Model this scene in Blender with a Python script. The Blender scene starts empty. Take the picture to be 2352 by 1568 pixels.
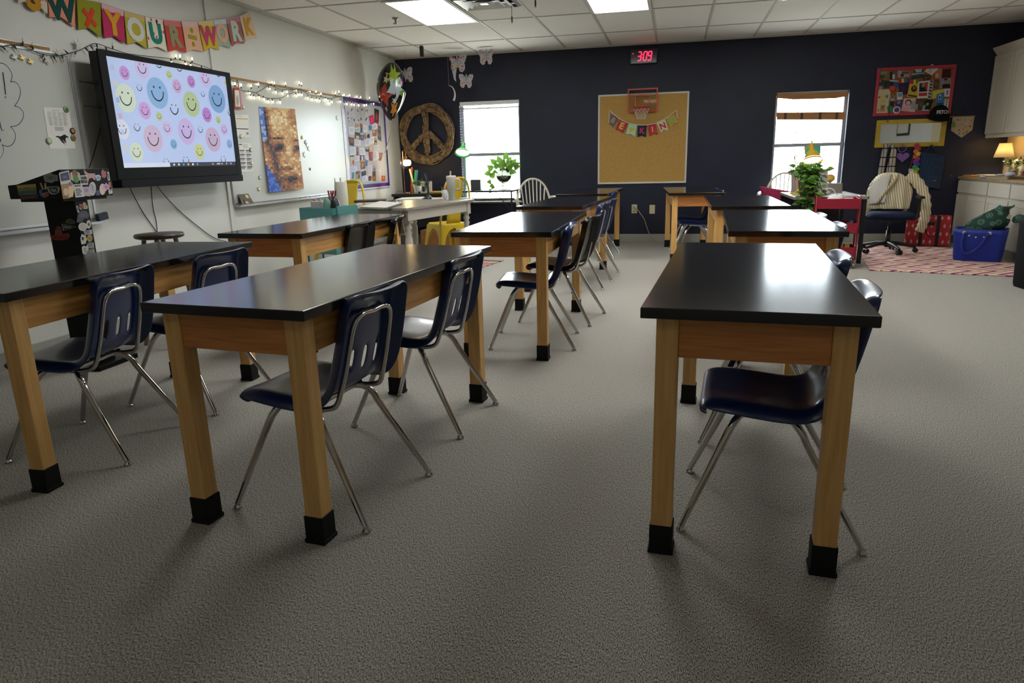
import bpy, bmesh, math, random
from mathutils import Vector, Matrix
random.seed(7)
S = bpy.context.scene
COL = S.collection
# ------------------------------------------------------------------ camera
CAM = Vector((0, 0, 1.158)); FPX = 1592.0
RT = Vector((0.9735, 0.2271, -0.0249)); UP = Vector((-0.0329, 0.2483, 0.9681))
PITCH, ROLL, YAW = 0.2565, -0.0257, 0.2292
fw = Vector((-math.sin(YAW)*math.cos(PITCH), math.cos(YAW)*math.cos(PITCH), -math.sin(PITCH)))
r0 = Vector((math.cos(YAW), math.sin(YAW), 0)); u0 = r0.cross(fw)
RT = r0*math.cos(ROLL) + u0*math.sin(ROLL); UP = u0*math.cos(ROLL) - r0*math.sin(ROLL)
cam = bpy.data.cameras.new('camera'); camo = bpy.data.objects.new('camera', cam); COL.objects.link(camo)
cam.sensor_width = 36; cam.lens = 36*FPX/2352; cam.clip_start = .05
cam.dof.use_dof = True; cam.dof.focus_distance = 2.7; cam.dof.aperture_fstop = 9.0
camo.matrix_world = Matrix(((RT.x, UP.x, -fw.x, CAM.x), (RT.y, UP.y, -fw.y, CAM.y), (RT.z, UP.z, -fw.z, CAM.z), (0, 0, 0, 1)))
S.camera = camo
S.view_settings.view_transform = 'Standard'; S.view_settings.look = 'None'
S.view_settings.gamma = 1; S.view_settings.use_curve_mapping = False
S.view_settings.exposure = 0.12
# ------------------------------------------------------------------ sky outside the windows
SKY = 24.0
PANEL = 13.0
W = bpy.data.worlds.new('world'); S.world = W; W.use_nodes = True
wn = W.node_tree.nodes; wl = W.node_tree.links
bg = wn['Background']; tc = wn.new('ShaderNodeTexCoord'); sx = wn.new('ShaderNodeSeparateXYZ'); cr = wn.new('ShaderNodeValToRGB')
wl.new(tc.outputs['Generated'], sx.inputs[0]); mp = wn.new('ShaderNodeMapRange'); mp.inputs[1].default_value = -1; mp.inputs[2].default_value = 1
wl.new(sx.outputs['Z'], mp.inputs[0]); wl.new(mp.outputs[0], cr.inputs[0]); wl.new(cr.outputs[0], bg.inputs[0])
cr.color_ramp.elements[0].position = .47; cr.color_ramp.elements[0].color = (.55, .55, .5, 1)
cr.color_ramp.elements[1].position = .52; cr.color_ramp.elements[1].color = (.86, .94, 1, 1)
bg.inputs[1].default_value = SKY
# ------------------------------------------------------------------ room numbers and picture-to-room helpers
D, CZ, X0, XR, YF = 9.937, 2.591, -3.927, 4.02, -1.6
def ray(px, py): return fw + RT*((px-1176)/FPX) - UP*((py-784)/FPX)
def on(ax, val, px, py):
    d = ray(px, py); return CAM + d*((val-CAM[ax])/d[ax])
def BK(px, py, o=0.): return on(1, D-o, px, py)       # a point on (or o in front of) the back wall
def LF(px, py, o=0.): return on(0, X0+o, px, py)      # a point on (or o in front of) the left wall
def FL(px, py, z=0.): return on(2, z, px, py)         # a point at height z
WIN1 = (-3.0, -2.13, .58, 1.965); WIN2 = (1.25, 2.12, .58, 1.90)
for i, w in enumerate((WIN1, WIN2)):                  # portals guide the sky light through the openings
    l = bpy.data.lights.new('window_portal', 'AREA'); l.shape = 'RECTANGLE'; l.size = w[1]-w[0]; l.size_y = w[3]-w[2]
    l.cycles.is_portal = True
    o = bpy.data.objects.new('window_portal', l); COL.objects.link(o)
    o.location = ((w[0]+w[1])/2, D+.13, (w[2]+w[3])/2); o.rotation_euler = (-math.pi/2, 0, 0)
# ------------------------------------------------------------------ materials
def lin(h):
    if not isinstance(h, str): return (*h[:3], 1)
    h = h.lstrip('#'); o = []
    for i in (0, 2, 4):
        c = int(h[i:i+2], 16)/255; o.append(c/12.92 if c <= .04045 else ((c+.055)/1.055)**2.4)
    return (*o, 1)
MC = {}
def mat(col, rough=.5, metal=0., spec=.5, emit=0., coat=0., trans=0., name=None, sub=0.):
    k = (col, rough, metal, spec, emit, coat, trans, sub)
    if k in MC: return MC[k]
    m = bpy.data.materials.new(name or 'paint'); m.use_nodes = True
    b = m.node_tree.nodes['Principled BSDF']
    b.inputs['Base Color'].default_value = lin(col); b.inputs['Roughness'].default_value = rough
    b.inputs['Metallic'].default_value = metal; b.inputs['Specular IOR Level'].default_value = spec
    b.inputs['Coat Weight'].default_value = coat; b.inputs['Transmission Weight'].default_value = trans
    if emit:
        b.inputs['Emission Color'].default_value = lin(col); b.inputs['Emission Strength'].default_value = emit
    if sub: b.inputs['Subsurface Weight'].default_value = sub
    MC[k] = m; return m
def noisy(name, c1, c2, scale, stretch=(1, 1, 1), rough=.5, bump=0., detail=4, lo=.35, hi=.65, spec=.5, kind='noise', metal=0., bdist=.01, rot=(0, 0, 0), coat=0.):
    m = bpy.data.materials.new(name); m.use_nodes = True; n = m.node_tree.nodes; L = m.node_tree.links; b = n['Principled BSDF']
    t = n.new('ShaderNodeTexCoord'); mp = n.new('ShaderNodeMapping'); mp.inputs['Scale'].default_value = stretch; mp.inputs['Rotation'].default_value = rot
    L.new(t.outputs['Object'], mp.inputs[0])
    if kind == 'noise':
        x = n.new('ShaderNodeTexNoise'); x.inputs['Scale'].default_value = scale; x.inputs['Detail'].default_value = detail; out = x.outputs[0]
    elif kind == 'wave':
        x = n.new('ShaderNodeTexWave'); x.inputs['Scale'].default_value = scale; x.inputs['Distortion'].default_value = detail; out = x.outputs[1]
    else:
        x = n.new('ShaderNodeTexVoronoi'); x.inputs['Scale'].default_value = scale; out = x.outputs['Distance']
    L.new(mp.outputs[0], x.inputs[0])
    r = n.new('ShaderNodeValToRGB'); e = r.color_ramp.elements; e[0].position = lo; e[1].position = hi; e[0].color = lin(c1); e[1].color = lin(c2)
    L.new(out, r.inputs[0]); L.new(r.outputs[0], b.inputs['Base Color'])
    b.inputs['Roughness'].default_value = rough; b.inputs['Specular IOR Level'].default_value = spec; b.inputs['Metallic'].default_value = metal; b.inputs['Coat Weight'].default_value = coat
    if bump:
        q = n.new('ShaderNodeBump'); q.inputs['Strength'].default_value = bump; q.inputs['Distance'].default_value = bdist
        L.new(out, q.inputs['Height']); L.new(q.outputs[0], b.inputs['Normal'])
    return m
carpet = noisy('carpet', '423f3b', 'd9d4ca', 1, (380, 150, 95), .95, .12, 5, .34, .68, .1, bdist=.002)
ceil_m = noisy('ceiling_tile', 'd4d2ce', 'eae8e4', 240, rough=.9, lo=.3, hi=.6, spec=.2)
white_wall = noisy('white_wall_paint', 'c9c9c2', 'cdcdc7', 3, rough=.6, spec=.35)
navy_wall = noisy('navy_wall_paint', '171b2c', '1b2034', 2.5, rough=.5, spec=.35)
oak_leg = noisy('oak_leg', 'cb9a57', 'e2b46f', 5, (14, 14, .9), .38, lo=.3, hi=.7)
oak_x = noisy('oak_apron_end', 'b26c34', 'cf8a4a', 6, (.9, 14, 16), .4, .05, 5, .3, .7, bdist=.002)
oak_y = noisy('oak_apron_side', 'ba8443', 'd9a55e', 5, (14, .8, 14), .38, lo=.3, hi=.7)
black_top = noisy('black_tabletop', '0d0c0d', '161517', 4, (1, 14, 1), .15, .008, 4, .3, .7, .6, bdist=.002)
rubber = mat('0a0a0b', .7, spec=.3); chrome = mat('c2c0bc', .07, 1.); navy_pl = mat('132a5c', .28, spec=.6, coat=.15); black_pl = mat('0b0b0d', .26, spec=.6)
white_p = mat('d8d6cf', .5); paper = mat('dcdad4', .8, spec=.2); blackm = mat('08080a', .45); dgrey = mat('25262a', .5)
cream = mat('c9c3b4', .45); yellow_m = mat('c9ac1c', .3, spec=.6); cab_m = mat('bdb5a5', .45)
glassm = bpy.data.materials.new('window_glass'); glassm.use_nodes = True
_n = glassm.node_tree.nodes; _l = glassm.node_tree.links; _n.remove(_n['Principled BSDF'])
_a = _n.new('ShaderNodeBsdfTransparent'); _a.inputs[0].default_value = (.95, .97, .97, 1); _b = _n.new('ShaderNodeBsdfGlossy'); _b.inputs['Roughness'].default_value = .02
_x = _n.new('ShaderNodeMixShader'); _x.inputs[0].default_value = .06; _l.new(_a.outputs[0], _x.inputs[1]); _l.new(_b.outputs[0], _x.inputs[2]); _l.new(_x.outputs[0], _n['Material Output'].inputs[0])
def leafmat(name, c1, c2, scale):
    m = noisy(name, c1, c2, scale, rough=.4, lo=.3, hi=.7, spec=.4); n = m.node_tree.nodes; L = m.node_tree.links; b = n['Principled BSDF']
    t = n.new('ShaderNodeBsdfTranslucent'); x = n.new('ShaderNodeMixShader'); x.inputs[0].default_value = .16; t.inputs[0].default_value = lin(c2)
    L.new(b.outputs[0], x.inputs[1]); L.new(t.outputs[0], x.inputs[2]); L.new(x.outputs[0], n['Material Output'].inputs[0]); return m
def clearglass(name, tint, k=.12):
    m = glassm.copy(); m.name = name
    for x in m.node_tree.nodes:
        if x.type == 'BSDF_TRANSPARENT': x.inputs[0].default_value = lin(tint)
        if x.type == 'MIX_SHADER': x.inputs[0].default_value = k
    return m
# ------------------------------------------------------------------ mesh builder
XF = {}
def root_of(o):
    while o.parent: o = o.parent
    return o
TXT = {}
def text_geo(s, bold):
    if (s, bold) in TXT: return TXT[s, bold]
    c = bpy.data.curves.new('t', 'FONT'); c.body = s; c.size = 1; c.extrude = .5; c.offset = bold; c.align_x = 'CENTER'; c.align_y = 'CENTER'; c.resolution_u = 3
    o = bpy.data.objects.new('t', c); me = bpy.data.meshes.new_from_object(o)
    g = ([v.co.copy() for v in me.vertices], [tuple(p.vertices) for p in me.polygons])
    bpy.data.objects.remove(o); bpy.data.curves.remove(c); bpy.data.meshes.remove(me)
    TXT[s, bold] = g; return g
class MB:
    def __init__(s): s.v = []; s.f = []; s.m = []; s.s = []
    def add(s, v, f, m=0, sm=False):
        b = len(s.v); s.v += [Vector(x) for x in v]
        for q in f: s.f.append(tuple(b+i for i in q)); s.m.append(m); s.s.append(sm)
        return s
    def box(s, x0, x1, y0, y1, z0, z1, m=0):
        return s.add([(x0,y0,z0),(x1,y0,z0),(x1,y1,z0),(x0,y1,z0),(x0,y0,z1),(x1,y0,z1),(x1,y1,z1),(x0,y1,z1)],
                     [(0,3,2,1),(4,5,6,7),(0,1,5,4),(1,2,6,5),(2,3,7,6),(3,0,4,7)], m)
    def obox(s, c, sz, M=None, m=0):
        M = M or Matrix.Identity(3); c = Vector(c); x, y, z = sz[0]/2, sz[1]/2, sz[2]/2
        vs = [(-x,-y,-z),(x,-y,-z),(x,y,-z),(-x,y,-z),(-x,-y,z),(x,-y,z),(x,y,z),(-x,y,z)]
        return s.add([c + M @ Vector(v) for v in vs], [(0,3,2,1),(4,5,6,7),(0,1,5,4),(1,2,6,5),(2,3,7,6),(3,0,4,7)], m)
    def tube(s, pts, r, n=10, m=0, closed=False, flat=1.0):
        pts = [Vector(p) for p in pts]; k = len(pts); rs = r if isinstance(r, (list, tuple)) else [r]*k
        ring = []; ref = None
        for i, p in enumerate(pts):
            a = pts[i-1] if (i or closed) else p; b = pts[(i+1) % k] if (i < k-1 or closed) else p
            t = (b-a).normalized()
            if ref is None: ref = Vector((0, 0, 1)) if abs(t.z) < .9 else Vector((1, 0, 0))
            u = (ref - t*ref.dot(t)).normalized(); ref = u; w = t.cross(u)
            ring.append([p + u*math.cos(2*math.pi*j/n)*rs[i] + w*math.sin(2*math.pi*j/n)*rs[i]*flat for j in range(n)])
        v = [q for R in ring for q in R]; f = []
        for i in range(k if closed else k-1):
            a, b = i*n, ((i+1) % k)*n
            for j in range(n): f.append((a+j, a+(j+1) % n, b+(j+1) % n, b+j))
        s.add(v, f, m, True)
        if not closed: s.add(ring[0], [tuple(range(n))[::-1]], m); s.add(ring[-1], [tuple(range(n))], m)
        return s
    def cyl(s, p0, p1, r0, r1=None, n=18, m=0):
        return s.tube([p0, p1], [r0, r0 if r1 is None else r1], n, m)
    def lathe(s, prof, c=(0, 0, 0), n=24, m=0, M=None, sm=True):
        c = Vector(c); M = M or Matrix.Identity(3); v = []; f = []
        for r, z in prof:
            for j in range(n):
                a = 2*math.pi*j/n; v.append(c + M @ Vector((r*math.cos(a), r*math.sin(a), z)))
        for i in range(len(prof)-1):
            for j in range(n): f.append((i*n+j, i*n+(j+1) % n, (i+1)*n+(j+1) % n, (i+1)*n+j))
        s.add(v, f, m, sm)
        if prof[0][0] > 1e-5: s.add(v[:n], [tuple(range(n))[::-1]], m)
        if prof[-1][0] > 1e-5: s.add(v[-n:], [tuple(range(n))], m)
        return s
    def ball(s, c, r, n=14, m=0, M=None):
        r = (r, r, r) if not isinstance(r, (tuple, list)) else r; c = Vector(c); M = M or Matrix.Identity(3)
        h = n//2; v = []; f = []
        for i in range(h+1):
            t = math.pi*i/h
            for j in range(n):
                a = 2*math.pi*j/n; v.append(c + M @ Vector((r[0]*math.sin(t)*math.cos(a), r[1]*math.sin(t)*math.sin(a), -r[2]*math.cos(t))))
        for i in range(h):
            for j in range(n): f.append((i*n+j, i*n+(j+1) % n, (i+1)*n+(j+1) % n, (i+1)*n+j))
        return s.add(v, f, m, True)
    def prism(s, P, d, m=0):
        """closed outline P (3-D points) thickened by vector d"""
        P = [Vector(p) for p in P]; d = Vector(d); n = len(P)
        return s.add(P + [p+d for p in P], [tuple(range(n))[::-1], tuple(range(n, 2*n))] + [(i, (i+1) % n, n+(i+1) % n, n+i) for i in range(n)], m)
    def grid(s, fn, nu, nv, m=0, sm=True, skip=None):
        v = [fn(i/nu, j/nv) for j in range(nv+1) for i in range(nu+1)]; f = []
        for j in range(nv):
            for i in range(nu):
                if skip and skip(i, j): continue
                a = j*(nu+1)+i; f.append((a, a+1, a+nu+2, a+nu+1))
        return s.add(v, f, m, sm)
    def text(s, t, c, ux, uy, size, m=0, depth=.003, bold=.02):
        ux = Vector(ux).normalized(); uy = Vector(uy).normalized(); uz = ux.cross(uy); c = Vector(c); g = text_geo(t, bold)
        return s.add([c + ux*p.x*size + uy*p.y*size + uz*p.z*depth for p in g[0]], g[1], m)
    def build(s, name, mats, parent=None, world=False, bevel=0., solid=0., subd=0, kind=None, seg=2, weld=False):
        me = bpy.data.meshes.new(name)
        M = XF[root_of(parent)].inverted() if (world and parent) else None
        me.from_pydata([(M @ x) if M else x for x in s.v], [], s.f)
        for q in (mats if isinstance(mats, (list, tuple)) else [mats]): me.materials.append(q)
        me.polygons.foreach_set('material_index', s.m); me.polygons.foreach_set('use_smooth', s.s)
        bm = bmesh.new(); bm.from_mesh(me)
        if weld: bmesh.ops.remove_doubles(bm, verts=bm.verts, dist=1e-5)
        bmesh.ops.recalc_face_normals(bm, faces=bm.faces); bm.to_mesh(me); bm.free(); me.update()
        o = bpy.data.objects.new(name, me); COL.objects.link(o)
        if parent: o.parent = parent
        if solid: q = o.modifiers.new('thickness', 'SOLIDIFY'); q.thickness = solid; q.offset = 0
        if bevel:
            q = o.modifiers.new('bevel', 'BEVEL'); q.width = bevel; q.segments = seg; q.limit_method = 'ANGLE'; q.angle_limit = math.radians(50)
        if subd: q = o.modifiers.new('subdiv', 'SUBSURF'); q.levels = subd; q.render_levels = subd
        if kind: o['kind'] = kind
        return o
def tag(o, label, cat, group=None):
    o['label'] = label; o['category'] = cat
    if group: o['group'] = group
    return o
def thing(name, label, cat, loc=(0, 0, 0), rz=0., group=None):
    o = bpy.data.objects.new(name, None); COL.objects.link(o); o.empty_display_size = .05
    o.location = loc; o.rotation_euler = (0, 0, rz); XF[o] = Matrix.Translation(Vector(loc)) @ Matrix.Rotation(rz, 4, 'Z')
    return tag(o, label, cat, group)
def single(mb, name, mats, label, cat, group=None, **k):
    """a thing that is one mesh: its origin goes to its base"""
    lo = Vector((min(v.x for v in mb.v), min(v.y for v in mb.v), min(v.z for v in mb.v))); hi = Vector((max(v.x for v in mb.v), max(v.y for v in mb.v), 0))
    c = Vector(((lo.x+hi.x)/2, (lo.y+hi.y)/2, lo.z)); mb.v = [v-c for v in mb.v]
    o = mb.build(name, mats, **k); o.location = c
    return tag(o, label, cat, group)
def dup(o, parent=None):
    c = o.copy(); COL.objects.link(c)
    if parent: c.parent = parent
    for ch in list(o.children): dup(ch, c)
    return c
def put(o, x, y, z=0., rz=0., label=None, group=None):
    o.location = (x, y, z); o.rotation_euler = (0, 0, rz); XF[o] = Matrix.Translation((x, y, z)) @ Matrix.Rotation(rz, 4, 'Z')
    if label: o['label'] = label
    if group: o['group'] = group
    return o
def smooth(pts, k=6):
    P = [Vector(p) for p in pts]; out = []
    for i in range(len(P)-1):
        a, b, c, d = P[max(i-1, 0)], P[i], P[i+1], P[min(i+2, len(P)-1)]
        for j in range(k):
            t = j/k; out.append(.5*((2*b)+(c-a)*t+(2*a-5*b+4*c-d)*t*t+(3*b-a-3*c+d)*t**3))
    return out+[P[-1]]
def RZ(a): return Matrix.Rotation(a, 3, 'Z')
def RX(a): return Matrix.Rotation(a, 3, 'X')
def RY(a): return Matrix.Rotation(a, 3, 'Y')
# ------------------------------------------------------------------ the room
MB().box(X0-.15, XR+.15, YF-.15, D+.2, -.1, 0).build('floor', carpet, kind='structure')
MB().box(X0-.15, XR+.15, YF-.15, D+.2, CZ, CZ+.1).build('ceiling', ceil_m, kind='structure')
MB().box(X0-.15, X0, YF, D+.2, 0, CZ).build('wall_left', white_wall, kind='structure')
MB().box(XR, XR+.15, YF, D+.2, 0, CZ).build("wall_right", white_wall, kind='structure')
MB().box(X0, XR, YF-.15, YF, 0, CZ).build('wall_front', white_wall, kind='structure')
b = MB()
xs = [X0, WIN1[0], WIN1[1], WIN2[0], WIN2[1], XR]
for i in (0, 2, 4): b.box(xs[i], xs[i+1], D, D+.2, 0, CZ)
for w in (WIN1, WIN2): b.box(w[0], w[1], D, D+.2, 0, w[2]); b.box(w[0], w[1], D, D+.2, w[3], CZ)
b.build('wall_back', navy_wall, kind='structure')
base_m = mat('9b9a92', .5)
MB().box(X0, X0+.012, YF, D, 0, .105).build('baseboard_left', base_m, kind='structure', bevel=.003)
MB().box(X0+.012, 3.5, D-.012, D, 0, .105).build('baseboard_back', base_m, kind='structure', bevel=.003)
MB().box(X0, X0+.014, 5.66, 5.705, .105, CZ).build('trim_1', white_wall, kind='structure', bevel=.002)
b = MB(); tb = mat('b5b2ac', .6)
gx = -.27
x = gx - .6*6
while x < XR:
    if x > X0: b.box(x-.012, x+.012, YF, D, CZ-.006, CZ)
    x += .6
y = 8.94
while y > YF: b.box(X0, XR, y-.012, y+.012, CZ-.0055, CZ); y -= 1.22
for yy in (7.72-.61,): b.box(-2.07, -1.47, yy-.012, yy+.012, CZ-.006, CZ)
b.box(X0, X0+.02, YF, D, CZ-.02, CZ); b.box(X0, XR, D-.02, D, CZ-.02, CZ)
b.build('trim_2', tb, kind='structure')
def window(name, w, rail):
    fr = mat('8d949c', .4); m = MB(); x0, x1, z0, z1 = w
    y0, y1 = D+.09, D+.13
    for a in ((x0, x0+.035), (x1-.035, x1)): m.box(*a, y0, y1, z0, z1)
    m.box(x0, x1, y0, y1, z0, z0+.04); m.box(x0, x1, y0, y1, z1-.035, z1); m.box(x0, x1, y0-.01, y1, rail-.02, rail+.025)
    o = m.build(name, fr, kind='structure', bevel=.003)
    MB().box(x0+.035, x1-.035, D+.108, D+.112, z0+.04, z1-.035).build('glass_pane', glassm, o)
    g = MB()
    for k in (1, 2):
        xx = x0+(x1-x0)*k/3; g.box(xx-.005, xx+.005, D+.100, D+.105, z0+.04, z1-.035)
    g.build('muntin', fr, o)
    s = MB(); s.box(x0-.02, x1+.02, D-.025, D+.09, z0-.025, z0); s.build('sill', mat('a9a294', .4), o, bevel=.004)
    return o
window('window_1', WIN1, 1.235); window('window_2', WIN2, 1.245)
# ------------------------------------------------------------------ ceiling fittings
lamp_m = mat('fcfdfa', .5, emit=PANEL)
CL = 'recessed ceiling light panels'
for i, (x0, lab) in enumerate(((-2.67, 'bright rectangular ceiling light panel nearest the white whiteboard wall'), (-.87, 'bright rectangular ceiling light panel in the middle, above the scoreboard clock side'), (.93, 'bright rectangular ceiling light panel farthest right, nearest the cabinets'))):
    t = thing('ceiling_light', lab, 'light', (x0+.3, 7.11, CZ), 0, CL)
    f = MB()
    for a in ((-.3, -.268), (.268, .3)): f.box(*a, -.61, .61, -.016, -.001)
    for a in ((-.61, -.578), (.578, .61)): f.box(-.268, .268, *a, -.016, -.001)
    f.build('frame', white_p, t, bevel=.002)
    MB().box(-.268, .268, -.578, .578, -.011, -.003).build('diffuser', lamp_m, t)
    q = dup(t); put(q, x0+.3, 4.67, CZ, 0, ('added unseen ceiling light panel above the second table row, nearest the whiteboard wall', 'added unseen ceiling light panel above the second table row, in the middle', 'added unseen ceiling light panel above the second table row, farthest right')[i])  # extra row added above the frame to brighten the room
    q = dup(t); put(q, x0+.3, -.21, CZ, 0, ('added unseen dimmed ceiling light panel at the front of the room, nearest the whiteboard wall', 'added unseen dimmed ceiling light panel at the front of the room, in the middle', 'added unseen dimmed ceiling light panel at the front of the room, farthest right')[i])  # weak row added behind the camera as fill for the table fronts
    for ch in q.children:
        if ch.name.startswith('diffuser'): ch.data = ch.data.copy(); ch.data.materials[0] = mat('fffcf0', .5, emit=PANEL*.08)
t = thing('ceiling_vent', 'square metal air diffuser in the ceiling beside the left light panel', 'vent', (-1.77, 6.81, CZ))
f = MB(); vm = mat('d6d8da', .3, .3)
def sq(m, a, b, z0, z1):   # a sloped square ring
    P = [(-a,-a,z0),(a,-a,z0),(a,a,z0),(-a,a,z0),(-b,-b,z1),(b,-b,z1),(b,b,z1),(-b,b,z1)]
    m.add(P, [(0,1,5,4),(1,2,6,5),(2,3,7,6),(3,0,4,7)])
sq(f, .30, .265, -.004, -.02); f.build('frame', vm, t, solid=.003)
for a in (.235, .165, .095):
    g = MB(); sq(g, a, a-.055, -.03, -.004); g.build('louver', vm, t, solid=.002)
MB().box(-.035, .035, -.035, .035, -.03, -.022).build('center_plate', vm, t)
MB().box(-.26, .26, -.26, .26, -.003, -.001).build('duct_opening', blackm, t)
p = FL(908, 41, CZ); t = thing('fire_sprinkler', 'small metal sprinkler head on the ceiling tile left of the light panel', 'sprinkler', (p.x, p.y, CZ))
MB().lathe([(.035, -.001), (.03, -.012), (.012, -.016)]).build('escutcheon', mat('8a857c', .3, .8), t)
MB().lathe([(.010, -.016), (.008, -.05), (.028, -.052), (.028, -.056), (.001, -.057)], n=12).build('deflector', mat('8a857c', .3, .8), t)
for (px, py0, py1, yy, lab) in ((1230, -30, 18, 6.9, 'black hanging ceiling cord with a light tip, right of the vent'), (1176, -8, 55, 7.0, 'thin ceiling pull cord with dark handle hanging below the vent')):
    p1 = on(1, yy, px, py1); t = thing('pull_cord', lab, 'cord', (p1.x, yy, CZ-.0))
    h = CZ-p1.z; e = .07
    MB().cyl((0, 0, -.0065), (0, 0, -h+e), .0025, n=6).build('cord', blackm, t)
    MB().lathe([(.003, -h+e), (.008, -h+e-.01), (.008, -h+.012)], n=10).build('handle', blackm, t)
    MB().ball((0, 0, -h+.008), .008, 10).build('tip', mat('c9a46a', .4), t)
p = FL(968, 105, CZ)
single(MB().box(p.x-.022, p.x+.022, p.y-.022, p.y+.022, CZ-.13, CZ-.0065), 'ceiling_bracket', blackm, 'short black bracket hanging from the ceiling near the left corner of the navy wall', 'bracket', bevel=.003)
# ------------------------------------------------------------------ science tables
TW, TL, TH, TT = .592, 1.504, .762, .031
def make_table():
    t = thing('lab_table', 'x', 'table', (0, 0, 0), 0, 'black topped wooden lab tables')
    MB().box(0, TW, 0, TL, TH-TT, TH).build('tabletop', black_top, t, bevel=.0035, seg=3)
    a, i = .061, .040; zb = TH-TT-.118; za = TH-TT
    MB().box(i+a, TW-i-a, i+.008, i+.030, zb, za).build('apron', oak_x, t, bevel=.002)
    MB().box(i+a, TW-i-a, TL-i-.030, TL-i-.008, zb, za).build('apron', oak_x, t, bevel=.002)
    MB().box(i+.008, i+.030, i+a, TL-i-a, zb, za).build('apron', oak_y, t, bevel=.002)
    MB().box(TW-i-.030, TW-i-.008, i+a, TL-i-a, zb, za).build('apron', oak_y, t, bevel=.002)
    for x in (i, TW-i-a):
        for y in (i, TL-i-a):
            l = MB().box(x, x+a, y, y+a, .012, za).build('leg', oak_leg, t, bevel=.004)
            b = MB(); e = .0035; b.box(x-e, x+a+e, y-e, y+a+e, .006, .092); b.box(x-.007, x+a+.007, y-.007, y+a+.007, 0, .014)
            b.build('rubber_boot', rubber, l, bevel=.003)
    return t
T0 = make_table()
TABLES = [(-.077, 1.871, -.078, 'front right lab table with black top, nearest right of the aisle'),
 (-1.588, 1.783, -.108, 'front lab table left of the aisle with two navy chairs on its right side'),
 (-2.787, 1.860, .017, 'leftmost front lab table, cut off by the left edge of the picture'),
 (-2.74, 3.80, -.052, 'second row lab table on the left with two black chairs'),
 (-1.246, 3.852, -.011, 'second row middle lab table with a navy and a black chair'),
 (-1.336, 6.003, -.078, 'third row lab table in the middle, in front of the white spindle back armchair'),
 (-1.31, 8.0, -.05, 'rearmost middle lab table with one chair, under the left edge of the cork board'),
 (.293, 3.878, -.043, 'second row lab table on the right, bright window glare on its top'),
 (.300, 5.761, -.002, 'third row lab table on the right, in front of the red cushion'),
 (-.044, 7.907, .058, 'rearmost right lab table against the navy wall, below the cork board')]
for k, (x, y, a, lab) in enumerate(TABLES):
    put(T0 if k == 0 else dup(T0), x, y, 0, a, lab)
# ------------------------------------------------------------------ school chairs
PROF = [(-.200,.383),(-.216,.390),(-.2225,.405),(-.214,.418),(-.19,.424),(-.13,.4225),(-.06,.415),(.01,.408),(.06,.405),(.095,.412),(.122,.432),(.139,.460),(.148,.485),(.157,.520),(.167,.560),(.176,.600),(.184,.640),(.190,.675),(.194,.695),(.198,.712),(.2015,.725),(.204,.735),(.2055,.742),(.2065,.746),(.207,.748)]
PROF = [(x+max(0, z-.46)*.05, z if z < .46 else .46+(z-.46)*1.085) for x, z in PROF]
HW = [.172,.178,.186,.192,.198,.208,.213,.212,.208,.204,.200,.197,.195,.193,.190,.187,.184,.181,.180,.1785,.173,.165,.155,.145,.136]
ET = [0]*19+[.15,.38,.60,.80,.94,1]
US = [-1,-.985,-.95,-.88,-.76,-.60,-.43,-.345,-.2,-.045,.045,.2,.345,.43,.60,.76,.88,.95,.985,1]
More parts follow.
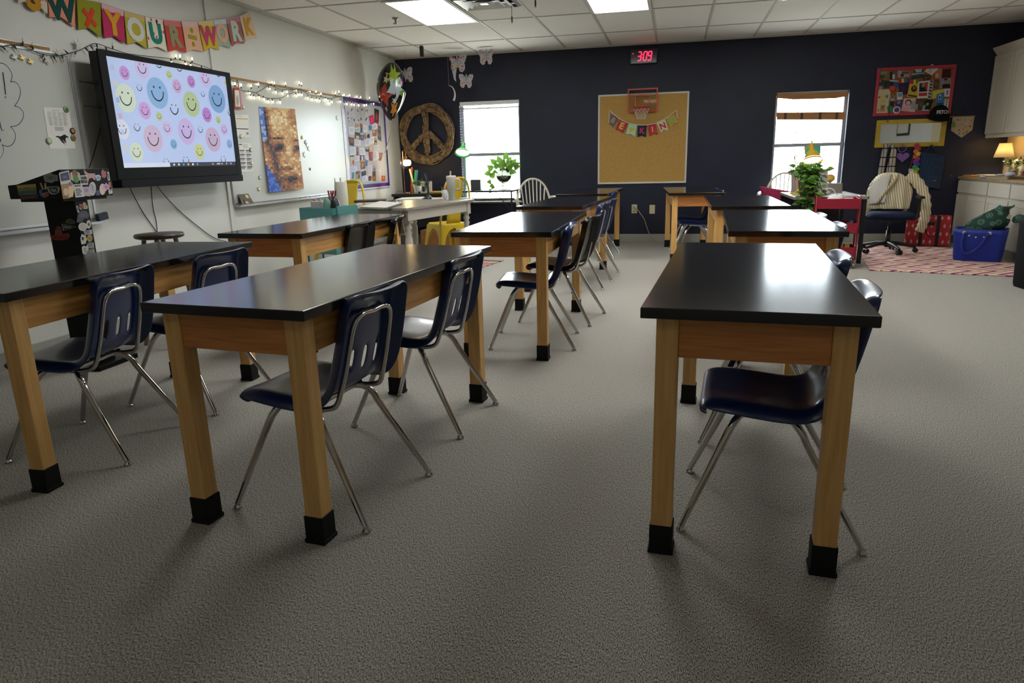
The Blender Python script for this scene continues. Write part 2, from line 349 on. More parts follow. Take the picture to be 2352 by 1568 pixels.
def make_chair(pl, name, hoop=True):
    t = thing(name, 'x', 'chair')
    n = len(PROF); V = []; nor = []
    for j in range(n):
        a = Vector(PROF[max(j-1, 0)]); b = Vector(PROF[min(j+1, n-1)]); d = (b-a).normalized(); nor.append(Vector((-d.y, d.x)))
    for j, (x, z) in enumerate(PROF):
        back = min(max((j-9)/4, 0), 1); front = 1 if j > 3 else .25
        for u in US:
            e = (max(0, (abs(u)-.86)/.14)**3+ET[j]**3)**(1/3); e = min(1, e); lip = e**1.6
            s = (.020*abs(u)**2.4*(.25+.75*back)*front + .012*(1-back)*front*max(0, (abs(u)-.3))**1.5) - lip*(.034+.020*back)*front
            rib = -.004*back if (j in (11,12,13,14,15) and abs(u) < .5) else 0
            nx, nz = nor[j]
            V.append(Vector((x+nx*(s+rib), u*HW[j]*(1-.0*e), z+nz*(s+rib))))
    m = MB(); F = []; nu = len(US)-1
    for j in range(n-1):
        for i in range(nu):
            if hoop and j in (12, 13) and i in (6, 9, 12): continue
            a = j*(nu+1)+i; F.append((a, a+1, a+nu+2, a+nu+1))
    m.add(V, F, 0, True); sh = m.build('seat_shell', pl, t, solid=.006, subd=1)
    sh.modifiers[0].offset = -1
    # chrome hoop behind the backrest
    def bx(z):   # rear face of the back at height z
        for (x0, z0), (x1, z1) in zip(PROF[9:], PROF[10:]):
            if z0 <= z <= z1: return x0+(x1-x0)*(z-z0)/(z1-z0)
        return PROF[-7][0]
    half = [(.03, .142, .372), (.085, .140, .375), (.130, .136, .392), (bx(.45)+.019, .130, .45), (bx(.52)+.014, .125, .52), (bx(.59)+.012, .121, .59), (bx(.645)+.012, .116, .645), (bx(.675)+.013, .102, .675), (bx(.688)+.013, .078, .688), (bx(.691)+.011, .045, .691), (bx(.688)+.011, .0, .688)]
    full = half + [(x, -y, z) for x, y, z in half[-2::-1]]
    if hoop: MB().tube(smooth(full, 5), .0095, 10).build('back_frame', chrome, t)
    else:
        for sy in (-1, 1):
            MB().tube(smooth([(.03, sy*.135, .372), (.10, sy*.135, .378), (.142, sy*.132, .41), (bx(.50)+.016, sy*.13, .50), (bx(.56)+.014, sy*.13, .56)], 4), .0095, 10).build('back_bracket', chrome, t)
    fr = MB(); fr.tube([(-.085, -.13, .386), (-.085, .13, .386)], .011, 10); fr.tube([(.035, -.15, .378), (.035, .15, .378)], .011, 10)
    fr.tube([(-.085, -.1, .386), (.035, -.1, .378)], .008, 8); fr.tube([(-.085, .1, .386), (.035, .1, .378)], .008, 8)
    fr.build('seat_frame', chrome, t)
    for sy in (-1, 1):
        for P in ([(-.085, .085, .384), (-.098, .115, .374), (-.122, .140, .345), (-.150, .160, .285), (-.262, .220, .016)],
                  [(.035, .115, .376), (.055, .142, .366), (.082, .160, .335), (.110, .170, .28), (.262, .220, .016)]):
            q = smooth([(x, y*sy, z) for x, y, z in P], 5); k = len(q)
            L = MB().tube(q, [.0125 if i < k*.7 else .0125-.003*(i-k*.7)/(k*.3) for i in range(k)], 12).build('leg', chrome, t)
            x, y = P[-1][0], P[-1][1]*sy
            MB().lathe([(.014, 0), (.016, .004), (.014, .009), (.008, .014), (.0095, .022)], (x, y, 0), 14).build('glide', chrome, L)
    return t
CN = make_chair(navy_pl, 'school_chair'); CB = make_chair(black_pl, 'school_chair', False)
CH = [('n', -1.164, 2.114, -8, 'navy plastic school chair at the front table left of the aisle, nearer of its two'),
 ('n', -1.098, 2.911, -6, 'navy plastic school chair at the front table left of the aisle, farther of its two'),
 ('n', -2.405, 2.362, 7, 'navy plastic school chair at the leftmost front table, nearer of its two'),
 ('n', -2.36, 2.99, -5, 'navy plastic school chair at the leftmost front table, farther of its two'),
 ('n', .338, 2.25, -5, 'navy school chair under the front right table, nearer one with whole seat in view'),
 ('n', .42, 2.985, -3, 'navy school chair under the front right table, farther of its two'),
 ('n', -.849, 4.32, 5, 'navy plastic school chair at the second row middle table, edge-on nearest the aisle'),
 ('b', -.775, 5.02, -8, 'black plastic school chair at the second row middle table, behind the navy one'),
 ('n', -.83, 6.44, -6, 'navy plastic school chair at the third row middle table, nearer of its two'),
 ('n', -.81, 6.98, -6, 'navy plastic school chair at the third row middle table, farther of its two'),
 ('n', -.91, 8.42, -4, 'dark navy school chair at the rearmost middle table, farthest back along the aisle'),
 ('b', -2.33, 4.52, -4, 'black plastic school chair at the second row left table, nearer of its two'),
 ('b', -2.27, 4.98, 14, 'black plastic school chair at the second row left table, farther of its two'),
 ('n', .68, 4.26, -3, 'navy plastic school chair at the second row right table, nearer of its two'),
 ('n', .705, 4.92, -3, 'navy plastic school chair at the second row right table, farther of its two'),
 ('n', .28, 8.32, 4, 'navy school chair under the rearmost right table, nearer of its two'),
 ('n', .25, 8.88, 4, 'navy school chair under the rearmost right table, farther of its two near the wall')]
used = set()
for c, x, y, a, lab in CH:
    s = CN if c == 'n' else CB
    o = s if c not in used else dup(s); used.add(c)
    put(o, x, y, 0, math.radians(a), lab, 'plastic school chairs at the lab tables')
# ------------------------------------------------------------------ flat things with printed patches
def bil(Q, u, v):
    """point on quad Q = top-left, top-right, bottom-right, bottom-left; v runs downward"""
    a, b, c, d = Q; return (a*(1-u)+b*u)*(1-v) + (d*(1-u)+c*u)*v
def card_mb(Q, thick, extras, n=None):
    """a thin sheet facing the room (its back on the wall), with printed patches; returns mesh and material list"""
    Q = [Vector(q) for q in Q]; nv = (Q[3]-Q[0]).cross(Q[1]-Q[0]).normalized()
    if n is not None and nv.dot(Vector(n)) < 0: nv = -nv
    m = MB(); m.prism([q for q in Q], nv*thick); mats = []
    def mi(c):
        c = c if not isinstance(c, str) else mat(c, .7, spec=.25)
        if c not in mats: mats.append(c)
        return mats.index(c)+1
    for i, e in enumerate(extras):
        e0, c = e; k = thick+.0004+.00004*i
        if len(e0) == 4 and not isinstance(e0[0], (tuple, list)): u0, v0, u1, v1 = e0; pts = [(u0, v0), (u1, v0), (u1, v1), (u0, v1)]
        else: pts = e0
        m.add([bil(Q, *p)+nv*k for p in pts], [tuple(range(len(pts)))], mi(c))
    return m, mats
INW = {0: (1, 0, 0), 1: (0, -1, 0)}
def wallquad(wall, px, off):
    f = LF if wall == 0 else BK
    return [f(x, y, off) for x, y in px]
def card(name, label, cat, wall, px, col, extras=(), off=.003, thick=.0015, group=None, rough=.7):
    m, mats = card_mb(wallquad(wall, px, off), thick, extras, INW[wall])
    base = col if not isinstance(col, str) else mat(col, rough, spec=.25)
    return single(m, name, [base]+mats, label, cat, group)
def circ(u, v, r, n=14, asp=1.): return [(u+r*math.cos(2*math.pi*i/n), v+r*asp*math.sin(2*math.pi*i/n)) for i in range(n)]
def lines(u0, v0, u1, v1, n, col='8b8a8c', fill=.45, rag=.25, cols=1):
    out = []
    for k in range(n):
        y = v0+(v1-v0)*k/n
        for c in range(cols):
            a = u0+(u1-u0)*c/cols; w = (u1-u0)/cols*.88
            out.append(((a, y, a+w*(1-rag*random.random()), y+(v1-v0)/n*fill), col))
    return out
HEART = [(.5+.5*(16*math.sin(t)**3)/16, .45-.5*(13*math.cos(t)-5*math.cos(2*t)-2*math.cos(3*t)-math.cos(4*t))/17) for t in [2*math.pi*i/22 for i in range(22)]]
def star2(u, v, r, k=5, inner=.42, rot=0, asp=1.):
    return [(u+(r if i % 2 == 0 else r*inner)*math.sin(rot+math.pi*i/k), v-asp*(r if i % 2 == 0 else r*inner)*math.cos(rot+math.pi*i/k)) for i in range(2*k)]
# ------------------------------------------------------------------ whiteboards on the left wall
wb_m = mat('b9bbb4', .3, spec=.35); alu = mat('b4b5b6', .35, .6); cork_m = noisy('cork', '8a6434', 'a47e48', 130, rough=.9)
def whiteboard(lab, y0, y1, z0, z1, rail):
    t = thing('whiteboard', lab, 'whiteboard', (X0, (y0+y1)/2, z0), math.pi/2, 'wall whiteboards')
    MB().box(X0+.001, X0+.013, y0, y1, z0, z1).build('writing_panel', wb_m, t, world=True)
    f = MB()
    f.box(X0+.001, X0+.02, y0-.012, y0+.006, z0, z1); f.box(X0+.001, X0+.02, y1-.006, y1+.012, z0, z1); f.box(X0+.001, X0+.02, y0-.012, y1+.012, z1, z1+.014); f.box(X0+.001, X0+.02, y0-.012, y1+.012, z0-.014, z0)
    f.build('frame', alu, t, world=True, bevel=.002)
    MB().prism([(X0+.0205, y0-.01, z0-.028), (X0+.078, y0-.01, z0-.034), (X0+.078, y0-.01, z0-.018), (X0+.070, y0-.01, z0-.026), (X0+.0205, y0-.01, z0-.018)], (0, y1-y0+.02, 0)).build('marker_tray', alu, t, world=True)
    r = MB().box(X0+.001, X0+.016, y0, rail, z1+.014, z1+.04).build('map_rail', alu, t, world=True)
    MB().box(X0+.016, X0+.020, y0, rail-.005, z1+.018, z1+.036).build('cork_strip', cork_m, r, world=True)
    return t
WB1 = whiteboard('whiteboard at the far left with purple marker cloud drawing and taped schedule sheet', .6, 4.12, .835, 1.885, 3.99)
WB2 = whiteboard('whiteboard right of the wall screen with mosaic portrait poster and calendars', 5.74, 8.09, .835, 1.905, 8.08)
purple = mat('4a3a6a', .6)
def z5(l, sc=5.6, ox=0, oy=120, off=.0135): return [LF(ox+a/sc, oy+b/sc, off) for a, b in l]
m = MB()
for l, r in (([(-60, 118), (0, 135), (60, 155), (110, 200), (150, 270), (152, 330), (136, 384)], .0022), ([(136, 384), (180, 378), (230, 410), (262, 480), (256, 560), (230, 630), (186, 692)], .0022),
             ([(186, 692), (240, 705), (290, 755), (303, 810), (280, 880), (220, 940), (133, 957)], .0022), ([(133, 957), (175, 1000), (200, 1080), (175, 1165), (120, 1207), (70, 1205), (25, 1187)], .0022),
             ([(25, 1187), (46, 1240), (35, 1310), (0, 1365), (-50, 1400)], .0018), ([(35, 258), (55, 400), (70, 545)], .005), ([(66, 572), (74, 582)], .006), ([(-8, 880), (22, 1000), (50, 998)], .004), ([(-10, 1105), (9, 1130), (-8, 1155)], .004)):
    m.tube(smooth(z5(l), 4), r, 6, flat=.25)
m.build('marker_drawing', purple, WB1, world=True)['label'] = 'purple marker cloud outline and exclamation mark'
def zq(l, sc, ox, oy): return [(ox+a/sc, oy+b/sc) for a, b in l]
HORSE = [(.28, .70), (.36, .685), (.42, .70), (.52, .69), (.58, .66), (.66, .65), (.70, .68), (.78, .71), (.76, .735), (.69, .72), (.66, .745), (.64, .79), (.66, .86), (.61, .84), (.57, .79), (.52, .78), (.60, .90), (.50, .83), (.44, .76), (.38, .72), (.30, .715)]
ex = lines(.12, .10, .88, .44, 16, 'a9a8a8', .4, .5, 4) + lines(.3, .47, .7, .57, 6, 'a5a4a4', .4, .1) + lines(.3, .055, .62, .075, 1, 'a5a4a4', .6, 0) + [(HORSE, '161616')]
card('schedule_sheet', 'white printed sheet with a black horse emblem on the left whiteboard', 'paper', 0, zq([(555, 707), (885, 722), (970, 1238), (638, 1238)], 5.6, 0, 120), paper, ex, off=.0136, thick=.001)
def magnet(px, col, label, inner=None, wall=0, off=.0136, r=.017, shape='disc'):
    p = LF(px[0], px[1], off) if wall == 0 else BK(px[0], px[1], off)
    Mx = RY(math.pi/2) if wall == 0 else RX(math.pi/2)
    m = MB(); mm = [mat(col, .35)]
    if shape == 'disc':
        m.lathe([(r, 0), (r, .004), (r*.8, .006), (.0001, .0065)], p, 18, 0, Mx)
        if inner: m.lathe([(r*.62, .0064), (r*.5, .0072), (.0001, .0074)], p, 14, 1, Mx); mm.append(mat(inner, .4))
    else:
        m.prism([p + Vector((0, u, -v)) for u, v in star2(0, 0, r, rot=.3)], (.006, 0, 0))
    return single(m, 'magnet' if shape == 'disc' else 'star_magnet', mm, label, 'magnet', 'round magnets on the whiteboards' if shape == 'disc' else 'star magnets on the right whiteboard')
for a, b, c1, c2, l in ((848, 735, '86a077', '4c6a42', 'round green magnet on the top right corner of the schedule sheet'), (930, 1012, '231c18', 'b07a50', 'round dark magnet on the right edge of the schedule sheet'),
                        (940, 1100, '5c8a5a', 'b03a2c', 'round green magnet with red center below the dark one on the schedule sheet'), (628, 1140, '84a887', 'c8c8a0', 'round pale green magnet on the left edge of the schedule sheet')):
    magnet((a/5.6, 120+b/5.6), c1, l, c2, off=.0155, r=.021)
for a, b, c1, l in ((150, 345, 'b39a5a', 'small gold magnet beside the red hanging card'), (122, 695, 'b0a482', 'pale ring magnet at the bottom of the upper calendar page'), (85, 830, '9a4638', 'red magnet at the left edge of the lower calendar page, upper one'),
                    (237, 860, '3a2a26', 'dark magnet on the right edge of the lower calendar page'), (100, 1035, 'a05a34', 'red and orange magnet low on the left edge of the lower calendar page'), (252, 1018, 'c88a80', 'pink magnet low on the right edge of the lower calendar page'),
                    (348, 1190, '6f9a5c', 'green magnet below the calendars, left of the mosaic poster'), (335, 1328, 'a08a4a', 'brass colored magnet just above the marker tray')):
    magnet((530+a/5.227, 180+b/5.227), c1, l, 'd8d2c0', off=.0155, r=.02)
magnet((500+892/4.612, 160+718/4.612), 'b5983c', 'gold round magnet right of the mosaic poster', None, r=.02)
magnet((500+978/4.612, 160+1052/4.612), '3a4a44', 'small dark magnet low on the right whiteboard', None, r=.015)
for a, b, r, l in ((928, 770, .028, 'dark star magnet, top one of the slanting row of three'), (945, 802, .028, 'silver star magnet, middle of the slanting row of three'), (960, 836, .028, 'silver star magnet, bottom of the slanting row of three'), (915, 900, .034, 'larger silver star magnet below the slanting row'), (1262, 512, .03, 'silver star magnet near the top right of the whiteboard')):
    magnet((500+a/4.612, 160+b/4.612), 'b0b4b0' if 'silver' in l else '35443c', l, None, r=r, shape='star')
# loose stars at the left
for a, b, r, rot, l in ((800, 1005, .036, .35, 'white paper star hanging below the fairy lights on the left whiteboard'), (1325, 750, .04, .1, 'pale paper star above the fairy lights between whiteboard and screen'), (985, 890, .026, .7, 'small pale paper star at the right end of the cork rail')):
    p = LF(a/7.35, b/7.35, .026)
    single(MB().prism([p + Vector((0, u, -v)) for u, v in star2(0, 0, r, rot=rot)], (.003, 0, 0)), 'paper_star', mat('c4c2b8', .6), l, 'star', 'paper stars on the left wall')
for a, b, l in ((370, 975, 'gold and silver curled foil star on the left whiteboard, brightest of three'), (235, 965, 'grey foil star at the far left of the whiteboard'), (512, 1040, 'grey foil star right of the gold one on the left whiteboard')):
    p = LF(a/7.35, b/7.35, .02); mm = MB()
    for j in range(3):
        A = RX(.7*j) ; mm.prism([p + A @ Vector((0, u, -v)) + Vector((.002*j, 0, 0)) for u, v in star2(0, 0, .022, 4, .3, rot=.5*j)], (.0015, 0, 0))
    single(mm, 'foil_star', mat('b89a5e' if 'gold' in l else '8d8e8c', .25, .9), l, 'star', 'paper stars on the left wall')
# ------------------------------------------------------------------ big wall screen
t = TV = thing('wall_screen', 'large black interactive screen on the left wall showing a smiley face wallpaper', 'screen', (X0, 5.2, 1.0), math.pi/2)
TO = .20; q = [LF(x, y, TO) for x, y in ((235, 118), (537, 165), (547, 400), (262, 415))]
ty0, ty1 = (q[0].y+q[3].y)/2, (q[1].y+q[2].y)/2; tz1, tz0 = (q[0].z+q[1].z)/2, (q[2].z+q[3].z)/2
SX = X0+TO
bez = mat('090a0c', .6, spec=.12)
body = MB(); body.box(SX-.085, SX-.012, ty0+.01, ty1-.01, tz0-.005, tz1-.01); body.build('housing', blackm, t, world=True, bevel=.006)
sq_ = [LF(x, y, TO-.004) for x, y in ((251.7, 133.5), (525, 174), (535, 377.6), (277, 388))]
sy0, sy1 = (sq_[0].y+sq_[3].y)/2, (sq_[1].y+sq_[2].y)/2; sz1, sz0 = (sq_[0].z+sq_[1].z)/2, (sq_[2].z+sq_[3].z)/2
f = MB(); f.box(SX-.012, SX, ty0, sy0, tz0, tz1); f.box(SX-.012, SX, sy1, ty1, tz0, tz1); f.box(SX-.012, SX, sy0, sy1, sz1, tz1); f.box(SX-.012, SX, sy0, sy1, tz0, sz0)
f.build('bezel', bez, t, world=True, bevel=.002)
MB().box(SX-.07, SX+.012, ty0+.012, ty1-.008, tz0-.055, tz0-.001).build('control_bar', mat('08090d', .6, spec=.12), t, world=True, bevel=.004)
mats = []; m = MB()
def mixc(c, d, f): return ''.join('%02x' % round(int(c[i:i+2], 16)*(1-f)+int(d[i:i+2], 16)*f) for i in (0, 2, 4))
def em(c, k=.30):
    x = mat(c, .25, emit=k, spec=.4)
    if x not in mats: mats.append(x)
    return mats.index(x)
px_ = SX-.0045
m.box(SX-.0115, px_, sy0, sy1, sz0, sz1, em('a8b8de'))
def sp(a, b):   # zoomed picture point -> screen point (y, z)
    # bilinear inverse is close to affine here: map through the fitted quad
    p = LF(a/3.734, b/3.734, TO-.004); return p.y, p.z
def disc(y, z, r, c, lift, n=30):
    P = []
    for i in range(n):
        yy = min(max(y+r*math.cos(2*math.pi*i/n), sy0), sy1); zz = min(max(z+r*math.sin(2*math.pi*i/n), sz0), sz1); P.append((px_+lift, yy, zz))
    m.add(P, [tuple(range(n))], em(c))
def face(y, z, r, c, ink='23252e', faint=1):
    if c: disc(y, z, r, mixc(c, 'a9b2cc', .3), .0003)
    k = em(ink); w = r*.045 if c else r*.06
    for s in (-1, 1):
        if sz0 < z+.28*r < sz1 and sy0 < y+s*.2*r < sy1: disc(y+s*.29*r, z+.37*r, r*.075, ink, .0006, 10)
    P = []
    for i in range(15):
        a = math.pi*(1.0+i/14); P.append((y+.56*r*math.cos(a), z+.13*r+.62*r*math.sin(a)))
    for (a0, b0), (a1, b1) in zip(P, P[1:]):
        if not all(sy0 < v < sy1 for v in (a0, a1)) or not all(sz0 < v < sz1 for v in (b0, b1)): continue
        d = Vector((a1-a0, b1-b0)).normalized(); n_ = Vector((-d.y, d.x))*w
        m.add([(px_+.0006, a0+n_.x, b0+n_.y), (px_+.0006, a1+n_.x, b1+n_.y), (px_+.0006, a1-n_.x, b1-n_.y), (px_+.0006, a0-n_.x, b0-n_.y)], [(0, 1, 2, 3)], k)
SM = [(1068, 625, 60, 'b070bc'), (1218, 585, 88, 'bba6d6'), (1360, 545, 70, None), (1535, 575, 70, None), (1450, 640, 38, 'a5b66a'), (1080, 842, 122, 'c3d0b0'), (1352, 798, 133, '6a9acb'), (1195, 750, 55, None), (1518, 740, 60, 'b98cbc'),
      (1640, 700, 52, 'a862b6'), (1760, 672, 75, 'bba6d6'), (1870, 625, 60, None), (1943, 705, 32, 'b2c38a'), (1740, 805, 45, None), (1642, 893, 108, '9db070'), (1862, 850, 118, '5a8cc0'), (1243, 948, 74, 'bd84c8'), (1495, 935, 90, None), (1366, 998, 40, 'a5b66a'),
      (1775, 985, 64, 'a45cb6'), (1872, 1028, 34, 'a5b66a'), (1600, 1128, 112, 'b49ad2'), (1433, 1098, 62, 'bba6d6'), (1175, 1090, 65, None), (1718, 1108, 55, None), (1315, 1190, 118, 'bb9ab8'), (1828, 1197, 105, 'b392b2'), (1923, 1110, 52, 'b79ad0'),
      (1490, 1236, 43, '5a92c4'), (1172, 1305, 82, 'c0cda2'), (1712, 1300, 68, 'b6bf6a'), (1968, 1235, 40, '6a94c8'), (1048, 1110, 85, 'd0cede'), (1425, 1385, 60, None), (1595, 1375, 70, None), (1915, 1365, 60, None), (1975, 965, 60, None)]
for a, b, r, c in SM:
    y, z = sp(a, b); rr = (sp(a, b-r)[1]-sp(a, b+r)[1])/2
    face(y, z, rr, c)
# desktop furniture: icons at the left, task bar at the bottom
zb = sz0+(sz1-sz0)*.043; xs_ = sy0+(sy1-sy0)*.36
for a0, a1, c in ((sy0, xs_, 'c3cbe0'), (xs_, sy1, '2a2d3c')):
    m.add([(px_+.0007, a0, sz0), (px_+.0007, a1, sz0), (px_+.0007, a1, zb), (px_+.0007, a0, zb)], [(0, 1, 2, 3)], em(c))
for k, c in enumerate(('c9ccd6', 'c9ccd6', '3a8ed0', 'd2b45a', 'dcdde2', '4a86d8')):
    y = xs_+.035+k*.055; h = zb-sz0; m.add([(px_+.0009, y, sz0+.28*h), (px_+.0009, y+.02, sz0+.28*h), (px_+.0009, y+.02, sz0+.72*h), (px_+.0009, y, sz0+.72*h)], [(0, 1, 2, 3)], em(c))
for k, c in enumerate(('d8c070', 'b8bccc', 'b8bccc', 'b8bccc', 'b8bccc')):
    y = sy1-.33+k*.062; h = zb-sz0; m.add([(px_+.0009, y, sz0+.35*h), (px_+.0009, y+(.045 if k == 1 else .016), sz0+.35*h), (px_+.0009, y+(.045 if k == 1 else .016), sz0+.65*h), (px_+.0009, y, sz0+.65*h)], [(0, 1, 2, 3)], em(c))
for k, c in enumerate(('8e96ac', 'c9b86a', '4a6ad0', 'c06a5a', '7aa0d0', 'd0b060')):
    z = sz1-.05-k*.105; m.add([(px_+.0009, sy0+.03, z-.035), (px_+.0009, sy0+.06, z-.035), (px_+.0009, sy0+.06, z), (px_+.0009, sy0+.03, z)], [(0, 1, 2, 3)], em(mixc(c, 'b6c2e2', .6)))
m.build('display', mats, t, world=True)
MB().box(X0+.001, SX-.086, ty0+.3, ty1-.3, tz0+.2, tz1-.2).build('wall_mount', blackm, t, world=True)
for z in ((LF(215, 192, .1).z), LF(222, 246, .1).z):
    MB().tube([(X0+.09, ty0-.075, z+.006), (SX-.05, ty0+.02, z-.004)], [.004, .011], 8).build('side_arm', blackm, t, world=True)
MB().tube(smooth([LF(241, 250, .12), LF(243, 275, .12), LF(246, 282, .12)], 4), .012, 8).build('side_bracket', blackm, t, world=True)
cab_b = mat('15161a', .5)
def cable(name, label, pts, r, m_=cab_b, cat='cable', group=None):
    return single(MB().tube(smooth(pts, 6), r, 7), name, m_, label, cat, group)
CG = 'black cables below the wall screen'
cable('screen_cable', 'thin dark cable slanting down from the left side of the wall screen', [LF(239, 252, .1), LF(232, 290, .03), LF(218, 345, .012), LF(205, 385, .012)], .0028)
cable('screen_cable', 'black cable below the wall screen, leftmost of the three', [LF(292, 415, .12), LF(305, 445, .03), LF(330, 490, .01), LF(358, 530, .01), LF(372, 556, .01)], .0035, group=CG)
cable('screen_cable', 'black cable below the wall screen, nearly vertical middle one', [LF(347, 413, .12), LF(348, 445, .03), LF(352, 480, .01), LF(359, 510, .01), LF(362, 552, .01)], .0035, group=CG)
cable('screen_cable', 'black cable below the wall screen sweeping right toward the second table', [LF(351, 412, .12), LF(375, 445, .03), LF(410, 482, .01), LF(450, 516, .01), LF(490, 545, .01), LF(525, 556, .01)], .0035, group=CG)
# ------------------------------------------------------------------ fairy lights
lit = mat('fff0cc', .4, emit=9.); unlit = clearglass('clear_bulb', 'e8e4d8', .25); grn = mat('1d2a22', .5)
def lights(label, cords, bulbs):
    p0 = cords[0][0]; t = thing('fairy_lights', label, 'string lights', (X0, p0.y, p0.z), math.pi/2, 'fairy light strings')
    for c in cords: MB().tube(smooth(c, 4), .0028, 6).build('cord', grn, t, world=True)
    for p, a, on_ in bulbs:
        d = Vector((0, math.sin(a), -math.cos(a))); s = MB().cyl(p, p+d*.022, .0055, .0045, 8).build('bulb_socket', grn, t, world=True)
        b = MB(); c = p+d*.031; b.lathe([(.0045, -.012), (.0055, -.004), (.0045, .006), (.0005, .014)], c, 8, 0, Matrix(((1, 0, 0), (0, 0, d.y), (0, 0, d.z))).to_3x3() if 0 else RX(a+math.pi)); b.build('bulb', lit if on_ else unlit, s, world=True)
    return t
P7 = lambda l, off=.028: [LF(a/7.35, b/7.35, off) for a, b in l]
c1 = P7([(-60, 740), (30, 785), (110, 770), (235, 755), (380, 770), (500, 830), (650, 895), (780, 925), (930, 938), (1050, 930), (1180, 895), (1330, 855), (1440, 800), (1530, 755), (1600, 735), (1700, 755), (1850, 810), (2000, 860), (2150, 905), (2300, 925)])
c1 += [LF(x, y, .028) for x, y in ((345, 130), (385, 134), (425, 140), (460, 150), (478, 156), (510, 172), (545, 190))]
b1 = [(P7([(a, b)])[0], an, 0) for a, b, an in ((40, 785, .8), (235, 765, .6), (390, 765, 3.0), (560, 840, 3.1), (730, 915, -.3), (900, 940, .4), (1045, 930, .1), (1150, 905, -2.2), (1280, 880, -.6), (1440, 812, .9), (1530, 775, .7), (1630, 745, .1), (1780, 790, .3), (1905, 825, 3.0))]
b1 += [(LF(x, y, .03), an, 1) for x, y, an in ((392, 135, .2), (402, 136, 2.6), (414, 138, 3.0), (424, 139, .3), (438, 143, -.3), (441, 144, 2.9), (462, 150, .2))]
lights('unlit green fairy light cord draped along the left cork rail and over the wall screen', [c1], b1)
P3 = lambda l, off=.03: [LF(500+a/4.612, 160+b/4.612, off) for a, b in l]
c2 = P3([(170, 165), (250, 215), (330, 232), (400, 243), (480, 290), (560, 302), (660, 300), (740, 268), (820, 232), (870, 200)])
c3 = P3([(410, 242), (470, 212), (540, 165), (600, 178), (660, 208), (740, 212), (830, 214), (880, 203), (930, 240), (1000, 272), (1100, 286), (1180, 305), (1235, 298), (1300, 282), (1370, 308), (1450, 322), (1560, 332), (1660, 338), (1720, 345)])
bb = [(185, 185, 3), (250, 200, 3), (320, 225, 1), (355, 205, 3), (345, 255, .3), (378, 262, .2), (433, 190, 3), (432, 262, .2), (483, 278, .3), (530, 305, .2), (575, 308, .4), (660, 312, 0), (610, 205, .2), (565, 160, 2.4), (535, 180, 1), (600, 175, 3), (682, 220, .2), (720, 180, 3.1), (735, 240, .2), (735, 270, 2.9),
      (815, 215, 1.5), (825, 245, .4), (865, 170, 3.1), (887, 178, 2.9), (885, 235, .3), (855, 232, .2), (950, 270, .1), (965, 245, 2), (995, 285, .2), (1040, 262, 2.8), (1045, 290, .2), (1075, 300, .2), (1095, 285, 3), (1140, 288, .5), (1165, 300, .2), (1205, 312, .2), (1245, 275, 2.8), (1285, 262, 3), (1295, 310, .2), (1340, 295, 3),
      (1365, 335, .2), (1398, 300, 3), (1415, 342, .1), (1440, 345, .2), (1475, 312, 3), (1515, 318, 2.9), (1490, 350, .2), (1548, 350, .2), (1570, 348, .4), (1608, 325, 3), (1645, 338, .5), (1180, 330, .1)]
lights('lit warm white fairy lights swagged along the top of the right whiteboard and bulletin board', [c2, c3], [(P3([(a, b)], .032)[0], an, 1) for a, b, an in bb])
# ------------------------------------------------------------------ mosaic poster, calendars, cards on the right whiteboard
Q = zq([(25, 105), (620, 145), (730, 1450), (160, 1510)], 7.125, 590, 230); NX, NY = 18, 40
R2 = random.Random(4); ex = []
def blob(u, v, cu, cv, a, b): return math.exp(-((u-cu)/a)**2-((v-cv)/b)**2)
MCOL = []
for c in ('d8c29a', 'c9a878', 'b98e68', 'a87858', '8c6450', '6e5250', '4c4650', '32343c', 'e4d6bc', '5a78c4', '3f5cb0', '9fb4dc'): MCOL.append(mat(c, .75, spec=.25))
for j in range(NY):
    for i in range(NX):
        u = (i+.5)/NX; v = (j+.5)/NY; h = R2.random()
        d = .9*blob(u, v, .42, .47, .14, .05) + .8*blob(u, v, .92, .49, .11, .05) + .7*blob(u, v, .42, .36, .16, .02) + .65*blob(u, v, .9, .38, .12, .02) + .55*blob(u, v, .58, .73, .18, .025) + .9*blob(u, v, .66, .86, .24, .05) + .5*blob(u, v, .25, .85, .16, .2) + .85*blob(u, v, .1, .2, .1, .25) + .4*blob(u, v, .28, .62, .12, .15) + .35*blob(u, v, .92, .12, .16, .09) + .35*blob(u, v, .5, .96, .5, .05)
        d += (h-.5)*.38; k = 2.0+d*6.4+1.6*blob(u, v, .14, .12, .12, .3)+1.2*blob(u, v, .2, .5, .1, .12) - 1.2*blob(u, v, .45, .16, .3, .12) - 1.0*blob(u, v, .68, .5, .06, .16)
        c = max(0, min(7, int(k)))
        if u < .13 and v < .42-.6*u: c = 11 if h > .55 else 9
        if v > .68 and u < .04+.30*(v-.68)/.3*1.0: c = 9 if h > .4 else 10
        if h > .95 and d < .3: c = 8
        ex.append(((i/NX, j/NY, (i+1)/NX, (j+1)/NY), MCOL[c]))
card('mosaic_poster', 'tall brown and tan mosaic poster of square blocks on the right whiteboard', 'poster', 0, Q, 'cfc6b4', ex, off=.0136, thick=.001)
ex = [((.06, .16, .94, .2), 'b39a30'), ((.0, .62, .94, .66), '2a3448'), ((.74, .78, .92, .9), '8d8a84')] + lines(.1, .06, .7, .1, 1) + [((.05+.18*k, .24, .055+.18*k, .6), 'b8b6b2') for k in range(6)] + [((.05, .24+.12*k, .95, .245+.12*k), 'b8b6b2') for k in range(4)] + [((.05+.18*k, .68, .055+.18*k, .95), 'b8b6b2') for k in range(6)]
card('calendar_page', 'upper white calendar page with yellow and navy stripes beside the wall screen', 'calendar', 0, zq([(52, 435), (210, 440), (228, 705), (66, 695)], 5.227, 530, 180), paper, ex, off=.0136, thick=.001)
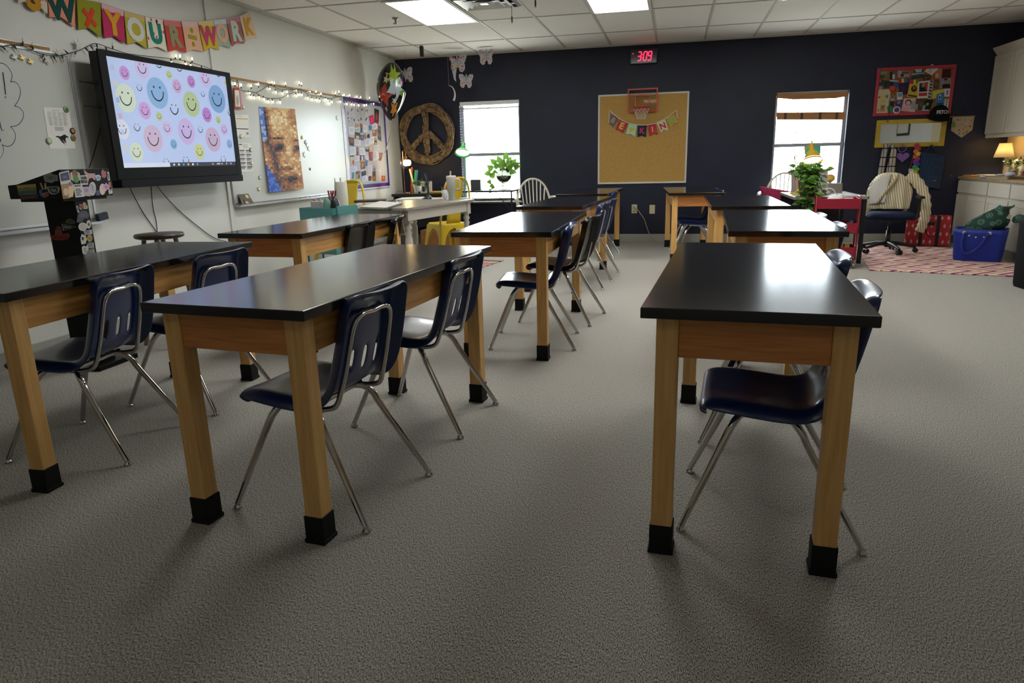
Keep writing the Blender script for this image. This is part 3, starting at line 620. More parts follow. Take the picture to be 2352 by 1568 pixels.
ex = [((.06, .03, .3, .07), '55565a')] + lines(.35, .04, .9, .18, 5, 'a8a8a8') + [x for r in range(5) for c in range(2) for x in [((.06+.5*c, .24+.145*r, .46+.5*c, .275+.145*r), '3a3e48')] + lines(.06+.5*c, .285+.145*r, .46+.5*c, .36+.145*r, 4, '9c9ca0', .5, .1)]
card('calendar_page', 'lower white year calendar page with two columns of months beside the screen', 'calendar', 0, zq([(85, 775), (238, 780), (268, 1115), (110, 1118)], 5.227, 530, 180), paper, ex, off=.0136, thick=.001)
t = card('hanging_card', 'red framed card hanging from a red and white cord at the screen edge', 'card', 0, zq([(30, 110), (108, 115), (135, 370), (40, 360)], 5.227, 530, 180), 'a8443a', [((.12, .12, .74, .9), 'd9d6cc'), ((.2, .36, .6, .86), 'a9c49a'), ((.3, .45, .52, .75), 'b08aa0'), ((.8, .02, .99, .98), 'c48a94')], off=.03, thick=.006)
single(MB().tube(smooth(zz, 4), .004, 6) if (zz := [LF(530+a/5.227, 180+b/5.227, .024) for a, b in ((70, 18), (88, 45), (92, 90), (92, 112))]) else None, 'card_cord', mat('7a2030', .6), 'dark red beaded cord above the red hanging card', 'cord')
m = MB(); p = [LF(530+a/5.227, 180+b/5.227, .0) for a, b in ((42, 1395), (180, 1385), (215, 1500), (75, 1515))]
q = [Vector((X0+.024, p[0].y+.02, p[0].z)), Vector((X0+.024, p[1].y, p[1].z)), Vector((X0+.07, p[2].y-.02, .8135)), Vector((X0+.07, p[3].y-.02, .8135))]
cm, ml = card_mb(q, .002, [((0, 0, 1, 1), '5c5448'), ((.1, .1, .9, .9), '8a7a62'), ((.3, .3, .6, .9), 'b8a890'), ((.62, .1, .85, .4), 'c8b878'), ((.15, .5, .35, .9), '3a3632')], (1, 0, 1))
single(cm, 'photo_card', [mat('2c3a3c', .5)]+ml, 'photo card leaning on the left end of the right whiteboard marker tray', 'photo')
for i, (a, c) in enumerate(((690, '23386e'), (712, '2f4a8c'), (735, '3a4a60'))):
    y = LF(a, 452, .05).y; single(MB().cyl((X0+.05, y, .815), (X0+.046, y+.13, .815), .008, n=10), 'whiteboard_marker', mat(c, .4), ('dark blue marker, left one on the right whiteboard tray', 'blue marker, middle one on the right whiteboard tray', 'grey blue marker, right one on the right whiteboard tray')[i], 'marker', 'markers on the tray')
y = LF(747, 450, .05).y+.05; single(MB().lathe([(.012, 0), (.014, .02), (.010, .03), (.012, .034), (.001, .036)], (X0+.05, y+.16, .8095), 12), 'bottle_cap', alu, 'small grey knob standing on the right end of the marker tray', 'knob')
y = LF(205, 498, .05).y; single(MB().obox((X0+.05, y+.11, .845), (.03, .09, .05), RX(.12)), 'board_eraser', mat('1e2436', .7), 'dark blue board eraser on the left whiteboard tray behind the lectern', 'eraser', bevel=.006)
# ------------------------------------------------------------------ purple bordered bulletin board
y0, y1, z0, z1 = 8.135, 9.41, .845, 1.945
t = BB = thing('bulletin_board', 'bulletin board with galaxy purple border and many pinned notes near the left corner', 'bulletin board', (X0, (y0+y1)/2, z0), math.pi/2)
MB().box(X0+.001, X0+.012, y0, y1, z0, z1).build('backing', mat('aaa6ab', .8), t, world=True)
f = MB(); w = .018
for a in ((y0-w, y0), (y1, y1+w)): f.box(X0+.001, X0+.02, *a, z0-w, z1+w)
for a in ((z0-w, z0), (z1, z1+w)): f.box(X0+.001, X0+.02, y0, y1, *a)
f.build('frame', mat('c9c6cf', .35, .3), t, world=True, bevel=.002)
gal = noisy('galaxy_border', '1a1650', '6a2a8a', 4, rough=.3, lo=.4, hi=.62); teal = mat('8fb4b8', .6)
for nm, bw, mm, xo in (('teal_trim', .062, teal, .0135), ('border_trim', .048, gal, .0148)):
    b = MB()
    def edge(pts_out, dirn, L, u):   # scalloped strip
        k = int(L/.035); P = []
        for i in range(k*4+1): P.append(pts_out + u*(L*i/(k*4)) + dirn*(bw + .006*math.cos(i*math.pi/2)))
        P += [pts_out+u*L, pts_out]; b.prism(P, (.001, 0, 0))
    e = Vector
    edge(e((X0+xo, y0, z1)), e((0, 0, -1)), y1-y0, e((0, 1, 0))); edge(e((X0+xo, y0, z0)), e((0, 0, 1)), y1-y0, e((0, 1, 0)))
    edge(e((X0+xo+.0001, y0, z0)), e((0, 1, 0)), z1-z0, e((0, 0, 1))); edge(e((X0+xo+.0001, y1, z0)), e((0, -1, 0)), z1-z0, e((0, 0, 1)))
    b.build(nm, mm, t, world=True)
# headline: cut letters that cannot be read in the photograph, as ransom-note letter slips
HL = 'cut letter slips of the headline'
R3 = random.Random(11)
def zbb(l, sc=12.54, ox=780, oy=215): return [(ox+a/sc, oy+b/sc) for a, b in l]
rows = [[(215, 570, 60), (285, 460, 90), (335, 400, 80), (465, 480, 85), (590, 490, 100), (735, 500, 100)], [(230, 750, 75), (315, 750, 60), (375, 730, 75), (490, 720, 75), (575, 735, 90), (705, 745, 110)]]
wd = ('first', 'second', 'third', 'fourth', 'fifth', 'sixth')
for r, row in enumerate(rows):
    for k, (a, b, w) in enumerate(row):
        h = 75; px = zbb([(a, b-h), (a+w, b-h+12), (a+w+4, b+h+8), (a+4, b+h)])
        ex = [(circ(R3.uniform(.25, .75), R3.uniform(.15, .85), R3.uniform(.12, .24), 7, R3.uniform(.6, 1.4)), R3.choice(('50525c', '5e606a', '6a6c78', '46484f'))) for _ in range(4)]
        card('letter_slip', '%s letter slip from the left in the %s headline row of the purple bordered board' % (wd[k], ('upper', 'lower')[r]), 'letter', 0, px, 'b4b3b8', ex, off=.0137, thick=.0008, group=HL)
# pinned notes and pictures: (quad in zoomed picture 1 or 2, kind, colours, label)
def note(px, col='c4c3cd', n=6): return px, col, lines(.12, .12, .9, .85, n, '8f8f9c', .4, .3)
BN = [(1, [(1000, 425), (1135, 470), (1120, 880), (1010, 830)], '1c1a1c', [((.2, .35, .75, .8), 'a03a18'), ((.3, .2, .6, .4), '7a3420'), ((.05, .85, .95, 1), '8a2a14')], 'dark picture with a red figure at the top right'),
      (1, [(840, 650), (970, 610), (1010, 840), (890, 905)], 'b02455', [((.2, .2, .8, .8), 'c23468')], 'hot pink rounded tag'),
      (1, [(930, 900), (1060, 830), (1110, 980), (990, 1045)], 'c6c6d2', lines(.15, .25, .85, .8, 3, '80808e'), 'tilted white speech bubble beside the pink tag'),
      (1, [(245, 950), (440, 960), (430, 1180), (270, 1170)], 'c4c3cd', lines(.2, .2, .9, .75, 6, '90909c', .4, .2), 'white note highest at the left'),
      (1, [(455, 860), (550, 880), (570, 990), (450, 985)], '8c8878', [((.1, .5, .9, .95), 'c08a40')], 'tan oval picture near the top middle'),
      (1, [(450, 990), (600, 960), (620, 1060), (460, 1080)], 'c8ccd0', [((0, .35, .8, .6), '3f8a58'), ((0, .7, .7, .9), '4a9a66')], 'white and green pennant picture'),
      (1, [(590, 855), (660, 890), (655, 1130), (600, 1120)], '2c4a54', [((.1, .02, .95, .4), 'a0402c')], 'narrow teal and red picture'),
      (1, [(670, 885), (790, 915), (800, 1110), (680, 1100)], 'c8c6d0', lines(.15, .15, .9, .8, 6, '9a9aa6'), 'white note in the upper middle'),
      (1, [(840, 910), (925, 930), (920, 1050), (850, 1060)], '2f6f9e', [], 'plain blue slip'),
      (1, [(940, 1040), (1090, 1030), (1060, 1230), (960, 1225)], '8a6a54', [((.1, .1, .5, .5), 'b89474'), ((.2, .6, .9, .95), 'a05a34')], 'brown group photo at the right'),
      (1, [(1100, 900), (1180, 950), (1205, 1380), (1100, 1310)], '55504e', [((.15, .1, .7, .3), '8a6458'), ((.1, .5, .8, .75), '6e6a68')], 'tall dark photo at the right edge'),
      (1, [(440, 1100), (590, 1130), (590, 1330), (440, 1290)], '4a3a34', [((.1, .05, .9, .4), '2e3448'), ((.2, .5, .8, .95), 'c2a27e')], 'brown and cream photo left of middle'),
      (1, [(600, 1180), (690, 1200), (685, 1350), (610, 1330)], '33417e', [((.25, .25, .7, .7), 'a8745c')], 'small navy picture'),
      (1, [(700, 1130), (770, 1150), (770, 1310), (710, 1310)], '9a9088', [((.2, .3, .8, .9), '6a5a4a')], 'narrow grey photo'),
      (1, [(800, 1180), (860, 1150), (870, 1280), (790, 1270)], '22242e', [], 'small black house-shaped slip'),
      (1, [(250, 1240), (415, 1275), (415, 1520), (290, 1490)], '4a3a38', [((.1, .1, .9, .6), '7a4a40'), ((.2, .7, .8, 1), '24302e')], 'dark reddish photo at the left edge'),
      (1, [(430, 1310), (600, 1340), (610, 1500), (440, 1480)], 'c6c5d0', lines(.1, .15, .9, .85, 6, '90909e'), 'white note beside the dark reddish photo'),
      (1, [(720, 1330), (880, 1300), (890, 1480), (720, 1510)], 'c6c5d0', lines(.1, .12, .95, .85, 7, '8c8c9a'), 'white note in the center'),
      (1, [(870, 1260), (990, 1230), (1000, 1420), (890, 1450)], 'cacad6', lines(.15, .2, .85, .7, 4, '8c8c9a'), 'white speech bubble in the center'),
      (1, [(1010, 1280), (1075, 1300), (1065, 1470), (1005, 1460)], '3c3a2c', [((.2, .05, .8, .35), 'c0a83a'), ((.2, .65, .8, .95), 'c0a83a')], 'small black and yellow picture'),
      (2, [(300, 240), (490, 220), (500, 440), (310, 480)], 'bec6d0', lines(.1, .15, .9, .85, 8, '94a0ac'), 'pale blue-white note at the left'),
      (2, [(500, 210), (565, 230), (575, 490), (500, 480)], '8a5a54', [((.1, .55, .9, .95), '6e3a42')], 'tall thin red brown photo'),
      (2, [(590, 270), (740, 250), (790, 460), (600, 460)], 'c6c6d2', lines(.1, .2, .9, .85, 7, '9090a0'), 'white note left of the black cap picture'),
      (2, [(760, 250), (880, 240), (890, 370), (780, 370)], '343a42', [((.1, .1, .9, .4), 'a8a8b2')], 'black and white round picture'),
      (2, [(890, 190), (1000, 170), (1000, 330), (900, 340)], 'c0a890', [((.1, .2, .5, .8), 'd8a890'), ((.55, .2, .9, .9), 'b8a86a')], 'peach and yellow picture'),
      (2, [(1020, 190), (1180, 170), (1190, 330), (1020, 320)], 'b4b2b8', lines(.2, .2, .8, .8, 5, '9a98a0'), 'grey round note at the upper right'),
      (2, [(870, 370), (985, 380), (990, 640), (890, 640)], '8a3a38', [((.1, .4, .5, .95), '55507a'), ((.5, .1, .95, .8), 'a84a42')], 'red photo right of center'),
      (2, [(1000, 340), (1140, 360), (1195, 560), (1000, 670)], 'bebcc6', lines(.1, .12, .85, .8, 8, '94929e'), 'large white tilted note at the right'),
      (2, [(1190, 400), (1300, 400), (1250, 640), (1180, 640)], '6e5448', [((.2, .1, .7, .5), '9a6a58')], 'brown photo at the right edge'),
      (2, [(310, 490), (430, 480), (440, 780), (330, 770)], 'b4a08c', [((.0, 0, .95, .12), '22201e'), ((.55, .5, .9, .9), '8e2a22'), ((.1, .15, .5, .4), 'c8b49c')], 'photo with a red patch at the left'),
      (2, [(450, 510), (600, 490), (600, 640), (460, 650)], 'c4c4d4', lines(.1, .2, .85, .85, 5, '9090a2'), 'bluish white note left of center'),
      (2, [(610, 480), (735, 480), (750, 680), (620, 690)], '3c2a3a', [((.3, .1, .75, .9), 'c0aec0'), ((.05, .7, .95, .95), 'b08c50')], 'purple and pink portrait picture'),
      (2, [(760, 490), (870, 490), (880, 640), (770, 600)], 'c2c4d0', lines(.1, .2, .9, .8, 4, '9494a4'), 'small white note above the blue slip'),
      (2, [(765, 590), (860, 640), (820, 820), (790, 790)], '3a74a4', [((.3, .6, .9, 1), '26384e')], 'blue pennant slip'),
      (2, [(640, 680), (770, 680), (770, 880), (640, 890)], '6a4434', [((.15, .1, .6, .8), 'a07a5e'), ((.55, .6, .95, 1), '3a2a50'), ((.7, .1, .95, .5), '8a4a38')], 'brown crowd photo'),
      (2, [(300, 810), (520, 800), (530, 970), (310, 980)], 'b8bed4', lines(.1, .15, .9, .85, 6, '98a0b8'), 'pale blue wide note at the lower left'),
      (2, [(820, 800), (990, 780), (980, 1060), (850, 1090)], 'bcbac4', lines(.1, .1, .9, .9, 9, '9a98a4'), 'grey white note below the red photo'),
      (2, [(1000, 780), (1080, 830), (1080, 960), (1000, 950)], '8c96c0', [((.2, .4, .9, .9), '5a74b4')], 'small blue note'),
      (2, [(385, 980), (440, 1000), (430, 1180), (375, 1170)], '2f7a78', [], 'teal leaf-shaped slip'),
      (2, [(490, 960), (620, 950), (610, 1170), (500, 1180)], '5a4a3e', [((.05, .4, .4, .95), 'b09868'), ((.5, .1, .95, .6), '7a6a6a')], 'tan and dark photo at the lower left'),
      (2, [(650, 980), (790, 930), (800, 1060), (670, 1110)], '1f2330', [((.3, .2, .7, .5), '3a4050')], 'tilted navy black picture'),
      (2, [(660, 1120), (840, 1090), (850, 1230), (670, 1270)], 'c2c2d0', lines(.1, .15, .9, .85, 6, '9494a4'), 'white note at the bottom middle'),
      (2, [(870, 1110), (960, 1100), (950, 1240), (870, 1240)], '3a2222', [((.3, .4, .95, .95), '8a2420')], 'small dark red picture at the bottom'),
      (2, [(990, 960), (1080, 960), (1080, 1250), (990, 1230)], '5a3a2c', [((.1, .5, .9, .95), '8a4a38'), ((.2, .6, .6, .85), 'b8843c')], 'orange brown photo at the bottom'),
      (2, [(1090, 900), (1240, 900), (1240, 1080), (1090, 1070)], 'bab8bc', lines(.15, .15, .85, .85, 6, 'a09ea4'), 'round grey note at the lower right'),
      (2, [(1110, 1090), (1250, 1090), (1230, 1240), (1090, 1250)], 'b8b6b4', lines(.15, .15, .85, .85, 5, 'a09e9e'), 'oval grey note at the bottom right'),
      (2, [(1260, 1090), (1370, 1090), (1370, 1250), (1260, 1260)], '9a4a28', [((.3, .2, .7, .6), 'c06a34')], 'orange picture in the bottom right corner')]
for i, (z, q, c, ex, l) in enumerate(BN):
    px = zbb(q) if z == 1 else zbb(q, 13.07, 780, 320)
    card('pinned_note' if 'note' in l or 'bubble' in l or 'slip' in l or 'tag' in l else 'pinned_picture', l + ', pinned on the purple bordered board', 'note' if 'note' in l or 'bubble' in l or 'slip' in l or 'tag' in l else 'picture', 0, px, c, ex, off=.0138+.0002*(i % 7), thick=.0008, group='notes pinned on the purple bordered board')
# ------------------------------------------------------------------ felt flag banner on the left wall
FG = [('S', 'c9bfae', 'b8862a', [(140, -170), (400, -75), (405, 120), (275, 0), (152, 25)], 'dot'), ('W', 'd88a72', '1f4a44', [(405, -60), (640, 0), (640, 235), (525, 148), (420, 147)], None), ('X', '8a8a28', 'c8402c', [(655, -18), (860, 25), (865, 325), (760, 240), (670, 255)], None),
      ('Y', 'b03458', 'c8922c', [(864, 24), (1055, 90), (1070, 375), (975, 310), (893, 328)], 'd4a4b4'), ('O', 'b0a038', 'c4c4bc', [(1060, 92), (1235, 140), (1258, 420), (1170, 360), (1090, 380)], 'c0a86a'), ('U', 'd6cdb8', '237a6c', [(1242, 140), (1390, 165), (1430, 440), (1345, 400), (1270, 415)], 'dot2'),
      ('R', 'c0463c', '8c8c6c', [(1400, 172), (1545, 185), (1590, 455), (1515, 420), (1445, 445)], 'd06a70'), ('÷', 'd8a88c', '9a9430', [(1555, 182), (1690, 190), (1740, 440), (1655, 425), (1600, 445)], 'd8b4ac'), ('W', 'c9ae34', 'b8486a', [(1695, 187), (1825, 178), (1880, 430), (1805, 405), (1750, 440)], 'd4c078'),
      ('O', 'a0ad96', 'd8a894', [(1828, 172), (1935, 160), (1975, 415), (1915, 390), (1870, 405)], 'c8ccd0'), ('R', 'a8645e', 'b4c8bc', [(1938, 165), (2050, 145), (2095, 375), (2030, 365), (1990, 400)], 'bc7a8a'), ('K', 'd4bca4', 'c8983a', [(2052, 140), (2140, 98), (2205, 330), (2140, 330), (2105, 360)], None)]
LZ = lambda a, b, o=.02: LF(a/3.734, b/3.734, o)
t = thing('flag_banner', 'felt letter flag banner spelling YOUR ÷ WORK across the upper left wall', 'banner', (X0, 5.2, 2.2), math.pi/2, 'letter banners')
MB().tube(smooth([LZ(a, b, .024) for a, b in ((60, -200), (400, -75), (655, -15), (862, 22), (1058, 88), (1238, 138), (1395, 165), (1550, 180), (1692, 185), (1828, 174), (1936, 160), (2050, 140), (2140, 96))], 3), .0022, 6).build('string', mat('c8c2b2', .7), t, world=True)
for k, (ch, c, lc, P, dec) in enumerate(FG):
    pts = [LZ(a, b) for a, b in P]; m = MB().prism(pts, (.003, 0, 0)); mats = [mat(c, .9, spec=.15)]
    mid = (pts[0]+pts[1]+pts[2]+pts[4])/4; tl, tr, br, nt, bl = pts
    if dec and dec.startswith('dot'):
        mats.append(mat('b84a40' if dec == 'dot' else 'a8506a', .9)); RR = random.Random(3)
        for i in range(16):
            u, v = RR.random()*.9+.05, RR.random()*.75+.05; p = bil([tl, tr, br, bl], u, v)+Vector((.0034, 0, 0)); m.add([p+Vector((0, .010*math.cos(j*math.pi/3), .014*math.sin(j*math.pi/3))) for j in range(6)], [tuple(range(6))], 1)
    elif dec:
        mats.append(mat(dec, .9)); n = 9; e = Vector((.0034, 0, 0)); Pz = [tl+e, tr+e]
        for i in range(n+1): Pz.append(bil([tl, tr, br, bl], 1-i/n, .16+.025*(i % 2))+e)
        m.add(Pz, [tuple(range(len(Pz)))], 1)
    fl = m.build('flag', mats, t, world=True)
    w = (tr-tl).length; ux = (tr-tl).normalized(); ux.x = 0; a = Vector((0, 1, 0)).lerp(ux, .5)
    h = (tl.z+tr.z)/2-(bl.z+br.z)/2
    c0 = bil([tl, tr, br, bl], .5, .52) + Vector((.0045, 0, 0))
    if ch == '÷':
        l = MB(); l.obox(c0, (.003, w*.52, w*.16)); l.ball(c0+Vector((0, 0, w*.26)), (.002, w*.1, w*.1), 12); l.ball(c0-Vector((0, 0, w*.26)), (.002, w*.1, w*.1), 12)
    elif ch == 'X':
        l = MB(); l.obox(c0, (.003, w*.72, w*.15), RX(.95)); l.obox(c0+Vector((.0003, 0, 0)), (.003, w*.62, w*.15), RX(-.75))
    else:
        l = MB().text(ch, c0, a, Vector((1, 0, 0)).cross(a), w*(.92 if ch == 'W' else 1.02), depth=.003, bold=.05)
    l.build('letter', mat(lc, .9, spec=.15), fl, world=True)
# ------------------------------------------------------------------ back wall: clock, cork board, hoop, banner
t = thing('digital_clock', 'black wall clock with red digits reading 3:09', 'clock', (-.435, D, 2.33))
MB().box(-.61, -.26, D-.06, D-.001, 2.33, 2.515).build('case', mat('0b0a0c', .3), t, world=True, bevel=.006)
MB().box(-.595, -.275, D-.0625, D-.0605, 2.345, 2.50).build('face', mat('26060a', .15), t, world=True)
red_e = mat('ff2448', .4, emit=3.2)
SEG = {'a': (0, 1, 1, 1), 'b': (1, 1, 1, .5), 'c': (1, .5, 1, 0), 'd': (0, 0, 1, 0), 'e': (0, .5, 0, 0), 'f': (0, 1, 0, .5), 'g': (0, .5, 1, .5)}
DG = {'3': 'abcdg', '0': 'abcdef', '9': 'abcdfg'}
m = MB(); yy = D-.0628
def seg(x0, z0, x1, z1, w=.0062):
    d = Vector((x1-x0, 0, z1-z0)); n = Vector((-d.z, 0, d.x)).normalized()*w; e = d.normalized()*w; a = Vector((x0, yy, z0))+e*.6; b = Vector((x1, yy, z1))-e*.6
    m.prism([a-e*.4, a+n, b+n, b+e*.4, b-n, a-n], (0, -.0006, 0))
H_, W_ = .105, .040; sl = .014
for ch, xo in (('3', -.516), ('0', -.443), ('9', -.384)):
    for s_ in DG[ch]:
        a, b, c, d = SEG[s_]; zo = 2.372; seg(xo+a*W_+b*sl, zo+b*H_, xo+c*W_+d*sl, zo+d*H_)
for k in (.32, .68): m.obox((-.4565+k*sl, yy, 2.372+k*H_), (.008, .001, .010))
m.obox((-.572, yy, 2.462), (.016, .001, .006), RY(-.5))
m.build('digits', red_e, t, world=True)
t = thing('cork_board', 'large square cork board with white frame in the middle of the navy wall', 'cork board', (-.43, D, .795))
x0, x1, z0, z1 = -1.03, .165, .795, 1.97
MB().box(x0+.02, x1-.02, D-.012, D-.001, z0+.02, z1-.02).build('cork_panel', noisy('corkboard', 'a57e3e', 'bd9858', 110, rough=.95, lo=.3, hi=.7), t, world=True)
f = MB()
for a in ((x0, x0+.022), (x1-.022, x1)): f.box(*a, D-.02, D-.001, z0, z1)
for a in ((z0, z0+.022), (z1-.022, z1)): f.box(x0+.022, x1-.022, D-.02, D-.001, *a)
f.build('frame', mat('cfccc4', .45), t, world=True, bevel=.003)
Z7 = lambda a, b, o=.0: BK(1340+a/4.48, 90+b/4.48, o)
a, b = Z7(457, 512, .05), Z7(762, 745, .05); i0, i1 = Z7(532, 572, .05), Z7(685, 688, .05)
t = thing('basketball_hoop', 'small red rimmed basketball hoop hooked over the top of the cork board', 'basketball hoop', ((a.x+b.x)/2, D-.05, b.z))
redp = mat('b83a28', .4); Y = D-.05
MB().box(a.x, b.x, Y, Y+.006, b.z, a.z).build('backboard', clearglass('clear_acrylic', 'f6f3ee', .05), t, world=True)
f = MB(); w = .018
for q in ((a.x, a.x+w), (b.x-w, b.x)): f.box(*q, Y-.004, Y-.0005, b.z, a.z)
for q in ((b.z, b.z+w), (a.z-w, a.z)): f.box(a.x+w, b.x-w, Y-.004, Y-.0005, *q)
w = .016
for q in ((i0.x, i0.x+w), (i1.x-w, i1.x)): f.box(*q, Y-.004, Y-.0005, i1.z, i0.z)
for q in ((i1.z, i1.z+w), (i0.z-w, i0.z)): f.box(i0.x+w, i1.x-w, Y-.004, Y-.0005, *q)
f.build('border', redp, t, world=True)
c = Z7(598, 712, .16); c.y = Y-.125; R = .105
rm = MB().tube([c+Vector((R*math.cos(k*math.pi/14), R*math.sin(k*math.pi/14), 0)) for k in range(28)], .006, 8, closed=True)
rm.box(c.x-.04, c.x+.04, Y-.02, Y-.004, c.z-.02, c.z+.02); rm.build('rim', redp, t, world=True)
n = MB(); ns = 12
for k in range(ns):
    for d in (-1, 1):
        P = []
        for j in range(9):
            v = j/8; r_ = R*(1-.48*v**.8); an = 2*math.pi*(k+d*v*2.5)/ns; P.append(c+Vector((r_*math.cos(an), r_*math.sin(an), -.004-.135*v)))
        n.tube(P, .0022, 5)
n.build('net', mat('cfc8ba', .8), t, world=True)
hk = MB()
for x in (a.x+.05, b.x-.05): hk.box(x-.012, x+.012, Y+.0065, D-.021, z1+.001, z1+.004); hk.box(x-.012, x+.012, Y+.0065, Y+.009, a.z-.04, z1+.004) if a.z-.04 < z1 else None
hk.build('hook', redp, t, world=True)
t = thing('flag_banner', 'small pinned flag banner spelling BE heart KIND on the cork board', 'banner', (-.43, D-.02, 1.6), 0, 'letter banners')
P = [(262, 865), (263, 800), (266, 735), (310, 772), (370, 818), (425, 848), (480, 868), (600, 884), (720, 870), (780, 848), (840, 818), (900, 778), (955, 735), (962, 770), (964, 812)]
MB().tube(smooth([Z7(x, y, .034) for x, y in P], 3), .005, 6, flat=.4).build('ribbon', mat('d2ccc0', .7), t, world=True)
for ch, c_, lc, P, dots in (('B', '56637a', 'c08c5c', [(288, 765), (360, 815), (305, 908), (290, 880), (262, 865)], 0), ('E', 'b0383c', 'd4b860', [(368, 822), (462, 864), (405, 968), (370, 935), (330, 932)], 'd89a9a'), ('♥', 'a6ccb0', 'd0ac3c', [(466, 866), (552, 882), (530, 1003), (490, 975), (437, 978)], 0), ('K', '18303a', 'c0385c', [(558, 885), (650, 886), (642, 1010), (602, 990), (556, 1008)], '6a8a8c'),
                           ('I', 'b23a42', 'd2b048', [(656, 886), (740, 870), (768, 980), (722, 970), (680, 1000)], 'd8a0a0'), ('N', 'cfc4ae', 'b03a3c', [(752, 862), (845, 822), (875, 940), (825, 930), (800, 962)], 'c8a060'), ('D', 'c09a34', '58a890', [(848, 820), (925, 768), (978, 860), (925, 865), (905, 908)], 0)):
    pts = [Z7(x, y, .026) for x, y in P]; m = MB().prism(pts, (0, -.002, 0)); mats = [mat(c_, .9, spec=.15)]; tl, tr, br, nt, bl = pts
    if dots:
        mats.append(mat(dots, .9)); RR = random.Random(2)
        for i in range(9):
            q = bil([tl, tr, br, bl], .1+.8*RR.random(), .1+.65*RR.random())+Vector((0, -.0022, 0)); m.add([q+Vector((.004*math.cos(j*math.pi/3), 0, .004*math.sin(j*math.pi/3))) for j in range(6)], [tuple(range(6))], 1)
    fl = m.build('flag', mats, t, world=True)
    w = (tr-tl).length; ux = (tr-tl).normalized(); uy = Vector((0, -1, 0)).cross(ux); c0 = bil([tl, tr, br, bl], .5, .48)+Vector((0, -.0032, 0))
    l = MB()
    if ch == '♥': l.prism([c0+ux*(u-.5)*w*.62-uy*(v-.5)*w*.62 for u, v in HEART], (0, -.0015, 0))
    else: l.text(ch, c0, ux, uy, w*.86, depth=.002, bold=.035)
    l.build('letter' if ch != '♥' else 'felt_heart', mat(lc, .9, spec=.15), fl, world=True)
# outlets and cord
iv = mat('b9b08c', .5)
for k, (px, lab) in enumerate((((1457, 479.5), 'ivory wall outlet with a cord plugged in, left of the two below the cork board'), ((1498, 480.5), 'blank ivory wall plate, right of the two below the cork board'))):
    p = BK(*px); t = thing('wall_outlet', lab, 'outlet', (p.x, D, p.z-.057), 0, 'wall plates under the cork board')
    MB().box(p.x-.037, p.x+.037, D-.006, D-.0005, p.z-.06, p.z+.06).build('cover_plate', iv, t, world=True, bevel=.003)
    if k == 0:
        for dz in (.025, -.025): MB().lathe([(.017, 0), (.017, .002), (.001, .0022)], (p.x, D-.0062, p.z+dz), 16, 0, RX(math.pi/2)).build('receptacle', mat('a89f7c', .5), t, world=True)
        P = [BK(1160+a/5.345, 380+b/5.345, o) for a, b, o in ((1586, 508, .03), (1605, 520, .05), (1640, 560, .03), (1700, 645, .02), (1722, 695, .02), (1745, 770, .02), (1775, 840, .03), (1830, 900, .04))]
        q = FL(1522, 553.5); P += [Vector((q.x-.08, D-.06, .006)), Vector((q.x+.05, D-.075, .005)), Vector((q.x+.4, D-.06, .005))]
        c = thing('power_cord', 'white power cord drooping from the wall outlet to the floor', 'cord', (P[-1].x, P[-1].y, 0))
        MB().tube(smooth(P, 5), .0055, 7).build('cord', mat('a79f8e', .5), c, world=True)
        MB().obox((p.x+.003, D-.021, p.z+.022), (.022, .028, .026)).build('plug', mat('b4ac98', .5), c, world=True, bevel=.004)
    else: MB().lathe([(.004, 0), (.003, .001), (.0001, .0015)], (p.x, D-.0062, p.z), 10, 0, RX(math.pi/2)).build('screw', iv, t, world=True)
# ------------------------------------------------------------------ twig peace sign
bark = noisy('bark', '4c3c2e', 'a48a68', 22, (1, 1, 1), .85, .5, 6, .3, .74, .2, bdist=.01)
pc = Vector((-3.49, D-.045, 1.54)); R = .362
t = thing('peace_sign_wreath', 'round peace sign woven from brown twigs on the navy wall', 'wreath', (pc.x, D, pc.z-.43)); RW = random.Random(5)
def twigs(name, path, n, spread, r, closed=False):
    m = MB(); k = len(path)
    for i in range(n):
        ph = RW.random()*6.28; f1 = RW.randint(2, 5); o1 = spread*math.sqrt(RW.random()); a1 = RW.random()*6.28; rr = r*(.7+.6*RW.random()); P = []
        for j, p in enumerate(path):
            tt = j/k*6.283; nrm = (p[1]); wob = o1*(.75+.25*math.sin(f1*tt+ph)); an = a1+.5*math.sin(2*tt+ph)
            P.append(p[0]+nrm*wob*math.cos(an)+Vector((0, min(.03, max(-.03, wob*.55*math.sin(an))), 0)))
        if not closed:
            s0 = RW.randint(0, 2); P = P[s0:len(P)-RW.randint(0, 2)]
        m.tube(P, rr, 6, closed=closed)
    return m.build(name, bark, t, world=True)
twigs('ring', [(pc+Vector((R*math.cos(a), 0, R*math.sin(a))), Vector((math.cos(a), 0, math.sin(a)))) for a in [2*math.pi*i/40 for i in range(40)]], 34, .072, .011, True)
twigs('upright', [(pc+Vector((0, -.012, R-2*R*i/14)), Vector((1, 0, 0))) for i in range(15)], 16, .055, .010)
for s in (-1, 1):
    d = Vector((.69*s, 0, -.72)); nn = Vector((.72, 0, .69*s))
    twigs('diagonal', [(pc+Vector((.03*s, -.012, .03))+d*(R*.98*i/9), nn) for i in range(10)], 11, .05, .009)
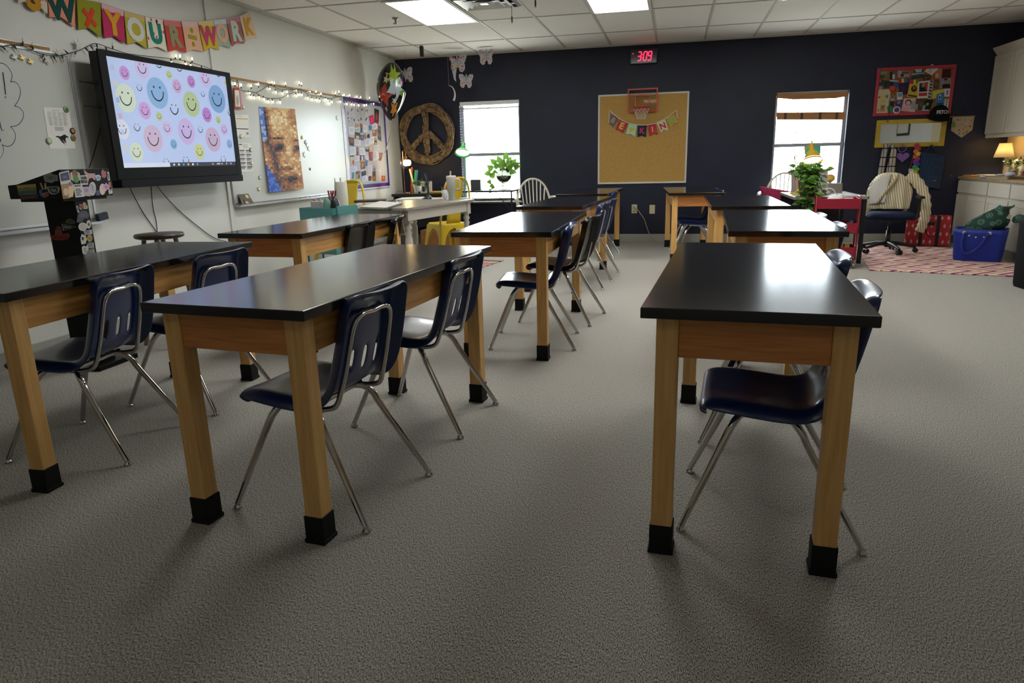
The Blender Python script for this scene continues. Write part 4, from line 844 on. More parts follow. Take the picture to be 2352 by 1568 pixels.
# ------------------------------------------------------------------ paper butterflies hanging in front of the navy wall
wingL = [(.03, .05), (.10, .34), (.28, .50), (.50, .50), (.55, .36), (.46, .10), (.40, .02), (.44, -.12), (.42, -.34), (.28, -.48), (.14, -.44), (.05, -.2)]
def butterfly(c, w, lab, torn=False, rz=0., roll=0.):
    t = thing('paper_butterfly', lab, 'butterfly', c, rz, 'paper butterflies near the left corner')
    h = w*.98; base = mat('b9b4bb', .8); pats = ['6f86c0', 'c05a5a', 'c8b64a', '6fae9c', 'b07ab4', 'd0843c']
    Rm = RY(roll)
    for s in (-1, 1):
        pts = [(s*u, v) for u, v in wingL]
        if torn and s == -1: pts = [(-.03, .05), (-.12, .3), (-.5, .46), (-.36, .2), (-.33, .0), (-.36, -.2), (-.28, -.5), (-.22, -.85), (-.10, -1.0), (-.12, -.7), (-.05, -.3)]
        m = MB().prism([Rm @ Vector((u*w, -.03*abs(u), v*h)) for u, v in pts], (0, .002, 0)); mats = [base]
        k = 0
        for (u, v, ru, rv) in ((.22, .30, .10, .05), (.38, .36, .07, .06), (.40, .22, .06, .04), (.16, .12, .08, .04), (.24, .02, .10, .04), (.16, -.08, .07, .05), (.30, -.16, .08, .06), (.26, -.34, .07, .06), (.12, -.26, .04, .07)):
            mats.append(mat(pats[(k*5+(1 if torn else 0)) % 6], .8)); k += 1
            m.add([Rm @ Vector((s*w*(u+ru*math.cos(j*.785)), -.03*abs(u+ru*math.cos(j*.785))-.0008, h*(v+rv*math.sin(j*.785)))) for j in range(8)], [tuple(range(8))], k)
        m.build('wing', mats, t)
    b = MB(); b.tube([Rm @ Vector((0, -.004, -.22*h)), Rm @ Vector((0, -.006, .1*h)), Rm @ Vector((0, -.004, .42*h))], [.008, .012, .010], 8)
    b.tube([Rm @ Vector((0, 0, .4*h)), Rm @ Vector((-.05*w, 0, .50*h))], .003, 5); b.tube([Rm @ Vector((0, 0, .4*h)), Rm @ Vector((.05*w, 0, .52*h))], .003, 5)
    b.build('body', mat('a8a2a6', .8), t)
    MB().cyl((0, .004, .42*h), (0, .004, CZ-c[2]-.008), .0007, n=4).build('thread', mat('5a5a60', .6), t)
Z5 = lambda a, b, o: BK(840+a/4.9, 100+b/4.9, o)
butterfly(Z5(1030, 225, .45), .235, 'torn paper butterfly with one long wing, leftmost of those before the navy wall', True, .15)
butterfly(Z5(1358, 155, .45), .195, 'rainbow patterned paper butterfly highest and nearest the ceiling', False, -.1)
butterfly(Z5(1130, 425, .45), .18, 'pale patterned paper butterfly lowest, above the left window', False, .1, .06)
butterfly(Z5(455, 365, .7), .19, 'paper butterfly mostly hidden behind the star printed balloon', False, .2, -.2)
m = MB(); P = smooth([Z5(a, b, .45) for a, b in ((935, 472), (965, 483), (990, 515), (1003, 560), (1003, 600), (990, 642))], 4); k = len(P)
m.tube(P, [.002+.013*(i/(k-1)) for i in range(k)], 8, flat=.15); m.cyl(P[0], (P[0].x, P[0].y, CZ-.008), .0007, n=4); single(m, 'paper_curl', mat('d0ccd2', .5), 'white curled paper strip dangling below the torn butterfly', 'paper strip')
# ------------------------------------------------------------------ foil balloon
bc = BK(899, 205, 1.0); t = thing('foil_balloon', 'black foil balloon printed with bright stars floating in the left corner', 'balloon', bc)
aR, aD, aH = .205, .14, .34
def bsurf(u, v, k=1.):   # v 0 top .. 1 bottom tip ; u angle
    z = 1-2.15*v; r = max(0., math.sin(math.pi*min(1, max(0, v))))**.58*(1-.36*v**2.4) if 0 < v < .999 else 0
    pl = 1+.035*math.sin(11*u)*math.sin(math.pi*v)
    return Vector((aR*r*pl*math.cos(u)*k, aD*r*pl*math.sin(u)*k, aH*z*k if v < .5 else aH*z*(k if v < .9 else 1)))
tl_ = RY(.10)
m = MB(); m.grid(lambda a, b: tl_ @ bsurf(2*math.pi*a, b), 44, 26); m.build('body', mat('0b0b0e', .16, .25, coat=.5), t, weld=True)
def bstar(u0, v0, r, col, k=5, rot=0., inner=.42):
    m = MB(); out = star2(0, 0, r, k, inner, rot); c = tl_ @ bsurf(u0, v0, 1.012); n = len(out); V = [c]
    for q in (.2, .4, .6, .8, 1.):
        for du, dv in out: V.append(tl_ @ bsurf(u0+q*du/aR, v0+q*dv/(2.1*aH), 1.018))
    F = [(0, 1+i, 1+(i+1) % n) for i in range(n)]+[(1+k*n+i, 1+k*n+n+i, 1+k*n+n+(i+1) % n, 1+k*n+(i+1) % n) for k in range(4) for i in range(n)]
    m.add(V, F, 0, True); m.build('printed_star', mat(col, .2, .2, coat=.5), t)
A = -math.pi/2
bstar(A+.42, .25, .16, '9ab52c', 7, .4, .4); bstar(A-.30, .58, .145, 'a8301a', 5, .2, .55); bstar(A+.62, .44, .15, 'c4d2dc', 5, .5, .6); bstar(A-.15, .32, .055, 'c8c0a4', 5, .2); bstar(A+.62, .80, .10, 'c8822a', 5, .5, .5)
bstar(A+.55, .66, .05, 'c8c8c0', 6, .1); bstar(A-.1, .24, .03, 'd08a2c', 5); bstar(A-1.0, .22, .05, '2f6fae', 5); bstar(A-1.0, .36, .03, 'd0b832', 5); bstar(A-.75, .42, .03, '3a8a44', 5, .4); bstar(A+1.0, .52, .05, '8ab03a', 5, .2); bstar(A-.25, .80, .04, 'b0a890', 4, .3); bstar(A+1.0, .34, .05, 'a05aa0', 5, .3)
P = [bc+tl_ @ Vector((0, 0, -aH*1.14)), Z5(285, 930, 1.0), Z5(275, 1010, .98), Z5(262, 1080, .95), Z5(240, 1150, .93), Z5(222, 1230, .9)]
P[0] = P[0]; MB().tube(smooth(P, 5), .006, 6, flat=.25).build('ribbon', mat('b8b8bc', .25, .6), t, world=True)
# ------------------------------------------------------------------ red framed pin board, right
t = thing('pin_board', 'red framed cork pin board covered in photos and cards, right on the navy wall', 'pin board', (2.85, D, 1.57))
x0, x1, z0, z1 = 2.412, 3.29, 1.568, 2.138
MB().box(x0+.03, x1-.03, D-.012, D-.001, z0+.03, z1-.03).build('cork_panel', noisy('pin_cork', '6e4622', '8a5c30', 60, rough=.95), t, world=True)
f = MB(); w = .036
for a in ((x0, x0+w), (x1-w, x1)): f.box(*a, D-.024, D-.001, z0, z1)
for a in ((z0, z0+w), (z1-w, z1)): f.box(x0+w, x1-w, D-.024, D-.001, *a)
f.build('frame', mat('9c2436', .4), t, world=True, bevel=.004)
def zrb(l): return [(2005+a/11.2, 140+b/11.2) for a, b in l]
RB = [([(155, 255), (375, 245), (370, 430), (160, 460)], '5c6a48', [((0, .55, .7, 1), '3c3c34'), ((.1, .1, .9, .5), '6c7a54')], 'green outdoor photo in the top left corner'),
      ([(425, 260), (610, 255), (610, 470), (430, 485)], '5a5048', [((.05, .1, .4, .95), '1c1a1a'), ((.4, .4, .75, .95), 'b8b0a4')], 'wedding style photo with black and white figures'),
      ([(640, 240), (950, 255), (940, 410), (640, 430)], '8a8484', [((.35, .1, .95, .5), '6a3a40'), ((.25, .5, .5, .9), '2a2222')], 'photo with a maroon sign'),
      ([(990, 330), (1310, 280), (1280, 430), (985, 480)], '2e342e', [((0, 0, 1, .3), '7a92a8'), ((.3, .4, .8, .8), '3a3a34')], 'landscape group photo under the black slogan sticker'),
      ([(1280, 360), (1500, 350), (1480, 490), (1290, 500)], '3c2a22', [((.2, .3, .5, .8), '6a4a3c'), ((.6, .2, .9, .7), '5a3a30')], 'dark group photo below the card with a red blob'),
      ([(1600, 210), (1890, 200), (1760, 460), (1600, 440)], '9a6a54', [((.3, .05, .75, .5), 'b05a4a'), ((.05, .5, .4, .95), 'a89a80')], 'tilted photo with a red haired figure'),
      ([(1790, 210), (2010, 200), (2000, 430), (1760, 440)], '3c1418', [], 'plain dark maroon card'),
      ([(150, 480), (290, 480), (270, 640), (140, 640)], '3a3630', [((.1, .1, .5, .4), '8a5a50'), ((.5, .3, .9, .8), '22304a')], 'small dim photo at the left edge'),
      ([(290, 500), (430, 490), (420, 690), (265, 700)], '30342c', [((.1, .2, .6, .9), '252a22')], 'dark green photo left of the ski photo'),
      ([(410, 490), (650, 510), (650, 690), (420, 640)], '2f4a6c', [((0, 0, 1, .15), 'b8c0c8'), ((0, .3, .5, 1), '20242c')], 'blue mountain photo'),
      ([(140, 640), (265, 640), (250, 740), (135, 750)], '6c6468', [((.2, .2, .8, .9), '8a7a78')], 'small pale photo above the paper drawing'),
      ([(125, 740), (470, 720), (370, 1350), (65, 1345)], 'b3a37e', [((.1, .28, .25, .36), 'a04038'), ((.32, .26, .55, .38), 'c8a030'), ((.65, .24, .85, .36), '4a6aa0'), ((.3, .42, .7, .58), '98a870'), ((.35, .64, .75, .92), '8a7a58'), (circ(.53, .74, .08), 'a03a2c'), ((.15, .82, .25, .92), 'a84a3a')], 'cream paper drawing with flowers at the lower left'),
      ([(650, 570), (940, 540), (890, 860), (680, 870)], '2c1a3e', [((.3, .3, .6, .7), '3c2448')], 'dark purple theater card in the middle'),
      ([(655, 465), (945, 430), (935, 545), (660, 570)], 'a03020', [((0, 0, .3, 1), 'a82a1c'), ((.3, 0, .48, 1), 'c8b43c'), ((.48, 0, .66, 1), '3a7a34'), ((.66, 0, .84, 1), '3a4a8e'), ((.84, 0, 1, 1), '4a2a6a')], 'rainbow strip above the purple card'),
      ([(945, 580), (1175, 570), (1155, 970), (875, 920)], 'b09628', [(circ(.55, .37, .30, 16, .75), '2c2716'), (circ(.55, .32, .14, 12, .7), '8a7424'), ((.08, .82, .9, .94), '2c2716')], 'yellow theater card with a dark round emblem'),
      ([(940, 490), (1150, 480), (1150, 580), (950, 590)], 'a8301e', [((0, 0, .5, 1), 'a02a1c'), ((.5, 0, .75, 1), 'c8b43c'), ((.75, 0, 1, 1), '3a7a3a')], 'rainbow strip above the yellow card'),
      ([(1165, 540), (1460, 500), (1400, 950), (1150, 960)], 'c4bfb8', [((.1, .08, .9, .62), '24304e'), ((.35, .1, .65, .4), '8a6a5a'), ((.2, .35, .8, .62), '16161a'), ((.7, .1, .9, .5), 'a83a34'), ((.08, .68, .92, .88), '9c2c2c')], 'white framed portrait card with a red banner'),
      ([(1470, 490), (1560, 490), (1490, 985), (1400, 960)], 'a39b92', [((.15, .02+.166*k, .85, .12+.166*k), '38322e') for k in range(6)], 'long photo booth strip'),
      ([(1560, 480), (1700, 470), (1690, 720), (1560, 700)], '43382f', [((.2, .3, .7, .7), '5e4a3e')], 'brown photo right of the photo booth strip'),
      ([(1740, 460), (2000, 420), (2015, 690), (1740, 700)], '7a7c80', [((.3, .08, .7, .5), '8a6a58'), ((.32, .05, .68, .2), '1a1618'), ((.15, .6, .9, 1), '141416')], 'portrait photo of a bearded person in black'),
      ([(1540, 770), (1820, 720), (1830, 800), (1640, 860), (1620, 960), (1510, 970)], 'b0a83c', [((.05, .1, .9, .3), '3a3616')], 'yellow theater program'),
      ([(1640, 860), (1830, 820), (1830, 1130), (1600, 1140)], '3a6a96', [((.3, .1, .6, .5), 'a8c0d0'), ((.35, .2, .55, .45), '1c2430'), ((.1, .8, .9, .95), '22384e')], 'blue theater program'),
      ([(1830, 720), (2040, 705), (1985, 920), (1840, 910)], 'b9b8bc', [((.3, .25, .55, .8), '6a6a98'), (circ(.5, .28, .1), 'a03030')], 'white card with a small red and blue figure'),
      ([(1850, 980), (1960, 980), (1920, 1280), (1820, 1180)], 'b4b2b6', [(circ(.5, .14+.2*k, .16, 8, .45), '1e1c20') for k in range(4)], 'white strip with black shapes'),
      ([(615, 810), (765, 800), (755, 990), (620, 1000)], 'b4b8b8', [((.15, .08, .9, .6), '5a8a94')], 'small instant photo with teal picture'),
      ([(450, 900), (570, 910), (560, 1040), (440, 1030)], '8a8480', [((.2, .1, .8, .5), '2a2422'), ((.3, .3, .7, .9), 'a89080')], 'small pale portrait photo'),
      ([(440, 1040), (560, 1030), (530, 1200), (450, 1210)], '1c2624', [], 'small dark green card'),
      ([(560, 1040), (780, 990), (720, 1220), (600, 1200)], '3a3a5e', [((.3, .1, .7, .45), '8a6a5e'), ((.2, .5, .8, 1), '3a2a6e')], 'photo of a person in a purple cap'),
      ([(800, 960), (1100, 960), (1080, 1320), (730, 1280)], 'b79ca0', [(circ(.42, .32, .26, 14, .9), '2a2020'), (circ(.42, .36, .18, 14, .9), 'c8969a'), ((.66, .2, .98, .8), '8c8488'), ((.05, .7, .55, 1), 'c08a92')], 'pink cartoon portrait postcard'),
      ([(1120, 980), (1330, 970), (1260, 1270), (1090, 1240)], '3a3a2e', [((.2, .2, .5, .6), '5a3a2c'), ((.55, .3, .9, .7), '6a3c2c'), ((0, .5, .3, 1), '7a8a9c')], 'hiking photo in the lower middle'),
      ([(1340, 985), (1560, 1000), (1460, 1290), (1250, 1280)], '141a12', [((.3, .3, .6, .5), '6a9a28'), ((.0, .5, .3, 1), '6a8ab0'), ((.1, .88, .9, .98), 'a8a8a4')], 'black and green poster card'),
      ([(1060, 205), (1285, 190), (1285, 300), (1065, 310)], '131314', [((.08, .12, .9, .42), 'b8b4b0'), ((.15, .52, .85, .85), 'b8b4b0')], 'black slogan sticker with pale block letters'),
      ([(1520, 75), (1690, 190), (1510, 370), (1330, 260)], 'bdb3ae', [(circ(.42, .22, .17, 10, .9), '9a1c18')] + lines(.2, .5, .85, .9, 3, '8c8484'), 'tilted white card with a red blob over the top frame'),
      ([(360, 1180), (420, 1150), (520, 1180), (510, 1310), (430, 1330), (370, 1250)], '2c6a4c', [], 'green clover shaped card')]
for i, (q, c, ex, l) in enumerate(RB):
    if len(q) == 4: card('pinned_card', l + ', on the red framed board', 'card', 1, zrb(q), c, ex, off=.0125+.0012*(i % 9)*.5+.0022*(i > 30), thick=.001, group='cards pinned on the red framed board')
    else:
        pts = [BK(*p, .0175) for p in zrb(q)]
        single(MB().prism(pts, (0, -.001, 0)), 'pinned_card', mat(c, .7), l + ', on the red framed board', 'card', 'cards pinned on the red framed board')
for a, b, r, c, c2, l in ((610, 1260, 82, 'c4bfc8', '4a2a6e', 'round white and purple button on the red framed board'), (505, 710, 72, '8c2418', 'b03a22', 'red round badge on the red framed board')):
    p = BK(2005+a/11.2, 140+b/11.2, .021); rr = r/11.2/171
    m = MB().lathe([(rr, 0), (rr, .004), (rr*.9, .006), (.0001, .007)], p, 22, 0, RX(math.pi/2)); m.lathe([(rr*.7, .0066), (.0001, .0074)], p, 18, 1, RX(math.pi/2))
    single(m, 'button_badge', [mat(c, .4), mat(c2, .4)], l, 'badge')
# cap
cp = BK(1980+838/4.75, 130+628/4.75, .03); t = thing('baseball_cap', 'black baseball cap lettered FETCH hanging on the corner of the red board', 'cap', (cp.x, cp.y, cp.z-.09)); capm = mat('09090b', .9, spec=.2)
m = MB(); m.grid(lambda u, v: cp+Vector((.115*math.cos(math.pi*u)*math.cos(v*1.45), -.10*math.sin(math.pi*u)*math.cos(v*1.45)-.005, -.035+.145*math.sin(v*1.45))), 24, 10); m.build('crown', capm, t, world=True, solid=.003)
m = MB(); m.grid(lambda u, v: cp+Vector(((.113+.02*v)*math.cos(math.pi*u)*(1-.1*v), -(.098+.055*v)*math.sin(math.pi*u)-.005, -.036-.045*v*math.sin(math.pi*u)-.012*v)), 24, 4); m.build('brim', capm, t, world=True, solid=.004)
m = MB(); g = text_geo('FETCH', .03); wmax = max(p.x for p in g[0])
m.add([cp+Vector((.068*p.x/wmax+.012, -.104*math.sqrt(max(0, 1-((.068*p.x/wmax+.012)/.118)**2))-.004-.0016*(p.z+.5), .018+.055*p.y)) for p in g[0]], g[1]); m.build('lettering', mat('b8b4b0', .7), t, world=True)
# mirror with hooks
t = thing('wall_mirror', 'long mirror in a flat yellow frame with hooks, below the red board', 'mirror', (2.86, D, 1.185)); ym = noisy('yellow_paint', '9c8420', 'b0962c', 8, rough=.45)
x0, x1, z0, z1 = 2.468, 3.262, 1.188, 1.52; w = .052
f = MB()
f.prism([(x0, D-.025, z0), (x0+w, D-.025, z0+w), (x0+w, D-.025, z1-w), (x0, D-.025, z1)], (0, .024, 0)); f.prism([(x1, D-.025, z0), (x1-w, D-.025, z0+w), (x1-w, D-.025, z1-w), (x1, D-.025, z1)], (0, .024, 0))
f.prism([(x0, D-.025, z0), (x0+w, D-.025, z0+w), (x1-w, D-.025, z0+w), (x1, D-.025, z0)], (0, .024, 0)); f.prism([(x0, D-.025, z1), (x0+w, D-.025, z1-w), (x1-w, D-.025, z1-w), (x1, D-.025, z1)], (0, .024, 0))
f.build('frame', ym, t, world=True, bevel=.002)
MB().box(x0+w-.003, x1-w+.003, D-.012, D-.010, z0+w-.003, z1-w+.003).build('mirror_glass', mat('c8cac8', .02, 1.), t, world=True)
HK = []
for a in (305, 440, 605, 760):
    p = BK(1980+a/4.75, 130+962/4.75, .03); HK.append(p)
    MB().tube(smooth([(p.x, D-.026, p.z+.012), (p.x, D-.05, p.z+.004), (p.x, D-.055, p.z-.012), (p.x, D-.066, p.z-.004)], 4), .004, 7).build('hook', mat('8a7426', .4, .6), t, world=True)
# pennant with pins
Z2 = lambda a, b, o=0.: BK(1980+a/4.75, 130+b/4.75, o)
t = thing('pin_pennant', 'small tan cloth pennant covered in enamel pins hanging beside the mirror', 'pennant', Z2(1100, 885, .0))
pq = [Z2(a, b, .012) for a, b in ((990, 655), (1225, 650), (1203, 800), (1085, 885), (968, 808))]
MB().prism(pq, (0, -.003, 0)).build('cloth', noisy('linen', '93826a', 'a8967c', 60, rough=.95), t, world=True)
MB().cyl(Z2(955, 657, .014), Z2(1240, 647, .014), .005, n=8).build('dowel', mat('7a6248', .6), t, world=True)
MB().tube([Z2(985, 650, .012), Z2(1118, 495, .006), Z2(1215, 645, .012)], .0012, 5).build('hanging_string', mat('4a4640', .7), t, world=True)
RP = random.Random(9); pc_ = ['2c2a2a', '6a8a4a', 'b09a3a', 'a86a6a', '5a7a8a', 'c0b8a8', '7a3a3a', '8a6aa0', 'b8763c', '3a6a4a']
spots = [(1045, 690), (1120, 690), (1160, 680), (1195, 695), (1085, 735), (1140, 730), (1180, 760), (1050, 745), (1020, 770), (1060, 800), (1100, 790), (1130, 765), (1165, 800), (1000, 820), (1055, 840), (1085, 860), (1110, 835), (1070, 690), (1000, 700), (1145, 820)]
for i, (a, b) in enumerate(spots):
    r = .006+.006*RP.random(); MB().lathe([(r, 0), (r*.8, .003), (.0001, .0035)], Z2(a, b, .0155), 9, 0, RX(math.pi/2)).build('enamel_pin', mat(pc_[i % 10], .3, .3), t, world=True)
MB().ball(Z2(996, 742, .02), (.024, .006, .034), 12).build('green_charm', mat('4a7a34', .5), t, world=True)
# scarf, heart, lei, tote on the hooks
plaid = bpy.data.materials.new('plaid'); plaid.use_nodes = True; n_ = plaid.node_tree.nodes; l_ = plaid.node_tree.links; bs = n_['Principled BSDF']; bs.inputs['Roughness'].default_value = .95
uvn = n_.new('ShaderNodeTexCoord'); sp_ = n_.new('ShaderNodeSeparateXYZ'); l_.new(uvn.outputs['Object'], sp_.inputs[0]); res = None
for ax, fr, th in (('Z', 9., .14), ('X', 26., .2)):
    a1 = n_.new('ShaderNodeMath'); a1.operation = 'MULTIPLY'; a1.inputs[1].default_value = fr; l_.new(sp_.outputs[ax], a1.inputs[0])
    a2 = n_.new('ShaderNodeMath'); a2.operation = 'FRACT'; l_.new(a1.outputs[0], a2.inputs[0]); a3 = n_.new('ShaderNodeMath'); a3.operation = 'LESS_THAN'; a3.inputs[1].default_value = th; l_.new(a2.outputs[0], a3.inputs[0])
    if res is None: res = a3
    else:
        q = n_.new('ShaderNodeMath'); q.operation = 'MAXIMUM'; l_.new(res.outputs[0], q.inputs[0]); l_.new(a3.outputs[0], q.inputs[1]); res = q
mx = n_.new('ShaderNodeMix'); mx.data_type = 'RGBA'; mx.inputs[6].default_value = lin('a39c90'); mx.inputs[7].default_value = lin('2a282a'); l_.new(res.outputs[0], mx.inputs[0]); l_.new(mx.outputs[2], bs.inputs['Base Color'])
t = thing('plaid_scarf', 'cream and black plaid scarf hanging from the leftmost mirror hook', 'scarf', Z2(260, 1400, .05))
for nm, L in (('scarf_end', [((240, 955), (300, 950)), ((215, 1050), (272, 1050)), ((190, 1180), (250, 1180)), ((165, 1310), (228, 1310)), ((140, 1430), (210, 1430))]), ('scarf_end', [((300, 950), (345, 958)), ((320, 1010), (376, 1030)), ((300, 1110), (372, 1110)), ((268, 1230), (360, 1230)), ((245, 1380), (350, 1370))])):
    m = MB(); k = len(L)-1
    m.grid(lambda u, v: (lambda j, f: (Z2(*L[j][0], .05).lerp(Z2(*L[j+1][0], .05), f)).lerp(Z2(*L[j][1], .05).lerp(Z2(*L[j+1][1], .05), f), u))(min(int(v*k), k-1), v*k-min(int(v*k), k-1)) + Vector((0, -.018*math.sin(math.pi*u)-.006*math.sin(9*u), 0)), 10, 16)
    m.build(nm, plaid, t, world=True, solid=.006)
p = Z2(440, 1100, .03); t = thing('purple_heart_tag', 'purple heart shaped tag on a ring hanging from the second mirror hook', 'heart', Z2(440, 1160, .03)); pm = mat('6e4e92', .6)
hw = 62/4.75/171*2.0; MB().prism([p+Vector(((u-.5)*hw, 0, -(v-.5)*hw*.95)) for u, v in HEART], (0, -.012, 0)).build('heart', pm, t, world=True, bevel=.003)
rc = Z2(440, 995, .06); MB().tube([rc+Vector((.046*math.cos(a), 0, .05*math.sin(a))) for a in [2*math.pi*i/20 for i in range(20)]], .004, 7, closed=True).build('ring', mat('7a62a0', .5), t, world=True)
t = thing('flower_lei', 'rainbow flower lei hanging from the third mirror hook', 'lei', Z2(570, 1395, .05)); RL = random.Random(8)
lc = ['a0285a', 'b03428', 'c06a24', 'b8a83a', 'a85a3a', '8a2a6a', '6a2a8a', '3a3a9a', '2a8a4a', '5aa03a', 'b0a02a', 'c05a1c', 'a82a24', '6a1a5a', '2a2a7a']
for i in range(15):
    v = i/14; x = 605-30*v+(12 if i % 2 else -10); y = 975+400*v; c = Z2(x, y, .055); m = MB()
    for k in range(5):
        a = 2*math.pi*k/5+i; m.ball(c+Vector((.016*math.cos(a), 0, .016*math.sin(a))), (.018, .012, .018), 8)
    m.ball(c+Vector((0, -.008, 0)), .008, 6); m.build('flower', mat(lc[i], .7), t, world=True)
MB().tube(smooth([Z2(a, b, .05) for a, b in ((600, 960), (560, 1080), (530, 1190), (512, 1225))], 4), .003, 6).build('lei_cord', mat('9a3028', .6), t, world=True)
single(MB().lathe([(.018, 0), (.03, .05), (.034, .09), (.001, .092)], Z2(530, 1285, .05)-Vector((0, 0, .02)), 12), 'hanging_cup', mat('a09a94', .5), 'small pale cup hanging beside the rainbow lei', 'cup')
t = thing('denim_tote', 'dark blue denim tote bag hanging from the rightmost mirror hook', 'tote bag', Z2(720, 1450, .05)); dn = noisy('denim', '1d2b42', '2c3d5a', 90, (1, 1, .4), .9, .1, lo=.3, hi=.7, spec=.2)
TQ = [Z2(a, b, .02) for a, b in ((612, 1035), (905, 1078), (850, 1445), (595, 1398))]
m = MB(); m.grid(lambda u, v: bil(TQ, u, v)+Vector((0, -.055*math.sin(math.pi*u)*(.35+.65*v)-.01*math.sin(7*u+2*v), 0)), 14, 14); m.grid(lambda u, v: bil(TQ, u, v)+Vector((0, .006, 0)), 2, 2); m.build('bag_body', dn, t, world=True)
for o in (.03, .062):
    MB().tube(smooth([Z2(700, 1050, o), Z2(722, 1010, o), Z2(755, 968, .055), Z2(795, 1010, o), Z2(825, 1065, o)], 4), .007, 6, flat=.4).build('strap', dn, t, world=True)
p = Z2(792, 1352, .08); MB().obox(p, (.032, .004, .018)).build('cloth_label', mat('8a3028', .7), t, world=True)
single(MB().cyl(BK(1980+978/4.75, 130+1300/4.75, .0), BK(1980+978/4.75, 130+1300/4.75, .02), .006, n=8), 'coat_peg', mat('8a8a8c', .3, .8), 'tiny metal peg on the navy wall left of the countertop', 'peg')
single(MB().tube(smooth([Z2(298, 475, .03), Z2(296, 560, .03), Z2(294, 640, .03), Z2(278, 690, .035), Z2(268, 705, .035), Z2(283, 712, .035), Z2(298, 700, .035)], 4), .003, 6), 'lanyard', mat('141416', .6), 'thin black lanyard hanging over the lower left of the red board', 'lanyard')
# ------------------------------------------------------------------ window dressings
t = thing('window_blind', 'raised white blind at the top of the left window', 'blind', (-2.565, D, 1.88))
wp = mat('e6e8ea', .5)
MB().box(WIN1[0]+.004, WIN1[1]-.004, D+.01, D+.06, WIN1[3]-.055, WIN1[3]-.002).build('head_rail', wp, t, world=True, bevel=.004)
MB().box(WIN1[0]+.01, WIN1[1]-.012, D+.015, D+.05, WIN1[3]-.105, WIN1[3]-.088).build('bottom_rail', mat('8a8478', .5), t, world=True, bevel=.003)
m = MB(); R_ = random.Random(1)
for k in range(34): z = WIN1[2]+.06+k*.037; m.box(WIN1[0]+.006, WIN1[0]+.058, D+.02, D+.035, z, z+.026)
m.build('side_slats', mat('9aa4bc', .5), t, world=True)
for x in (WIN1[0]+.02, WIN1[0]+.07): MB().cyl((x, D+.012, WIN1[2]+.03), (x, D+.012, WIN1[3]-.06), .003, n=6).build('lift_cord', mat('b8a98a', .6), t, world=True)
bam = noisy('bamboo', '8a5c34', 'b07c4a', 5, (.6, 1, 40), .7, .2, 3, .3, .7, bdist=.003)
Z1 = lambda a, b, o: BK(1700+a/5.227, 180+b/5.227, o)
t = thing('bamboo_shade', 'rolled tan bamboo shade across the top of the right window', 'shade', Z1(860, 500, .0))
q = [Z1(445, 178, .012), Z1(1290, 162, .012), Z1(1288, 215, .012), Z1(1150, 238, .012), Z1(900, 248, .012), Z1(640, 254, .012), Z1(445, 236, .012)]
MB().prism(q, (0, .008, 0)).build('valance', bam, t, world=True)
q = [Z1(440, 408, .012), Z1(1262, 402, .012), Z1(1258, 497, .012), Z1(440, 496, .012)]
sl = MB().prism(q, (0, .008, 0)).build('shade_fold', bam, t, world=True)
for a in (545, 742, 962, 1162): m = MB(); m.prism([Z1(a-14, 406, .0135), Z1(a+16, 406, .0135), Z1(a+10, 495, .0135), Z1(a-20, 495, .0135)], (0, .001, 0)); m.build('dark_band', mat('4e3620', .8), sl, world=True)
MB().box(WIN2[0]+.02, WIN2[1]-.02, D-.004, D+.03, WIN2[3]-.025, WIN2[3]-.004).build('head_rail', mat('8a8a88', .5), t, world=True)
c = card('window_card', 'pale green square card leaning on the right window behind the yellow lamp', 'card', 1, [(1700+a/5.227, 180+b/5.227) for a, b in ((768, 795), (968, 788), (964, 905), (775, 915))], '58b890', [], off=-.085, thick=.002)
# ------------------------------------------------------------------ cabinets along the right wall
CF, CTZ = 3.5, .815
YB = D-.001
def on_face(px, py, x=CF): return on(0, x, px, py)
ky = [on_face(2180+a/4.9, 300+b/4.9).y for a, b in ((245, 620), (455, 650), (710, 680))]
ys = [YB, ky[0], ky[1], ky[2], ky[2]-(ky[1]-ky[2])*1.0]
MB().box(CF+.35, XR-.001, 7.0, YB, CTZ+.001, 1.27).build('trim_3', mat('c2b493', .5), kind='structure') if 0 else None
MB().box(3.962, XR-.0005, 7.2, YB, CTZ, 2.2).build('trim_3', mat('c6b998', .55), kind='structure')
gapm = mat('3a342c', .7)
def panel(m, x, y0, y1, z0, z1, d=.018, w=.05):
    """raised frame door front facing -x"""
    m.box(x-d, x-.002, y0, y1, z0, z1)
def shaker(name, parent, x, y0, y1, z0, z1, w=.055):
    m = MB(); m.box(x-.014, x-.001, y0+w, y1-w, z0+w, z1-w)
    m.box(x-.020, x-.001, y0, y0+w, z0, z1); m.box(x-.020, x-.001, y1-w, y1, z0, z1); m.box(x-.020, x-.001, y0+w, y1-w, z0, z0+w); m.box(x-.020, x-.001, y0+w, y1-w, z1-w, z1)
    return m.build(name, cab_m, parent, world=True, bevel=.0025)
